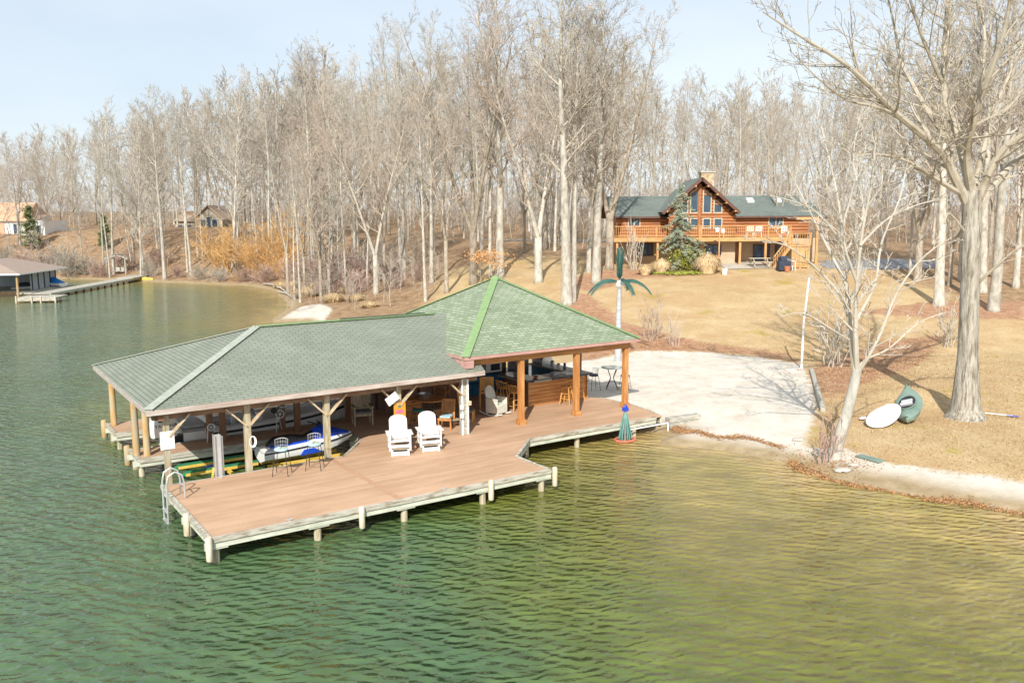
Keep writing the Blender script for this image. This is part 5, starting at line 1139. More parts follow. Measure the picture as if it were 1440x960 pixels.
for i in range(2600):
    px = rnd.uniform(890, 962); t = (px - 890) / 72; q = at(px, 0, 0) if False else None
    x = 11.2 + t * 5.6 + rnd.gauss(0, .12); y = 73.6 - t * .5 + rnd.gauss(0, .42 * math.sin(math.pi * min(.95, max(.08, t)))); z = h1(x, y) if i % 13 == 0 or i == 0 else z
    a = Vector((rnd.gauss(0, 1), rnd.gauss(0, 1), 1.2)).normalized(); w_ = a.orthogonal().normalized() * .05; c = Vector((x, y, z + .04)); b.add([c - w_, c + w_, c + a * rnd.uniform(.14, .3)], [(0, 1, 2)])
o = b.build('ground_cover', M['ggrass'], fixn=False); tag(o, 'bright green strip of creeping ground cover before the grass mounds', 'ground cover', kind='stuff')
def mound(px, py, w, h, label, name='ornamental_grass', mat='straw', n=900, up=.55):
    p = gp(px, py); k = p.y / F; W_ = w * k / 2; H_ = h * k; b = MB()
    for i in range(n):
        az = rnd.uniform(0, 6.28); rr = rnd.random() ** .5; out_ = Vector((math.cos(az), math.sin(az) * .8, 0)); base = out_ * rr * W_ * .45
        L1 = base + out_ * W_ * .28 * rr + Vector((rnd.gauss(0, .05), 0, H_ * rnd.uniform(.6, .95) * (1.1 - rr * .35))); L2 = L1 + out_ * W_ * rnd.uniform(.1, .34) + Vector((0, 0, -H_ * rnd.uniform(0, .4) * rr)); wv = Vector((-out_.y, out_.x, 0)) * .022
        b.add([base - wv, base + wv, L1 + wv, L1 - wv, L2], [(0, 1, 2, 3), (3, 2, 4)])
    o = b.build(name, M[mat], fixn=False); o.location = p; return tag(o, label, 'plant')
mound(995, 385, 48, 30, 'largest round mound of tan ornamental grass right of the conifer', n=2200); mound(930, 385, 40, 22, 'tan ornamental grass mound left of the yellow green shrub', n=1200); mound(907, 387, 30, 16, 'smaller tan grass mound at the left of the garden bed', n=700); mound(914, 368, 26, 14, 'green grey low shrub under the left lower window', mat='green', n=300); mound(892, 378, 22, 12, 'short straw clump beside the bare multi stemmed shrub', n=400)
for px, py, w, h in ((430, 418, 60, 16), (470, 425, 50, 14), (410, 408, 40, 14), (500, 424, 40, 12), (520, 432, 36, 9), (450, 408, 50, 14), (395, 405, 30, 10), (485, 414, 40, 12)):
    o = mound(px, py, w, h, 'clump of dry straw coloured grass on the bank of the cove', 'dry_grass_clump', n=700); o['group'] = 'dry grass clumps on the cove bank'
def pine(px, py, ytp, label, w_=.22):
    p = gp(px, py); H_ = hgt(p, ytp); e = empty('pine_tree', p, 0, label, 'tree'); b = MB(); b.tube([(0, 0, -.3), (0, 0, H_)], [.2, .03], 7); b.build('trunk', M['barkb'], e); lf = MB(); g = random.Random(int(px) + 5)
    for i in range(70):
        t = .12 + .86 * i / 70; L_ = H_ * w_ * (1 - t) ** .7 * g.uniform(.5, 1.2) + .2; az = g.uniform(0, 6.28)
        for k in range(34):
            s = g.uniform(.25, 1) * L_; c = Vector((math.cos(az) * s + g.gauss(0, .16), math.sin(az) * s + g.gauss(0, .16), H_ * t - .12 * s + g.gauss(0, .12))); a = Vector((g.gauss(0, 1), g.gauss(0, 1), g.gauss(0, .6))).normalized(); q = a.orthogonal().normalized() * .07; lf.add([c - q, c + a * .3, c + q, c - a * .2], [(0, 1, 2, 3)])
    lf.build('needles', M['pineg'], e, fixn=False)
M['pineg'] = pm('olive_pine_needles', (.10, .13, .05), (.20, .22, .09), 1.2, rough=.8)
pine(44, 352, 285, 'olive green pine in front of the white house at the far left'); pine(148, 352, 300, 'thin olive pine between the bare trunks above the swing arbor', .16)
# sapling thicket in the wood: uncountable
T = [Tree(400 + i) for i in range(5)]
for i, t_ in enumerate(T): t_.branch(Vector((0, 0, -.1)), Vector((.1, .05, 1)).normalized(), 4.5, .035, 1, dict(BR, num=[0, 0, 8, 4, 2], seg=[0, 4, 2, 2, 1], ang=(25, 60), rmin=.014, Lref=[1, 3, 1, .5, .3]))
arrs = [(np.array(t.cr.v), np.array(t.cr.f)) for t in T]
def merged(name, pts, mats, label, cat, arrs=arrs):
    VV = []; FF_ = []; off = 0
    for i, (x, y, z, s) in enumerate(pts):
        v, f = arrs[i % len(arrs)]; a = rnd.uniform(0, 6.28); ca, sa = math.cos(a), math.sin(a); VV.append(np.stack([(v[:, 0] * ca - v[:, 1] * sa) * s + x, (v[:, 0] * sa + v[:, 1] * ca) * s + y, v[:, 2] * s + z], 1)); FF_.append(f + off); off += len(v)
    VV = np.vstack(VV); FF_ = np.vstack(FF_); me = bpy.data.meshes.new(name); me.vertices.add(len(VV)); me.vertices.foreach_set('co', VV.ravel()); me.loops.add(FF_.size); me.loops.foreach_set('vertex_index', FF_.ravel().astype(np.int32))
    me.polygons.add(len(FF_)); me.polygons.foreach_set('loop_start', np.arange(0, FF_.size, 4, dtype=np.int32)); me.polygons.foreach_set('loop_total', np.full(len(FF_), 4, np.int32)); me.update(calc_edges=True); me.materials.append(mats)
    o = bpy.data.objects.new(name, me); col.objects.link(o); return tag(o, label, cat, kind='stuff')
pts = [[], []]
def zone(n, x0, x1, y0, y1, s0, s1):
    X = np.array([rnd.uniform(x0, x1) for _ in range(n)]); Y = np.array([rnd.uniform(y0, y1) for _ in range(n)]); Z = hz(X, Y); D = sdist(X, Y)
    for x, y, z, d in zip(X, Y, Z, D):
        if d < .7 or not clear(x, y): continue
        pts[rnd.random() < .4].append((x, y, z, rnd.uniform(s0, s1)))
zone(300, -105, -24, 123, 150, .4, 1.1); zone(420, -120, 10, 145, 200, .8, 1.9); zone(170, -26, -7, 74, 112, .3, .9); zone(300, -10, 78, 100, 190, .8, 1.8); zone(120, 34, 70, 62, 105, .4, 1.1); zone(300, -130, 160, 190, 290, 1.2, 2.4)
merged('thicket', pts[0], M['twigg'], 'grey leafless saplings and undergrowth filling the wood', 'undergrowth'); merged('brush', pts[1], M['twigp'], 'brownish leafless brush between the tree trunks of the wood', 'undergrowth')
# fallen leaves drifted along the water line and over the mulch
b = MB(); g = random.Random(33)
def leaf(x, y, z, s, tilt=.5):
    a = Vector((g.gauss(0, tilt), g.gauss(0, tilt), 1)).normalized(); u = a.orthogonal().normalized(); u = (u * math.cos(x * 99) + a.cross(u) * math.sin(x * 99)) * s; v = a.cross(u) * .6; c = Vector((x, y, z)); b.add([c - u, c + v, c + u, c - v], [(0, 1, 2, 3)])
def alongshore(i0, i1, n, off, sig, zz=.03):
    S = SH[i0:i1 + 1]; seg = np.hypot(*(S[1:] - S[:-1]).T); cum = np.r_[0, np.cumsum(seg)]; X = []; Y = []
    for i in range(n):
        t = g.uniform(0, cum[-1]); j = min(np.searchsorted(cum, t) - 1, len(seg) - 1); j = max(j, 0); f = (t - cum[j]) / seg[j]; q = S[j] + (S[j + 1] - S[j]) * f; d = (S[j + 1] - S[j]) / seg[j]; nn = np.array([-d[1], d[0]]); 
        w_ = off + .18 * math.sin(t * 1.3) + .1 * math.sin(t * 4.1) + g.gauss(0, sig); q = q - nn * w_ * LS; X.append(q[0]); Y.append(q[1])
    Z = hz(np.array(X), np.array(Y))
    for x, y, z in zip(X, Y, Z): leaf(x, y, max(z, .0) + zz, g.uniform(.03, .07))
LS = 1 if float(sdist(*(SH[6] - .5 * np.array([-(SH[7] - SH[6])[1], (SH[7] - SH[6])[0]]) / np.hypot(*(SH[7] - SH[6]))))[0]) > 0 else -1
def drift(pix, n, sig, s0, s1):
    Q = [gp(*q) for q in pix]; seg = [(Q[i + 1] - Q[i]).length for i in range(len(Q) - 1)]; tot = sum(seg); X = []; Y = []
    while len(X) < n:
        t = g.uniform(0, tot); j = 0; tt = t
        while tt > seg[j]: tt -= seg[j]; j += 1
        dens = .5 + .5 * math.sin(t * 1.9) * math.sin(t * .7 + 1)
        if g.random() > .25 + dens: continue
        q = Q[j].lerp(Q[j + 1], tt / seg[j]); w_ = sig * (.4 + dens); X.append(q.x + g.gauss(0, w_)); Y.append(q.y + .12 * math.sin(t * 2.3) + g.gauss(0, w_))
    Z = hz(np.array(X), np.array(Y))
    for x, y, z in zip(X, Y, Z): leaf(x, y, max(z, .0) + .02, g.uniform(s0, s1))
drift(((945, 603), (1000, 613), (1060, 620), (1098, 629)), 900, .07, .015, .035)
drift(((945, 601), (970, 608), (1010, 614), (1060, 619), (1098, 628)), 1700, .16, .02, .05)
drift(((1112, 650), (1130, 662), (1165, 674), (1215, 687), (1260, 695), (1310, 703), (1380, 714), (1445, 724)), 2600, .13, .02, .05)
drift(((1150, 640), (1175, 660), (1190, 650)), 700, .5, .02, .05)
drift(((800, 440), (850, 485), (905, 486), (1000, 492)), 1300, .9, .03, .06); drift(((1140, 525), (1200, 530), (1290, 505)), 900, 1.1, .03, .06)
o = b.build('fallen_leaves', M['fallen'], fixn=False); tag(o, 'rust coloured fallen leaves drifted in a line along the shore', 'leaves', kind='stuff')
# short dormant grass standing on the near lawn
b = MB(); X = np.array([g.uniform(9, 27) for _ in range(26000)]); Y = np.array([g.uniform(22, 52) for _ in range(26000)]); ok = (sdist(X, Y) > 1.9) & (pdist(X, Y, SANDP) < -.3); X = X[ok]; Y = Y[ok]; Z = hz(X, Y)
for x, y, z in zip(X, Y, Z):
    s = g.uniform(.03, .08); a = g.uniform(0, 6.28); c = Vector((x, y, z)); d = Vector((math.cos(a), math.sin(a), 0)); b.add([c - d * .02, c + d * .02, c + Vector((g.gauss(0, .04), g.gauss(0, .04), s))], [(0, 1, 2)])
o = b.build('lawn_grass', M['lawnblade'], fixn=False); tag(o, 'short dry dormant grass on the near right lawn', 'grass', kind='stuff')
# ------------------------------------------------------------ things on and around the dock
DZ = .652
def dp(px, py, z=DZ): p = at(px, py, z); return p
M['plastic'] = pm('white_poly_lumber', (.68, .67, .64), (.74, .73, .71), 3, rough=.5)
M['wicker'] = pm('cream_wicker', (.56, .55, .46), (.72, .71, .62), 22, rough=.8, bump=.6)
M['honey'] = pm('honey_varnish', (.50, .24, .055), (.66, .36, .11), 3, (3, 3, 1), .45)
M['teak'] = pm('brown_varnish', (.36, .15, .045), (.50, .24, .08), 3, (3, 3, 1), .5)
M['oldwood'] = pm('worn_grey_brown_wood', (.30, .24, .16), (.46, .38, .27), 3, (3, 3, 1), .8)
M['bluecush'] = pm('light_blue_cushion', (.30, .50, .60), (.45, .65, .72), 5, rough=.9)
M['darkcush'] = pm('slate_cushion', (.10, .12, .14), (.16, .18, .20), 5, rough=.9)
M['teal'] = pm('teal_cushion', (.03, .16, .15), (.05, .22, .20), 4, rough=.9)
M['bluecab'] = pm('blue_painted_cabinet', (.015, .13, .26), (.03, .19, .34), 2, rough=.5)
M['counter'] = pm('dark_navy_counter', (.018, .03, .05), (.05, .075, .10), 9, rough=.15)
M['boat'] = pm('white_gelcoat', (.80, .80, .78), (.85, .85, .83), 2, rough=.25)
M['vinyl'] = pm('grey_vinyl', (.42, .44, .45), (.52, .54, .55), 4, rough=.6)
M['jblue'] = pm('royal_blue_gelcoat', (.01, .05, .42), (.015, .08, .52), 2, rough=.25)
M['bgreen'] = pm('green_carpet_bunk', (.015, .16, .07), (.03, .24, .10), 6, rough=.9)
M['yellow'] = pm('yellow_board', (.60, .38, .05), (.66, .46, .10), 4, rough=.7)
M['kgreen'] = pm('grey_green_hull', (.15, .22, .18), (.20, .28, .23), 2, rough=.45)
M['hose'] = pm('teal_hose', (.07, .20, .18), (.14, .30, .27), 5, rough=.5)
M['orange'] = pm('orange_poster', (.72, .25, .02), (.80, .34, .03), 3, rough=.6)
M['clear'] = pm('table_glass', (.25, .3, .3), (.32, .36, .36), 2, rough=.1)
M['tile'] = pm('pale_tile', (.28, .27, .24), (.42, .40, .35), 8, rough=.4)
M['reddish'] = pm('faded_red_float', (.50, .12, .07), (.6, .2, .12), 4)
def fan_back(b, w, z0, z1, y0, y1, n=5, th=.025):
    """rounded back of upright slats"""
    for i in range(n):
        x0 = -w / 2 + w * i / n + .004; x1 = x0 + w / n - .008; xm = (x0 + x1) / 2
        def top(x): return z1 - .16 * (1 - math.sqrt(max(0, 1 - (2 * x / w) ** 2)))
        za, zc, zb = top(x0), top(xm), top(x1); yy = lambda z: y0 + (y1 - y0) * (z - z0) / (z1 - z0)
        P = [(x0, yy(z0), z0), (x1, yy(z0), z0), (x1, yy(zb), zb), (xm, yy(zc), zc), (x0, yy(za), za)]
        b.add(P + [(p[0], p[1] + th, p[2] - .004) for p in P], [(4, 3, 2, 1, 0), (5, 6, 7, 8, 9)] + [(k, (k + 1) % 5, 5 + (k + 1) % 5, 5 + k) for k in range(5)])
def glider(p, rz, label):
    e = empty('glider_chair', p, rz, label, 'chair', 'white glider chairs on the deck'); e.scale = (1.08,) * 3; m_ = M['plastic']
    b = MB(); fan_back(b, .56, .42, 1.13, .2, .42); b.beam((-.27, .245, .5), (.27, .245, .5), .03, .08); b.beam((-.27, .37, .88), (.27, .37, .88), .03, .07); b.build('backrest', m_, e)
    b = MB()
    for i in range(6): y = -.28 + i * .09; b.cbox((0, y + .04, .44 - .012 * i), (.54, .078, .024))
    b.build('seat', m_, e)
    for s in (-1, 1):
        b = MB(); b.cbox((s * .34, -.02, .66), (.13, .62, .026)); o = b.build('armrest', m_, e, bevel=.008)
        b = MB(); b.beam((s * .31, -.26, .16), (s * .31, -.26, .645), .05, .09, (0, 1, 0)); b.beam((s * .31, .24, .16), (s * .31, .24, .645), .05, .09, (0, 1, 0)); b.beam((s * .31, -.28, .38), (s * .31, .27, .36), .04, .08); b.build('arm_post', m_, e)
        b = MB(); b.cbox((s * .25, 0, .04), (.05, .7, .08)); b.cbox((s * .25, -.24, .12), (.05, .08, .16)); b.cbox((s * .25, .24, .12), (.05, .08, .16)); b.build('base_runner', m_, e)
    b = MB(); b.cbox((0, -.3, .07), (.46, .03, .12)); b.build('base_rail', m_, e); b = MB(); b.cbox((0, .3, .07), (.46, .03, .12)); b.build('base_rail', m_, e); b = MB(); b.cbox((0, -.3, .30), (.6, .025, .09)); b.build('front_apron', m_, e)
    b = MB(); b.cbox((0, 0, .2), (.44, .5, .05)); b.build('glide_tray', M['oldwood'], e)
    return e
glider(dp(562, 637), .22, 'left white adirondack glider chair standing on the sunny deck'); glider(dp(604, 631), .28, 'right white adirondack glider chair standing on the sunny deck')

def wire_stool(p, rz, label, cush='bluecush', name='wire_bar_stool', sh=.76, back=True, group='wire bar stools beside the personal watercraft'):
    e = empty(name, p, rz, label, 'stool', group)
    for sx, sy in ((-1, -1), (1, -1), (1, 1), (-1, 1)): b = MB(); b.tube([(sx * .24, sy * .24, 0), (sx * .16, sy * .16, sh)], .011, 6); b.build('leg', M['iron'], e)
    b = MB(); b.tube([(.21 * math.cos(a), .21 * math.sin(a), .28) for a in [i * .5236 for i in range(13)]], .008, 5, cap=False); b.tube([(.2 * math.cos(a), .2 * math.sin(a), sh) for a in [i * .5236 for i in range(13)]], .012, 5, cap=False); b.build('ring', M['iron'], e)
    b = MB(); b.lathe([(.19, 0), (.215, .02), (.215, .05), (.18, .075), (.02, .08)], (0, 0, sh + .005), 18); c = b.build('cushion', M[cush], e, smooth=True)
    if cush == 'bluecush':
        for k, mt_ in enumerate(('white', 'green', 'yellow')): b = MB(); b.cbox((-.1 + k * .1, 0, sh + .0875), (.045, .26, .006)); b.build('stripe', M[mt_], c)
    if back:
        b = MB(); zb = sh + .34
        top = [(.2 * math.cos(a), .04 + .19 * math.sin(a), zb - .02 * abs(math.cos(a))) for a in [i * math.pi / 8 for i in range(9)]]; b.tube(top, .012, 5); 
        for i in range(9): a = i * math.pi / 8; b.tube([(.19 * math.cos(a), .02 + .17 * math.sin(a), sh), top[i]], .005, 4)
        for zz in (.12, .23): b.tube([(.195 * math.cos(a), .03 + .18 * math.sin(a), sh + zz) for a in [i * math.pi / 8 for i in range(9)]], .004, 4)
        b.build('backrest', M['alu'], e)
    return e
wire_stool(dp(397, 667), 0, 'wire backed bar stool with striped cushion, left one beside the blue watercraft'); wire_stool(dp(443, 659), 0, 'wire backed bar stool with striped cushion nearer the corner post of the slip')

# wicker rocking chair
e = empty('rocking_chair', dp(698, 583), .95, 'cream wicker rocking chair with rounded back at the edge of the shade', 'chair'); mw = M['wicker']
b = MB(); n = 16; ring = []
for i in range(n): a = 2 * math.pi * i / n; ring.append((.3 * math.cos(a), math.sin(a) * .36))
rings = [[(x * s, .22 + (z + .36) * .32 - t, .82 + z * .95) for x, z in ring] for s, t in ((1, 0), (1.04, .05), (.9, .075))]
b.loft(rings); b.build('backrest', mw, e, smooth=True)
b = MB(); b.box(-.27, .27, -.28, .26, .4, .47); b.box(-.29, .29, -.3, -.26, .1, .44); b.build('seat', mw, e, bevel=.02)
for s in (-1, 1):
    b = MB(); b.box(s * .31 - .05, s * .31 + .05, -.3, .3, .66, .7); b.prism([(-.3, .12), (.28, .12), (.28, .66), (-.3, .66)], 'x', s * .31 - .02, s * .31 + .02); b.build('armrest', mw, e, bevel=.01)
    b = MB(); b.tube([(s * .29, -.5, .13), (s * .29, -.25, .05), (s * .29, .1, .022), (s * .29, .4, .06), (s * .29, .62, .15)], .022, 6); b.build('rocker', M['white'], e, smooth=True)
    for y in (-.26, .24): b = MB(); b.tube([(s * .29, y, .05), (s * .29, y, .4)], .022, 6); b.build('leg', mw, e)

# armchair, dining chairs
simple_chair('armchair', *dp(510, 596), .35, 'oldwood', 'worn slatted wooden armchair standing alone by the boat slip', slats=6, w=.66, h=1.02, cush='darkcush', scale=1.12)
simple_chair('slat_chair', *dp(628, 602), -.2, 'teak', 'slatted chair with light blue seat cushion in front of the round table', slats=7, arms=False, w=.5, h=1.0, cush='bluecush', scale=1.05)
simple_chair('side_chair', *dp(657, 592), 1.5, 'honey', 'orange brown chair with slate cushion beside the grey corner post', slats=4, arms=False, w=.48, h=1.35, cush='darkcush', scale=1.0)
simple_chair('bar_chair', *dp(684, 573), math.pi + .1, 'honey', 'tall slat backed bar armchair facing the blue cabinets', slats=6, w=.58, h=1.35, seat_h=.72, scale=1.0, cat='bar chair')
simple_chair('bar_chair', *dp(622, 573), 1.3, 'teak', 'dark tall armchair pushed against the dark board wall', slats=5, w=.56, h=1.3, seat_h=.72, cat='bar chair')
# round table, stool under it, pot on it
def round_table(p, r, h, label, top='oldwood', leg='iron', name='round_table', n=28, sheet_=.045):
    e = empty(name, p, .3, label, 'table'); b = MB(); b.lathe([(r * .97, 0), (r, .012), (r, sheet_ - .012), (r * .98, sheet_)], (0, 0, h - sheet_), n); b.build('tabletop', M[top], e, smooth=True)
    for k in range(4): a = k * math.pi / 2 + .4; b = MB(); b.tube([(r * .72 * math.cos(a), r * .72 * math.sin(a), 0), (r * .16 * math.cos(a), r * .16 * math.sin(a), h * .5), (r * .6 * math.cos(a), r * .6 * math.sin(a), h - sheet_)], .018, 6); b.build('leg', M[leg], e)
    b = MB(); b.tube([(r * .3 * math.cos(a), r * .3 * math.sin(a), h * .35) for a in [i * .5236 for i in range(13)]], .012, 5, cap=False); b.build('ring', M[leg], e); return e
tp = dp(606, 596); round_table(tp, .62, 1.0, 'high round brown table with iron legs in the shade by the dark wall', top='teak')
e = empty('metal_tub', (tp.x - .25, tp.y + .15, tp.z + 1.0), 0, 'grey metal tub standing on the high round table', 'tub'); b = MB(); b.lathe([(.2, 0), (.24, .16), (.25, .17), (.22, .165), (.19, .03), (.02, .02)], n=18); b.build('bowl', M['steel'], e, smooth=True)
for s in (-1, 1): b = MB(); b.tube([(s * .23, -.05, .12), (s * .3, 0, .13), (s * .23, .05, .12)], .01, 5); b.build('handle', M['steel'], e)
wire_stool(W(9.55, 7.3, DZ), .4, 'low stool with teal cushion left of the high round table', 'teal', 'low_stool', .62, False, None)
e = empty('foot_rest', dp(640, 600), .3, 'small iron footrest with round top by the corner post', 'footrest'); b = MB(); b.lathe([(.2, 0), (.21, .01), (.2, .02)], (0, 0, .28), 16); b.build('top', M['oldwood'], e)
for k in range(3): a = k * 2.1; b = MB(); b.tube([(.2 * math.cos(a), .2 * math.sin(a), 0), (.14 * math.cos(a), .14 * math.sin(a), .28)], .012, 5); b.build('leg', M['iron'], e)
# crates
base = dp(566, 596); 
for i in range(4):
    z = DZ + i * .235; names = ('bottom', 'second', 'third', 'topmost'); e = empty('wooden_crate', (base.x + .3, base.y + .35, z), TH + (.03 if i % 2 else -.04), f'brown wooden crate, {names[i]} of the stack behind the orange poster', 'crate', 'stacked wooden crates')
    b = MB(); b.box(-.33, .33, -.24, .24, 0, .02); 
    for k in range(3): z0 = .02 + k * .066; b.box(-.33, .33, -.24, -.222, z0, z0 + .058); b.box(-.33, .33, .222, .24, z0, z0 + .058); b.box(-.33, -.312, -.222, .222, z0, z0 + .058); b.box(.312, .33, -.222, .222, z0, z0 + .058)
    b.build('slats', M['teak'], e); b = MB(); b.box(-.06, .06, -.248, -.241, .1, .14); b.build('handle_hole', M['black'], e)
e = empty('wooden_crate', (base.x + 1.05, base.y + .55, DZ), TH, 'single brown crate standing beside the crate stack under the table', 'crate'); b = MB(); b.box(-.3, .3, -.22, .22, 0, .42)
b.build('body', M['teak'], e, bevel=.01); b = MB(); b.box(-.32, .32, -.24, .24, .42, .45); b.build('lid', M['oldwood'], e)
# big rounded storage box
e = empty('storage_box', dp(527, 569), TH - .5, 'large pale grey plastic storage box with chamfered corners near the dark doorway', 'box'); 
def oct_(w, h, c): return [(-w + c, 0), (w - c, 0), (w, c), (w, h - c), (w - c, h), (-w + c, h), (-w, h - c), (-w, c)]
b = MB(); b.loft([[(x * s, y, .08 + (z - .42) * s + .42) for x, z in oct_(.5, .84, .17)] for y, s in ((-.42, .93), (-.38, 1), (.38, 1), (.42, .93))]); o = b.build('shell', pm('pale_grey_plastic', (.40, .46, .48), (.48, .54, .56), 3, rough=.5), e)
b = MB(); b.loft([[(x * 1.025, y, .08 + (z - .42) * 1.03 + .42) for x, z in oct_(.5, .84, .17)] for y in (-.05, .02)]); b.build('rib', M['vinyl'], o)
b = MB(); b.box(-.4, -.3, -.35, .35, 0, .08); b.box(.3, .4, -.35, .35, 0, .08); b.build('feet', M['black'], e)
# posters
e = empty('orange_poster', W(7.8, 5.30, 1.5), TH, 'orange poster with pink patch fixed to the third roof post', 'sign'); b = MB(); b.box(-.22, .22, -.02, 0, 0, .68); b.build('board', M['orange'], e)
b = MB(); b.box(-.15, .14, -.027, -.021, .3, .42); b.build('pink_patch', pm('pink_print', (.75, .12, .25), (.8, .2, .3)), e)
b = MB()
for i in range(5): b.box(-.16 + i * .065, -.115 + i * .065, -.026, -.021, .06, .13 + .02 * (i % 2))
b.build('white_lettering', M['white'], e); b = MB(); b.box(-.06, .05, -.026, -.021, .5, .58); b.build('dark_emblem', M['teal'], e)
e = empty('white_notice', W(7.47, 5.17, 2.36), TH, 'tilted white notice pinned on the brace above the orange poster', 'sign'); b = MB(); b.cbox((0, 0, 0), (.46, .015, .3), ry=-.55); b.build('panel', M['white'], e)
b = MB(); b.cbox((.02, -.012, .0), (.2, .006, .05), ry=-.55); b.build('grey_print', M['vinyl'], e)

# ------------------------------------------------------------ bar
e = empty('bar_counter', DO, TH, 'cedar clad bar with dark blue counter top and tiled edge under the pavilion', 'bar')
b = MB()
for i in range(7): z = .66 + i * .15; b.box(15.0, 18.05, 7.86 + .006 * (i % 2), 7.9, z, z + .136)
b.build('front_cladding', pm('bar_cladding', (.46, .19, .05), (.64, .33, .12), 2.2, (.8, 5, 5), .45, .25, c3=(.55, .25, .075)), e)
b = MB(); b.box(14.97, 15.0, 7.86, 9.7, .66, 1.7); b.build('side_panel', M['darkwood'], e); b = MB(); b.box(18.05, 18.09, 7.8, 11.2, .66, 1.7); b.build('end_panel', M['cedar'], e)
b = MB(); b.box(15.002, 18.04, 7.905, 8.4, .66, 1.69); b.box(15.002, 15.5, 8.41, 9.7, .66, 1.69); b.box(17.5, 18.04, 8.41, 11.2, .66, 1.69); b.build('carcass', M['bluecab'], e)
b = MB(); arc = [(14.75 + .35 - .35 * math.cos(a), 7.62 + .35 - .35 * math.sin(a)) for a in [i * math.pi / 10 for i in range(6)]]
b.prism(arc + [(16.0, 7.62), (16.0, 8.55), (15.6, 8.55), (15.6, 9.85), (14.75, 9.85)], 'z', 1.70, 1.80); b.build('counter_top', M['counter'], e, bevel=.01)
b = MB(); b.box(16.02, 18.22, 7.66, 8.55, 1.705, 1.79); b.box(17.42, 18.22, 8.56, 11.3, 1.705, 1.79); b.build('counter_top', M['tile'], e)
b = MB()
b.box(16.04, 18.24, 7.645, 7.657, 1.70, 1.79); b.box(18.225, 18.24, 7.657, 11.3, 1.7, 1.79)
b.build('tile_edge', M['counter'], e)
b = MB(); b.box(14.74, 14.749, 7.98, 9.8, 1.69, 1.76); b.box(15.1, 16.0, 7.604, 7.617, 1.69, 1.76); b.build('pale_edge', M['tile'], e)
# back bar
e = empty('back_bar', DO, TH, 'blue painted cabinets with dark top along the back wall of the pavilion', 'cabinet')
b = MB(); b.box(13.7, 16.4, 11.1, 11.74, .66, 1.52); b.build('carcass', M['bluecab'], e); b = MB(); b.box(13.65, 16.45, 11.02, 11.74, 1.53, 1.59); b.build('counter_top', M['counter'], e)
for i in range(5): x = 13.75 + i * .53; b = MB(); b.box(x, x + .48, 11.07, 11.095, .74, 1.2); d_ = b.build('door', M['bluecab'], e); b = MB(); b.box(x, x + .48, 11.07, 11.095, 1.24, 1.48); b.build('drawer', M['bluecab'], e); b = MB(); b.box(x + .2, x + .28, 11.05, 11.068, 1.35, 1.37); b.build('handle', M['alu'], d_)
b = MB(); b.box(13.65, 16.45, 11.0, 11.02, 1.2, 1.23); b.build('trim', M['black'], e)
e = empty('microwave', W(15.4, 11.33, 1.592), TH, 'white microwave oven with black window on the dark back counter', 'microwave'); b = MB(); b.box(-.42, .42, -.22, .22, .01, .46); o = b.build('case', M['white'], e, bevel=.012)
b = MB(); b.box(-.18, .3, -.232, -.221, .09, .38); b.build('window', M['black'], e); b = MB(); b.box(.33, .38, -.235, -.221, .06, .4); b.build('handle', M['white'], e)
# grill and clutter on the right leg of the bar
e = empty('gas_grill', W(17.8, 10.75, 1.795), TH, 'stainless gas grill with domed lid on the far right end of the bar', 'grill'); b = MB(); b.box(-.3, .3, -.4, .4, 0, .14); b.build('firebox', M['steel'], e)
b = MB(); b.loft([[(x, y, z) for x, z in ((-.3, .142), (.3, .142), (.3, .25), (.16, .4), (-.16, .4), (-.3, .25))] for y in (-.4, .4)]); l_ = b.build('lid', M['steel'], e); b = MB(); b.tube([(-.36, -.3, .24), (-.36, .3, .24)], .015, 6); b.build('handle', M['alu'], l_)
for i in range(4): b = MB(); b.lathe([(.03, 0), (.03, .03), (.01, .035)], (0, 0, 0), 8); o = b.build('knob', M['black'], e); o.rotation_euler = (0, -math.pi / 2, 0); o.location = (-.302, -.24 + i * .16, .07)
for i, (y, lab, mt_, r_, hh) in enumerate(((9.9, 'brushed steel canister on the right bar leg before the grill', 'steel', .09, .26), (9.45, 'white canister on the right bar leg nearer the front', 'white', .08, .2), (9.0, 'dark bottle shaped canister in the middle of the right bar leg', 'counter', .06, .28))):
    e = empty('canister', W(17.75, y, 1.792), 0, lab, 'canister'); b = MB(); b.lathe([(r_, 0), (r_, hh * .8), (r_ * .8, hh * .86)], n=14); b.build('body', M[mt_], e, smooth=True); b = MB(); b.lathe([(r_ * .82, hh * .865), (r_ * .82, hh), (.02, hh * 1.04)], n=14); b.build('lid', M['black'], e)
for k, (u, v, lab) in enumerate(((16.55, 8.15, 'white folded towel pile on the front bar top'), (17.2, 8.1, 'flat white tray on the front bar top near the right end'))):
    e = empty('towel_pile' if k == 0 else 'tray', W(u, v, 1.792), TH + .2, lab, 'towels' if k == 0 else 'tray'); b = MB()
    if k == 0:
        for i in range(3): b.cbox((.01 * i, 0, .02 + .04 * i), (.42 - .03 * i, .26, .037), rz=.05 * i)
        b.build('folded_towels', M['vinyl'], e, bevel=.01)
    else: b.box(-.3, .3, -.2, .2, 0, .02); b.box(-.3, .3, -.2, -.18, .02, .05); b.box(-.3, .3, .18, .2, .02, .05); b.box(-.3, -.28, -.18, .18, .02, .05); b.box(.28, .3, -.18, .18, .02, .05); b.build('body', M['white'], e)
e = empty('ash_bowl', W(15.45, 8.0, 1.802), 0, 'small orange bowl on the rounded corner of the bar', 'bowl'); b = MB(); b.lathe([(.06, 0), (.13, .07), (.135, .075), (.11, .065), (.03, .02)], n=16); b.build('bowl', M['reddish'], e, smooth=True)
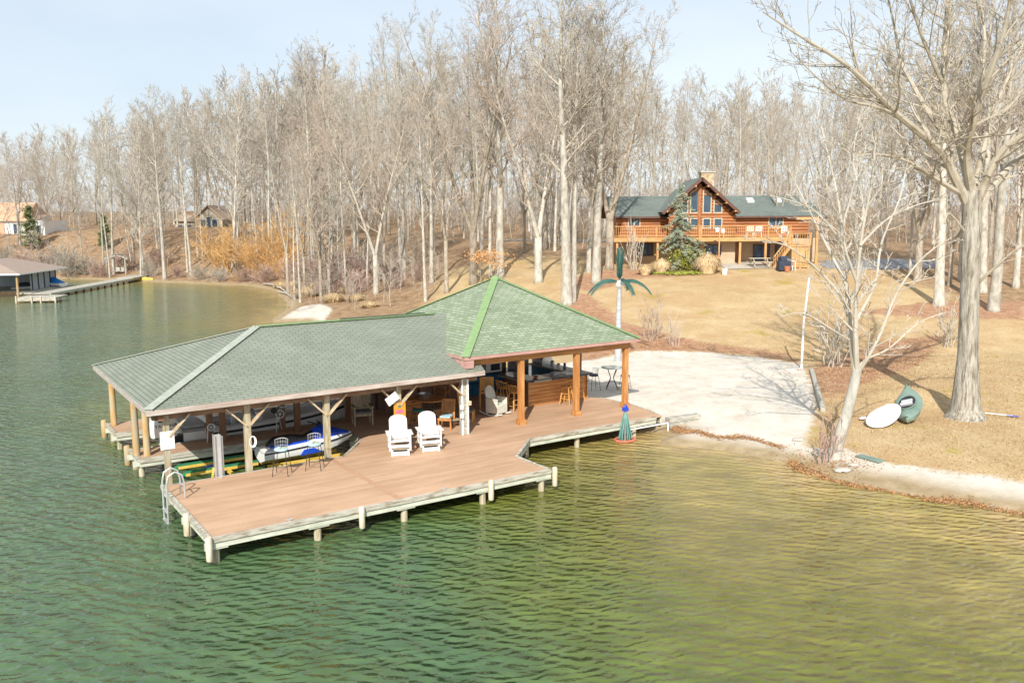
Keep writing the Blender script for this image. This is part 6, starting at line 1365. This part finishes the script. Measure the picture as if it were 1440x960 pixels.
e = empty('wall_fridge', W(16.95, 11.5, DZ), TH, 'pale fridge standing in the back right corner of the pavilion', 'fridge'); b = MB(); b.box(-.36, .36, -.33, .33, .03, 1.55); b.build('body', M['vinyl'], e, bevel=.015); b = MB(); b.box(-.355, .355, -.36, -.335, .5, 1.54); d_ = b.build('door', M['steel'], e); b = MB(); b.tube([(-.3, -.39, .9), (-.3, -.39, 1.4)], .012, 6); b.build('handle', M['alu'], d_)
# honey coloured bar stools
def bar_stool(p, rz, label):
    e = empty('bar_stool', p, rz, label, 'bar stool', 'honey coloured bar stools'); m_ = M['honey']
    for sx, sy in ((-1, -1), (1, -1), (1, 1), (-1, 1)): b = MB(); b.tube([(sx * .23, sy * .23, 0), (sx * .19, sy * .19, .3), (sx * .13, sy * .13, .74)], [.022, .03, .024], 8); b.build('leg', m_, e, smooth=True)
    b = MB()
    for z, r_ in ((.22, .215), (.42, .19)):
        for s in (-1, 1): b.tube([(-r_, s * r_, z), (r_, s * r_, z)], .013, 6); b.tube([(s * r_, -r_, z + .05), (s * r_, r_, z + .05)], .013, 6)
    b.build('stretchers', m_, e)
    b = MB(); b.lathe([(.2, 0), (.235, .015), (.235, .04), (.2, .05), (.02, .042)], (0, 0, .74), 20); b.build('seat', m_, e, smooth=True)
    b = MB(); A_ = [R(-25 + i * 230 / 12) for i in range(13)]; b.tube([(.26 * math.cos(a), .26 * math.sin(a), 1.0 + (.06 if 2 < i < 10 else 0)) for i, a in enumerate(A_)], .026, 7)
    for i in range(0, 13, 1): a = A_[i]; b.tube([(.2 * math.cos(a), .2 * math.sin(a), .785), (.255 * math.cos(a), .255 * math.sin(a), 1.0)], .011, 5)
    b.build('backrest', m_, e, smooth=True); return e
bar_stool(dp(706, 570), TH + 1.5, 'honey round backed bar stool at the left bar end, rear one of the pair'); bar_stool(dp(723, 577), TH + 1.7, 'honey bar stool at the left end of the bar, just left of the cedar post')
bar_stool(dp(797, 568), TH + math.pi + .5, 'honey bar stool at the bar front, left one beside the middle cedar post'); bar_stool(dp(812, 563), TH + math.pi - .2, 'honey bar stool at the bar front half hidden behind the middle cedar post')

# bistro set on the sand
bp0 = W(20.75, 9.3, 0); bp0.z = h1(bp0.x, bp0.y); round_table(bp0, .52, 1.02, 'round iron bistro table standing on the sand beside the pavilion', top='clear', name='bistro_table', sheet_=.03)
q = W(19.9, 9.6, 0); q.z = h1(q.x, q.y); wire_stool(q, -1.2, 'bistro stool with blue round seat left of the sand table', 'navy', 'bistro_stool', .66, True, 'bistro stools on the sand'); q = W(21.2, 8.9, 0); q.z = h1(q.x, q.y); wire_stool(q, 1.2, 'bistro stool with teal round seat under the right side of the sand table', 'teal', 'bistro_stool', .6, False, 'bistro stools on the sand')

# ------------------------------------------------------------ watercraft
def hull_sections(L_, B, Zs, keel, bowr, n=16, cut=.0):
    S = []
    for i in range(n + 1):
        t = i / n; w_ = B / 2 * (1 - max(0, (t - .45) / .55) ** 2.4 * (1 - bowr)) * (.94 + .06 * min(1, t * 6)); zs = Zs + .22 * t ** 2; zk = keel + (zs - .14 - keel) * max(0, (t - .62) / .38) ** 2.2
        ch = zk + (zs - zk) * .38; S.append((t * L_, w_, zs, zk, ch))
    return S
def make_hull(b, S):
    rings = [[(x, -w, zs), (x, -w * .97, zs - (zs - ch) * .5), (x, -w * .86, ch), (x, 0, zk), (x, w * .86, ch), (x, w * .97, zs - (zs - ch) * .5), (x, w, zs)] for x, w, zs, zk, ch in S]; b.loft(rings, cap=False, closed=False); r0 = len(b.v) - 7 * len(S); b.f.append(tuple(range(r0 + 6, r0 - 1, -1))); r1 = r0 + 7 * (len(S) - 1); b.f.append(tuple(range(r1, r1 + 7)))
bo = empty('deck_boat', W(1.8, 11.4, .12), TH, 'white open bow deck boat with grey seats moored in the covered middle slip', 'boat'); Lb_ = 6.5
S = hull_sections(Lb_, 2.25, .80, -.12, .25); b = MB(); make_hull(b, S); b.build('hull', M['boat'], bo, smooth=True)
b = MB(); O_ = [(x, w, zs) for x, w, zs, _, _ in S]
for i in range(len(S) - 1):
    for s in (-1, 1):
        (x0, w0, z0), (x1, w1, z1) = O_[i], O_[i + 1]; P = [(x0, s * w0, z0 + .004), (x1, s * w1, z1 + .004), (x1, s * (max(w1 - .2, .02)), z1 + .03), (x0, s * max(w0 - .2, .02), z0 + .03)]; b.add(P + [(P[3][0], P[3][1], .34), (P[2][0], P[2][1], .34)], [(0, 1, 2, 3), (3, 2, 5, 4)])
b.build('gunwale', M['boat'], bo, smooth=True)
b = MB(); b.prism([(x, -(max(w - .22, .02))) for x, w, *_ in S] + [(x, max(w - .22, .02)) for x, w, *_ in reversed(S)], 'z', .30, .34); b.build('cockpit_floor', M['vinyl'], bo)
for s in (-1, 1):
    b = MB(); 
    for i in range(2, len(S) - 1): b.beam((S[i][0], s * (S[i][1] + .006), S[i][2] - .17), (S[i + 1][0], s * (S[i + 1][1] + .006), S[i + 1][2] - .17), .015, .09)
    b.build('dark_stripe', M['black'], bo)
    b = MB(); b.box(4.3, 5.6, s * .5 - .16, s * .5 + .16, .34, .62); b.build('bow_seat', M['vinyl'], bo, bevel=.03)
    b = MB(); b.tube([(.9, s * .98, .84), (.9, s * .98, 1.1), (3.2, s * 1.0, 1.14), (5.0, s * .86, 1.22), (5.9, s * .5, 1.28), (5.95, s * .5, 1.02)], .014, 6); b.build('hand_rail', M['alu'], bo)
b = MB(); b.box(0, .85, -.85, .85, .6, .86); b.cbox((.45, 0, .93), (.75, 1.5, .12)); b.build('sun_pad', M['vinyl'], bo, bevel=.04); b = MB(); b.box(.9, 1.15, -.8, .8, .34, .95); b.box(1.15, 1.55, -.8, .8, .34, .6); b.build('rear_bench', M['boat'], bo, bevel=.03)
b = MB(); b.box(2.5, 2.9, -.85, -.2, .34, 1.05); c_ = b.build('console', M['boat'], bo, bevel=.03); b = MB(); b.cbox((2.62, -.5, 1.18), (.02, .62, .3), ry=-.4); b.build('windscreen', M['glass'], c_); b = MB(); b.tube([(2.46 + .03 * math.sin(a), -.5 + .17 * math.cos(a), .95 + .17 * math.sin(a)) for a in [i * .5236 for i in range(13)]], .015, 5, cap=False); b.build('steering_wheel', M['black'], c_)
b = MB(); b.box(1.9, 2.3, -.75, -.3, .34, .7); b.box(1.85, 1.95, -.75, -.3, .7, 1.15); b.build('helm_seat', M['vinyl'], bo, bevel=.03); b = MB(); b.box(5.65, 6.2, -.28, .28, .72, 1.0); b.build('bow_cushion', M['black'], bo, bevel=.05)
# outboard
ou = empty('outboard_motor', W(1.2, 10.55, -.12), TH, 'big white outboard motor with dark lettering tilted behind the deck boat', 'outboard motor')
ou.scale = (1.22,) * 3
b = MB(); prof = [(-.36, .80), (-.40, 1.05), (-.34, 1.32), (-.1, 1.46), (.2, 1.44), (.34, 1.3), (.36, 1.0), (.3, .8)]
b.loft([[(x * k, y, 1.1 + (z - 1.1) * k) for x, z in prof] for y, k in ((-.27, .72), (-.22, .95), (0, 1.03), (.22, .95), (.27, .72))]); cw = b.build('cowling', M['boat'], ou, smooth=True)
b = MB(); b.loft([[(x, y, z) for x, y in ((-.14, -.1), (.14, -.1), (.14, .1), (-.14, .1))] for z in (.8, .0, -.3)]); b.build('midsection', M['boat'], ou); b = MB(); b.box(.14, .5, -.14, .14, .5, .8); b.build('bracket', M['black'], ou)
b = MB(); b.tube([(-.3, 0, -.4), (.2, 0, -.4)], [.03, .08], 8); b.cbox((-.32, 0, -.4), (.03, .04, .34)); b.cbox((-.32, 0, -.4), (.03, .34, .04)); b.build('propeller', M['steel'], ou)
def text_mesh(s, size, mat, par, loc, rot, depth=.004, name='lettering'):
    c = bpy.data.curves.new(name, 'FONT'); c.body = s; c.size = size; c.align_x = 'CENTER'; c.align_y = 'CENTER'; c.extrude = depth; t_ = bpy.data.objects.new('tmp_text', c); col.objects.link(t_)
    bpy.context.view_layer.update(); me = bpy.data.meshes.new_from_object(t_.evaluated_get(bpy.context.evaluated_depsgraph_get())); bpy.data.objects.remove(t_); bpy.data.curves.remove(c)
    me.name = name; me.materials.clear(); me.materials.append(mat); o = bpy.data.objects.new(name, me); col.objects.link(o); o.parent = par; o.location = loc; o.rotation_euler = rot; return o
text_mesh('YAMAHA', .15, M['black'], cw, (.0, -.272, 1.16), (math.pi / 2, 0, 0)); b = MB(); b.box(-.2, .1, -.277, -.27, 1.27, 1.31); b.build('logo_bar', M['black'], cw)

# personal watercraft
js = empty('jet_ski', W(3.45, 7.05, .32), TH + .03, 'blue and white personal watercraft with black seat parked in the near slip', 'personal watercraft')
S = []; n = 14; Lj = 3.35
for i in range(n + 1):
    t = i / n; w_ = .56 * (1 - max(0, (t - .5) / .5) ** 2.2 * .88) * (.9 + .1 * min(1, t * 5)); zs = .42 + .16 * t; zk = .02 + .42 * max(0, (t - .6) / .4) ** 2; S.append((t * Lj, w_, zs, zk, zk + (zs - zk) * .4))
b = MB(); make_hull(b, S); b.build('hull', M['boat'], js, smooth=True)
for s in (-1, 1):
    b = MB(); b.tube([(x, s * (w + .01), zs - .01) for x, w, zs, *_ in S], .028, 6); b.build('rub_rail', M['black'], js, smooth=True)
    b = MB(); b.prism([(1.2, .2), (2.0, .22), (1.7, .40), (1.35, .38)], 'y', s * .558 - .01, s * .558 + .012); b.build('blue_side_panel', M['jblue'], js)
def ring_sec(x, w, z0, z1, zt): return [(x, -w, z0), (x, -w * .96, z0 + (z1 - z0) * .6), (x, -w * .6, z1), (x, 0, zt), (x, w * .6, z1), (x, w * .96, z0 + (z1 - z0) * .6), (x, w, z0)]
def loft_open(b, rings): b.loft(rings, cap=True, closed=True)
b = MB(); loft_open(b, [ring_sec(0.02, .48, .42, .50, .52), ring_sec(.6, .53, .43, .50, .52), ring_sec(1.6, .54, .48, .54, .56), ring_sec(2.2, .48, .5, .62, .72), ring_sec(2.8, .32, .54, .66, .74), ring_sec(3.32, .07, .57, .6, .61)]); b.build('top_deck', M['boat'], js, smooth=True)
b = MB(); loft_open(b, [ring_sec(1.85, .22, .6, .82, .92), ring_sec(2.15, .34, .6, .92, 1.02), ring_sec(2.6, .30, .6, .84, .9), ring_sec(3.2, .12, .6, .66, .68)]); b.build('hood', M['jblue'], js, smooth=True)
b = MB(); loft_open(b, [ring_sec(.28, .16, .5, .66, .68), ring_sec(.45, .2, .5, .8, .84), ring_sec(1.1, .2, .52, .82, .85), ring_sec(1.5, .18, .55, .74, .77), ring_sec(1.95, .15, .58, .84, .9)]); b.build('seat', M['black'], js, smooth=True)
b = MB(); loft_open(b, [ring_sec(.3, .24, .5, .6, .62), ring_sec(1.0, .26, .5, .62, .64), ring_sec(1.7, .24, .52, .62, .64)]); b.build('seat_base', M['jblue'], js, smooth=True)
b = MB(); b.tube([(2.0, 0, .95), (1.95, 0, 1.08)], .05, 8); b.tube([(1.86, -.38, 1.1), (1.96, -.16, 1.1), (1.96, .16, 1.1), (1.86, .38, 1.1)], .024, 7); b.build('handlebar', M['black'], js)
for s in (-1, 1): b = MB(); b.cbox((2.25, s * .42, .92), (.08, .14, .1)); b.build('mirror', M['black'], js, bevel=.02)
b = MB(); b.cbox((2.18, 0, 1.08), (.03, .44, .14), ry=-.7); b.build('windshield', M['glass'], js)
# drive-on cradle below it
e = empty('lift_cradle', W(3.4, 7.05, .15), TH, 'yellow timber lift cradle under the blue watercraft', 'boat lift')
for s in (-1, 1): b = MB(); b.box(.2, 2.9, s * .36 - .05, s * .36 + .05, .05, .17); b.build('bunk', M['yellow'], e)
for x in (.7, 2.3): b = MB(); b.box(x - .05, x + .05, -.8, .8, -.06, .045); b.build('cross_beam', M['yellow'], e)
# empty bunks near the sign post and the lift column
e = empty('empty_boat_lift', W(.75, 6.65, .38), TH, 'empty lift with green carpeted bunks above the water near the notice post', 'boat lift')
for y in (0, .95):
    b = MB(); b.loft([[(x, y + dy, z) for x, z in ((0, .06), (.25, .18), (2.5, .18), (2.5, .06))] for dy in (-.06, .06)]); o = b.build('bunk', M['bgreen'], e); b = MB(); b.box(.2, 2.5, y - .085, y - .065, .04, .13); b.build('yellow_edge', M['yellow'], o)
b = MB(); b.cbox((1.2, .45, .08), (.5, .3, .06)); b.build('float_block', M['jblue'], e); b = MB(); b.box(1.5, 1.6, -.9, 1.2, -.06, .035); b.build('cross_beam', M['yellow'], e)
e = empty('lift_column', W(1.62, 5.3, 0), TH, 'galvanised lift column with winch wheel standing at the deck edge', 'boat lift'); b = MB(); b.box(-.1, .1, -.012, .012, -.6, 1.95); b.box(-.1, -.075, -.1, .1, -.6, 1.95); b.box(.075, .1, -.1, .1, -.6, 1.95); b.build('column', M['alu'], e)
b = MB(); b.box(.16, .2, .05, .1, .2, 1.85); b.box(.1, .2, .05, .1, 1.82, 1.86); b.build('guide_rail', M['white'], e); b = MB(); b.beam((-.3, .2, -.3), (-.1, .1, .9), .06, .06); b.build('yellow_strut', M['yellow'], e)
def winch(u, v, z, label, r=.17):
    e = empty('lift_winch', W(u, v, z), TH, label, 'winch', 'lift winches on the roof posts'); b = MB(); b.tube([(r * math.cos(a), 0, r * math.sin(a)) for a in [i * .3927 for i in range(17)]], .02, 6, cap=False)
    for k in range(6): a = k * 1.047; b.tube([(0, 0, 0), (r * math.cos(a), 0, r * math.sin(a))], .012, 5)
    b.build('wheel', M['white'], e); b = MB(); b.cbox((0, .1, -.02), (.18, .12, .2)); b.build('gearbox', M['black'], e, bevel=.02); b = MB(); b.tube([(-.1, .06, -.1), (-.14, .06, -.6), (-.06, .06, -1.0)], .02, 5); b.build('cable', M['alu'], e)
winch(5.15, 9.47, 1.75, 'white spoked winch wheel high on the post beside the watercraft'); winch(5.02, 9.47, 1.35, 'lower white spoked winch wheel on the post beside the watercraft', .15); winch(2.55, 9.5, 1.2, 'winch wheel on the post next to the boat console', .12)
e = empty('tool_reel', W(4.75, 9.3, 1.55), TH, 'black cable reel hanging left of the winch wheels', 'reel'); b = MB(); b.lathe([(.11, 0), (.11, .02), (.05, .025), (.05, .08), (.11, .085), (.11, .105)], (0, 0, -.05), 14); o = b.build('reel', M['black'], e); o.rotation_euler = (math.pi / 2, 0, 0)
b = MB(); b.tube([(0, .05, 0), (.35, .25, .05)], .015, 5); b.build('arm', M['black'], e)
e = empty('rope_coil', W(2.66, 5.24, 1.75), TH, 'coil of pale rope hanging on the second roof post', 'rope'); b = MB(); 
for k in range(4): b.tube([((.08 + .01 * k) * math.sin(a) + .02, -.03 - .018 * k, -.16 + (.15 + .01 * k) * math.cos(a)) for a in [i * .5236 for i in range(13)]], .012, 5, cap=False)
b.build('coil', M['white'], e); b = MB(); b.box(0, .05, -.03, .08, -.03, 0); b.build('hook', M['alu'], e)
e = empty('folding_table', W(9.0, 11.6, DZ), TH + .2, 'small folding table with white crossed legs under dark blue cloth', 'table'); b = MB(); b.box(-.35, .35, -.55, .55, .7, .73); b.build('tabletop', M['teal'], e)
b = MB(); b.box(-.4, .4, -.6, .6, .732, .8); b.box(-.4, .0, -.6, .6, .802, .95); b.build('folded_cloth', M['counter'], e, bevel=.04)
for s in (-1, 1): b = MB(); b.beam((-.35, s * .5, 0), (.35, s * .5, .7), .03, .03); b.beam((.35, s * .47, 0), (-.35, s * .47, .7), .03, .03); b.build('leg', M['white'], e)
e = empty('life_jackets', W(2.62, 13.95, 1.0), TH, 'bundle of yellow and blue life jackets hanging at the rear end post', 'life jackets'); b = MB(); leafcloud(b, (0, 0, .35), (.22, .14, .3), 40, .12); b.tube([(0, -.06, .1), (.04, -.08, .4), (0, -.04, .7)], [.1, .14, .06], 8); b.build('blue_jacket', M['jblue'], e); b = MB(); b.tube([(-.16, -.08, .0), (-.14, -.1, .3), (-.1, -.04, .55)], [.09, .12, .05], 8); b.build('yellow_jacket', M['yellow'], e)

# ladder at the deck corner
e = empty('dock_ladder', W(-.12, 3.9, 0), TH, 'aluminium swim ladder with two looped handrails at the left deck corner', 'ladder')
for y in (-.25, .25):
    b = MB(); b.tube([(-.12, y, -1.2), (-.12, y, 1.1), (-.06, y, 1.35), (.12, y, 1.45), (.3, y, 1.35), (.36, y, 1.1), (.36, y, .66)], .026, 8); b.build('handrail', M['alu'], e, smooth=True)
for z in (-.3, .0, .3): b = MB(); b.box(-.17, -.07, -.25, .25, z, z + .03); b.build('rung', M['alu'], e)
b = MB(); b.tube([(.36, -.25, 1.0), (.36, .25, 1.0)], .018, 6); b.build('cross_bar', M['alu'], e)

# hose stand at the water edge
e = empty('hose_stand', W(16.25, 3.25, 0), TH, 'teal hose draped in a cone over a short post with blue cap', 'hose'); b = MB(); b.tube([(0, 0, -.4), (0, 0, 1.15)], .04, 8); b.build('post', M['alu'], e); b = MB(); b.box(-.1, .1, -.08, .08, 1.15, 1.3); b.tube([(-.05, 0, 1.3), (0, 0, 1.42), (.08, 0, 1.3)], .03, 6); b.build('cap', M['jblue'], e, bevel=.02)
b = MB(); g = random.Random(4)
for k in range(10):
    a = k * 2 * math.pi / 10; r_ = .3 + g.uniform(-.05, .08); c2 = a + .35; b.tube([(.05 * math.cos(a), .05 * math.sin(a), 1.08), (r_ * .5 * math.cos(a), r_ * .45 * math.sin(a), .7), (r_ * math.cos(a), r_ * .8 * math.sin(a), .12), (r_ * .85 * math.cos(c2), r_ * .7 * math.sin(c2), .04), (r_ * .45 * math.cos(c2), r_ * .4 * math.sin(c2), .65), (.05 * math.cos(c2), .05 * math.sin(c2), 1.08)], .021, 6)
b.build('draped_hose', M['hose'], e, smooth=True); b = MB(); b.tube([(.42 * math.cos(a), .34 * math.sin(a), .05) for a in [i * .5236 for i in range(13)]], .05, 6, cap=False); b.build('float_ring', M['reddish'], e)
e = empty('water_pipe', W(17.1, 3.28, .38), TH, 'thin white pipe running under the dock edge to the retaining wall', 'pipe'); b = MB(); b.tube([(-.6, 0, 0), (1.4, 0, 0), (1.42, 0, -.04), (1.42, 0, -.45)], .03, 8); b.build('pipe', M['white'], e)
e = empty('retaining_wall', W(18.75, 3.55, 0), TH - .12, 'low grey timber retaining wall between dock and sand', 'wall')
for i in range(3): b = MB(); b.box(.02 * i, 2.3 - .35 * i, .05 * i - .2, .05 * i + .12, -.1 + i * .2, .09 + i * .2); b.build('timber', M['grey'], e, bevel=.01)
b = MB(); p0 = gp(1141, 522); p1 = gp(1157, 579); b.beam(p0 + Vector((0, 0, .06)), p1 + Vector((0, 0, .08)), .2, .18); o = b.build('border_timber', M['grey'], bevel=.02); tag(o, 'long grey border timber along the right edge of the sand', 'timber')

# ------------------------------------------------------------ artificial palm, pole, kayak
q = gp(869, 508); hp_ = hgt(q, 405); e = empty('artificial_palm', q, 0, 'artificial palm with pale pole trunk and dark green drooping fronds by the beach', 'palm')
b = MB(); b.tube([(0, 0, -.2), (0, 0, hp_ * .5), (.03, 0, hp_)], [.2, .16, .12], 12); b.build('trunk', pm('pale_grey_tube', (.34, .35, .36), (.48, .48, .48), 1.2, (1, 1, 5), .6), e, smooth=True)
M['frond'] = pm('dark_teal_fronds', (.02, .075, .06), (.04, .13, .10), 3, rough=.5); b = MB(); b.lathe([(.1, 0), (.2, .1), (.18, .3), (.06, .4)], (.03, 0, hp_), 10); b.build('crown_hub', M['white'], e)
g = random.Random(3)
fr = [(-.1, .1, 1.9, 1), (.12, -.1, 1.85, 1), (0, .2, 1.95, 1), (.22, .1, 1.8, 1), (-.24, -.1, 1.8, 1)] + [(math.cos(a) * 1.0, math.sin(a) * .9, 2.1, 0) for a in (.1, 1.2, 2.6, 3.25, 3.6, 5.0, 5.9)]
for fx_, fy_, Lf_, upm in fr:
    d = Vector((fx_, fy_, 2.2 if upm else .55)).normalized(); pts = [Vector((.03, 0, hp_ + .25))]
    for k in range(8): pts.append(pts[-1] + d * Lf_ / 8); d = (d + Vector((fx_ * .05, fy_ * .05, 0)) + Vector((0, 0, -.26 if not upm else 0))).normalized()
    b = MB(); b.tube(pts, [.03 - .003 * k for k in range(9)], 5); side0 = Vector((0, 0, 1)).cross(pts[1] - pts[0]); side0 = side0.normalized() if side0.length > .01 else Vector((1, 0, 0))
    for k in range(1, 8):
        for m_ in range(5):
            f_ = m_ / 5; p_ = pts[k].lerp(pts[k + 1], f_); dd = (pts[k + 1] - pts[k]).normalized(); sd = (side0 - dd * side0.dot(dd)).normalized()
            for s in (-1, 1):
                ll = (.62 if not upm else .5) * (1 - .08 * k); tip = p_ + sd * s * ll * (.62 if not upm else .5) + dd * ll * .5 + Vector((0, 0, -.38 * ll if not upm else 0)); w_ = dd * .034; b.add([p_ - w_, p_ + w_, tip], [(0, 1, 2)])
    b.build('frond', M['frond'], e, fixn=False)
q = gp(1127, 518); hq = hgt(q, 392); e = empty('white_pole', q, 0, 'slender white pole at the back right corner of the sand', 'pole'); b = MB(); b.tube([(0, 0, -.3), (.02, 0, hq * .5), (.2, 0, hq)], [.06, .055, .045], 10); b.build('shaft', M['white'], e, smooth=True)
b = MB(); b.tube([(.2, 0, hq), (.2, 0, hq + .03)], .07, 10); b.build('cap', M['alu'], e); b = MB(); b.tube([(.02, -.07, .9), (.09, -.1, 1.0)], .02, 5); b.build('hook', M['alu'], e)
# paddle board
q = gp(1243, 596); e = empty('paddle_board', q + Vector((0, 0, .3)), math.atan2(.9, 1.2), 'white rounded board lying on the grass half under the kayak', 'board'); e.rotation_euler = (R(12), R(-13), math.atan2(1.0, 1.1)); n = 24
b = MB(); pr = [((1.15 if math.cos(a) < 0 else 1.1) * math.cos(a), .46 * math.sin(a) * (1 - .12 * math.cos(a))) for a in [i * 2 * math.pi / n for i in range(n)]]; b.loft([[(x * s, y * s, z + .03 * (x / 1.1) ** 2) for x, y in pr] for s, z in ((.9, -.04), (1, 0), (.99, .03), (.88, .055))]); b.build('board', M['white'], e, smooth=True)
b = MB(); b.tube([(-.9, 0, -.05), (-.85, 0, -.16)], [.03, .01], 5); b.build('fin', M['black'], e)
# kayak
q = gp(1281, 590); e = empty('kayak', q + Vector((-.02, .2, .42)), R(72), 'grey green kayak lying tilted on the grass beside the white board', 'kayak'); e.rotation_euler = (R(-18), R(-15), R(66)); e.scale = (1, 1.4, 1.1); n = 16; rings = []; Lk = 2.9
for i in range(n + 1):
    t = i / n; u_ = 2 * t - 1; w_ = .38 * (1 - abs(u_) ** 2.3) + .012; zt = .2 + .14 * abs(u_) ** 3; zb = -.12 + .2 * abs(u_) ** 4; rings.append([(u_ * Lk / 2, -w_, (zt + zb) / 2 + .05), (u_ * Lk / 2, -w_ * .75, zb + .04), (u_ * Lk / 2, 0, zb), (u_ * Lk / 2, w_ * .75, zb + .04), (u_ * Lk / 2, w_, (zt + zb) / 2 + .05), (u_ * Lk / 2, w_ * .6, zt - .01), (u_ * Lk / 2, 0, zt + .03), (u_ * Lk / 2, -w_ * .6, zt - .01)])
b = MB(); b.loft(rings); b.build('hull', M['kgreen'], e, smooth=True); el = [(.58 * math.cos(a) - .05, .25 * math.sin(a)) for a in [i * 2 * math.pi / 20 for i in range(20)]]
b = MB(); b.tube([(x, y, .245 + .02 * abs(x)) for x, y in el + el[:1]], .022, 6, cap=False); b.build('cockpit_rim', M['kgreen'], e); b = MB(); b.prism([(x * .97, y * .97) for x, y in el], 'z', .236, .242); b.build('cockpit', M['black'], e); b = MB(); b.cbox((-.28, 0, .27), (.1, .32, .16), ry=-.3); b.cbox((.0, 0, .25), (.4, .3, .03)); b.build('seat', M['vinyl'], e, bevel=.02)
for s in (-1, 1): b = MB(); b.tube([(s * Lk / 2 * .97, -.04, .3), (s * Lk / 2 * 1.03, 0, .32), (s * Lk / 2 * .97, .04, .3)], .014, 5); b.build('grab_handle', M['black'], e)
# paddle and litter on the grass
p0 = gp(1216, 590); p1 = gp(1246, 575); e = empty('kayak_paddle', p0 + Vector((0, 0, .07)), math.atan2((p1 - p0).y, (p1 - p0).x), 'kayak paddle with white blades lying in the grass behind the white board', 'paddle'); Lp = (p1 - p0).length
b = MB(); b.tube([(0, 0, 0), (Lp, 0, .03)], .017, 7); b.build('shaft', M['black'], e)
for s, x in ((-1, 0), (1, Lp)): b = MB(); b.loft([[(x + s * dx, -w_, .015), (x + s * dx, w_, .015), (x + s * dx, w_, .03), (x + s * dx, -w_, .03)] for dx, w_ in ((-.02, .02), (.1, .09), (.32, .1), (.44, .05))]); b.build('blade', M['white'], e)
p0 = gp(1385, 583); p1 = gp(1424, 587); e = empty('spare_paddle', p0 + Vector((0, 0, .06)), math.atan2((p1 - p0).y, (p1 - p0).x), 'purple and white paddle lying right of the oak trunk', 'paddle'); Lp = (p1 - p0).length
b = MB(); b.tube([(0, 0, 0), (Lp, 0, .02)], .02, 7); b.build('shaft', M['white'], e); b = MB(); b.cbox((Lp, 0, .02), (.4, .18, .02)); b.build('blade', pm('violet_blade', (.12, .10, .4), (.18, .16, .5)), e)
p0 = gp(1207, 642); p1 = gp(1240, 651); b = MB(); b.beam(p0 + Vector((0, 0, .04)), p1 + Vector((0, 0, .04)), .35, .05); o = b.build('loose_plank', M['kgreen'], bevel=.01); tag(o, 'grey green plank half buried in the grass near the shore', 'plank')
def stone(px, py, s, label):
    p = gp(px, py); g = random.Random(px); b = MB(); b.lathe([(.5, 0), (.9, .15), (1, .4), (.8, .7), (.4, .85)], n=9); b.v = [(x * s * g.uniform(.8, 1.2), y * s * .8 * g.uniform(.8, 1.2), z * s * .6 * g.uniform(.85, 1.1)) for x, y, z in b.v]; o = b.build('stone', M['conc'], smooth=True); o.location = p - Vector((0, 0, s * .1)); return tag(o, label, 'stone')
stone(1122, 620, .22, 'grey boulder on the sand near the foot of the leaning tree'); stone(1185, 662, .28, 'larger grey stone at the water edge under the leaning tree'); stone(1200, 656, .18, 'small grey stone right of the leaning tree foot')
# neighbour's watercraft
q = at(88, 410, .0); e = empty('covered_runabout', (q.x, q.y + .3, .5), math.atan2(.3, -1), 'small white craft under a bright blue cover beside the long walkway', 'boat'); b = MB(); S2 = [(x * .95, w * .9, zs, zk, ch) for x, w, zs, zk, ch in hull_sections(3.4, 1.5, .5, .0, .2)]; make_hull(b, S2); b.build('hull', M['boat'], e, smooth=True)
b = MB(); b.loft([[(x, -w * .9, .5), (x, -w * .4, zt), (x, 0, zt + .12), (x, w * .4, zt), (x, w * .9, .5)] for x, w, zt in ((.1, .6, .62), (.8, .66, .9), (1.3, .66, 1.15), (2.0, .6, 1.0), (2.9, .4, .72))]); b.build('cover', pm('bright_blue_tarp', (.01, .16, .5), (.02, .22, .6), 3, rough=.6), e, smooth=True)
q = at(18, 412, .1); e = empty('neighbour_watercraft', (q.x, q.y, .3), .3, 'pale watercraft stored under the neighbour boathouse roof', 'personal watercraft'); b = MB(); make_hull(b, S2); b.build('hull', M['boat'], e, smooth=True); b = MB(); loft_open(b, [ring_sec(.5, .3, .5, .9, .95), ring_sec(1.4, .32, .5, .95, 1.05), ring_sec(2.4, .3, .5, .75, .8)]); b.build('seat', M['navy'], e, smooth=True)
# driftwood at the cove
for px, py, px2, py2 in ((370, 400, 398, 408), (385, 404, 402, 412), (392, 412, 412, 421)):
    p0 = gp(px, py); p1 = gp(px2, py2); b = MB(); b.tube([p0 + Vector((0, 0, .1)), (p0 + p1) / 2 + Vector((0, .3, .3)), p1 + Vector((0, 0, .15))], [.1, .12, .05], 6); o = b.build('driftwood', M['bark'], smooth=True); tag(o, 'bleached driftwood branch lying on the cove bank', 'driftwood', 'driftwood on the cove bank')
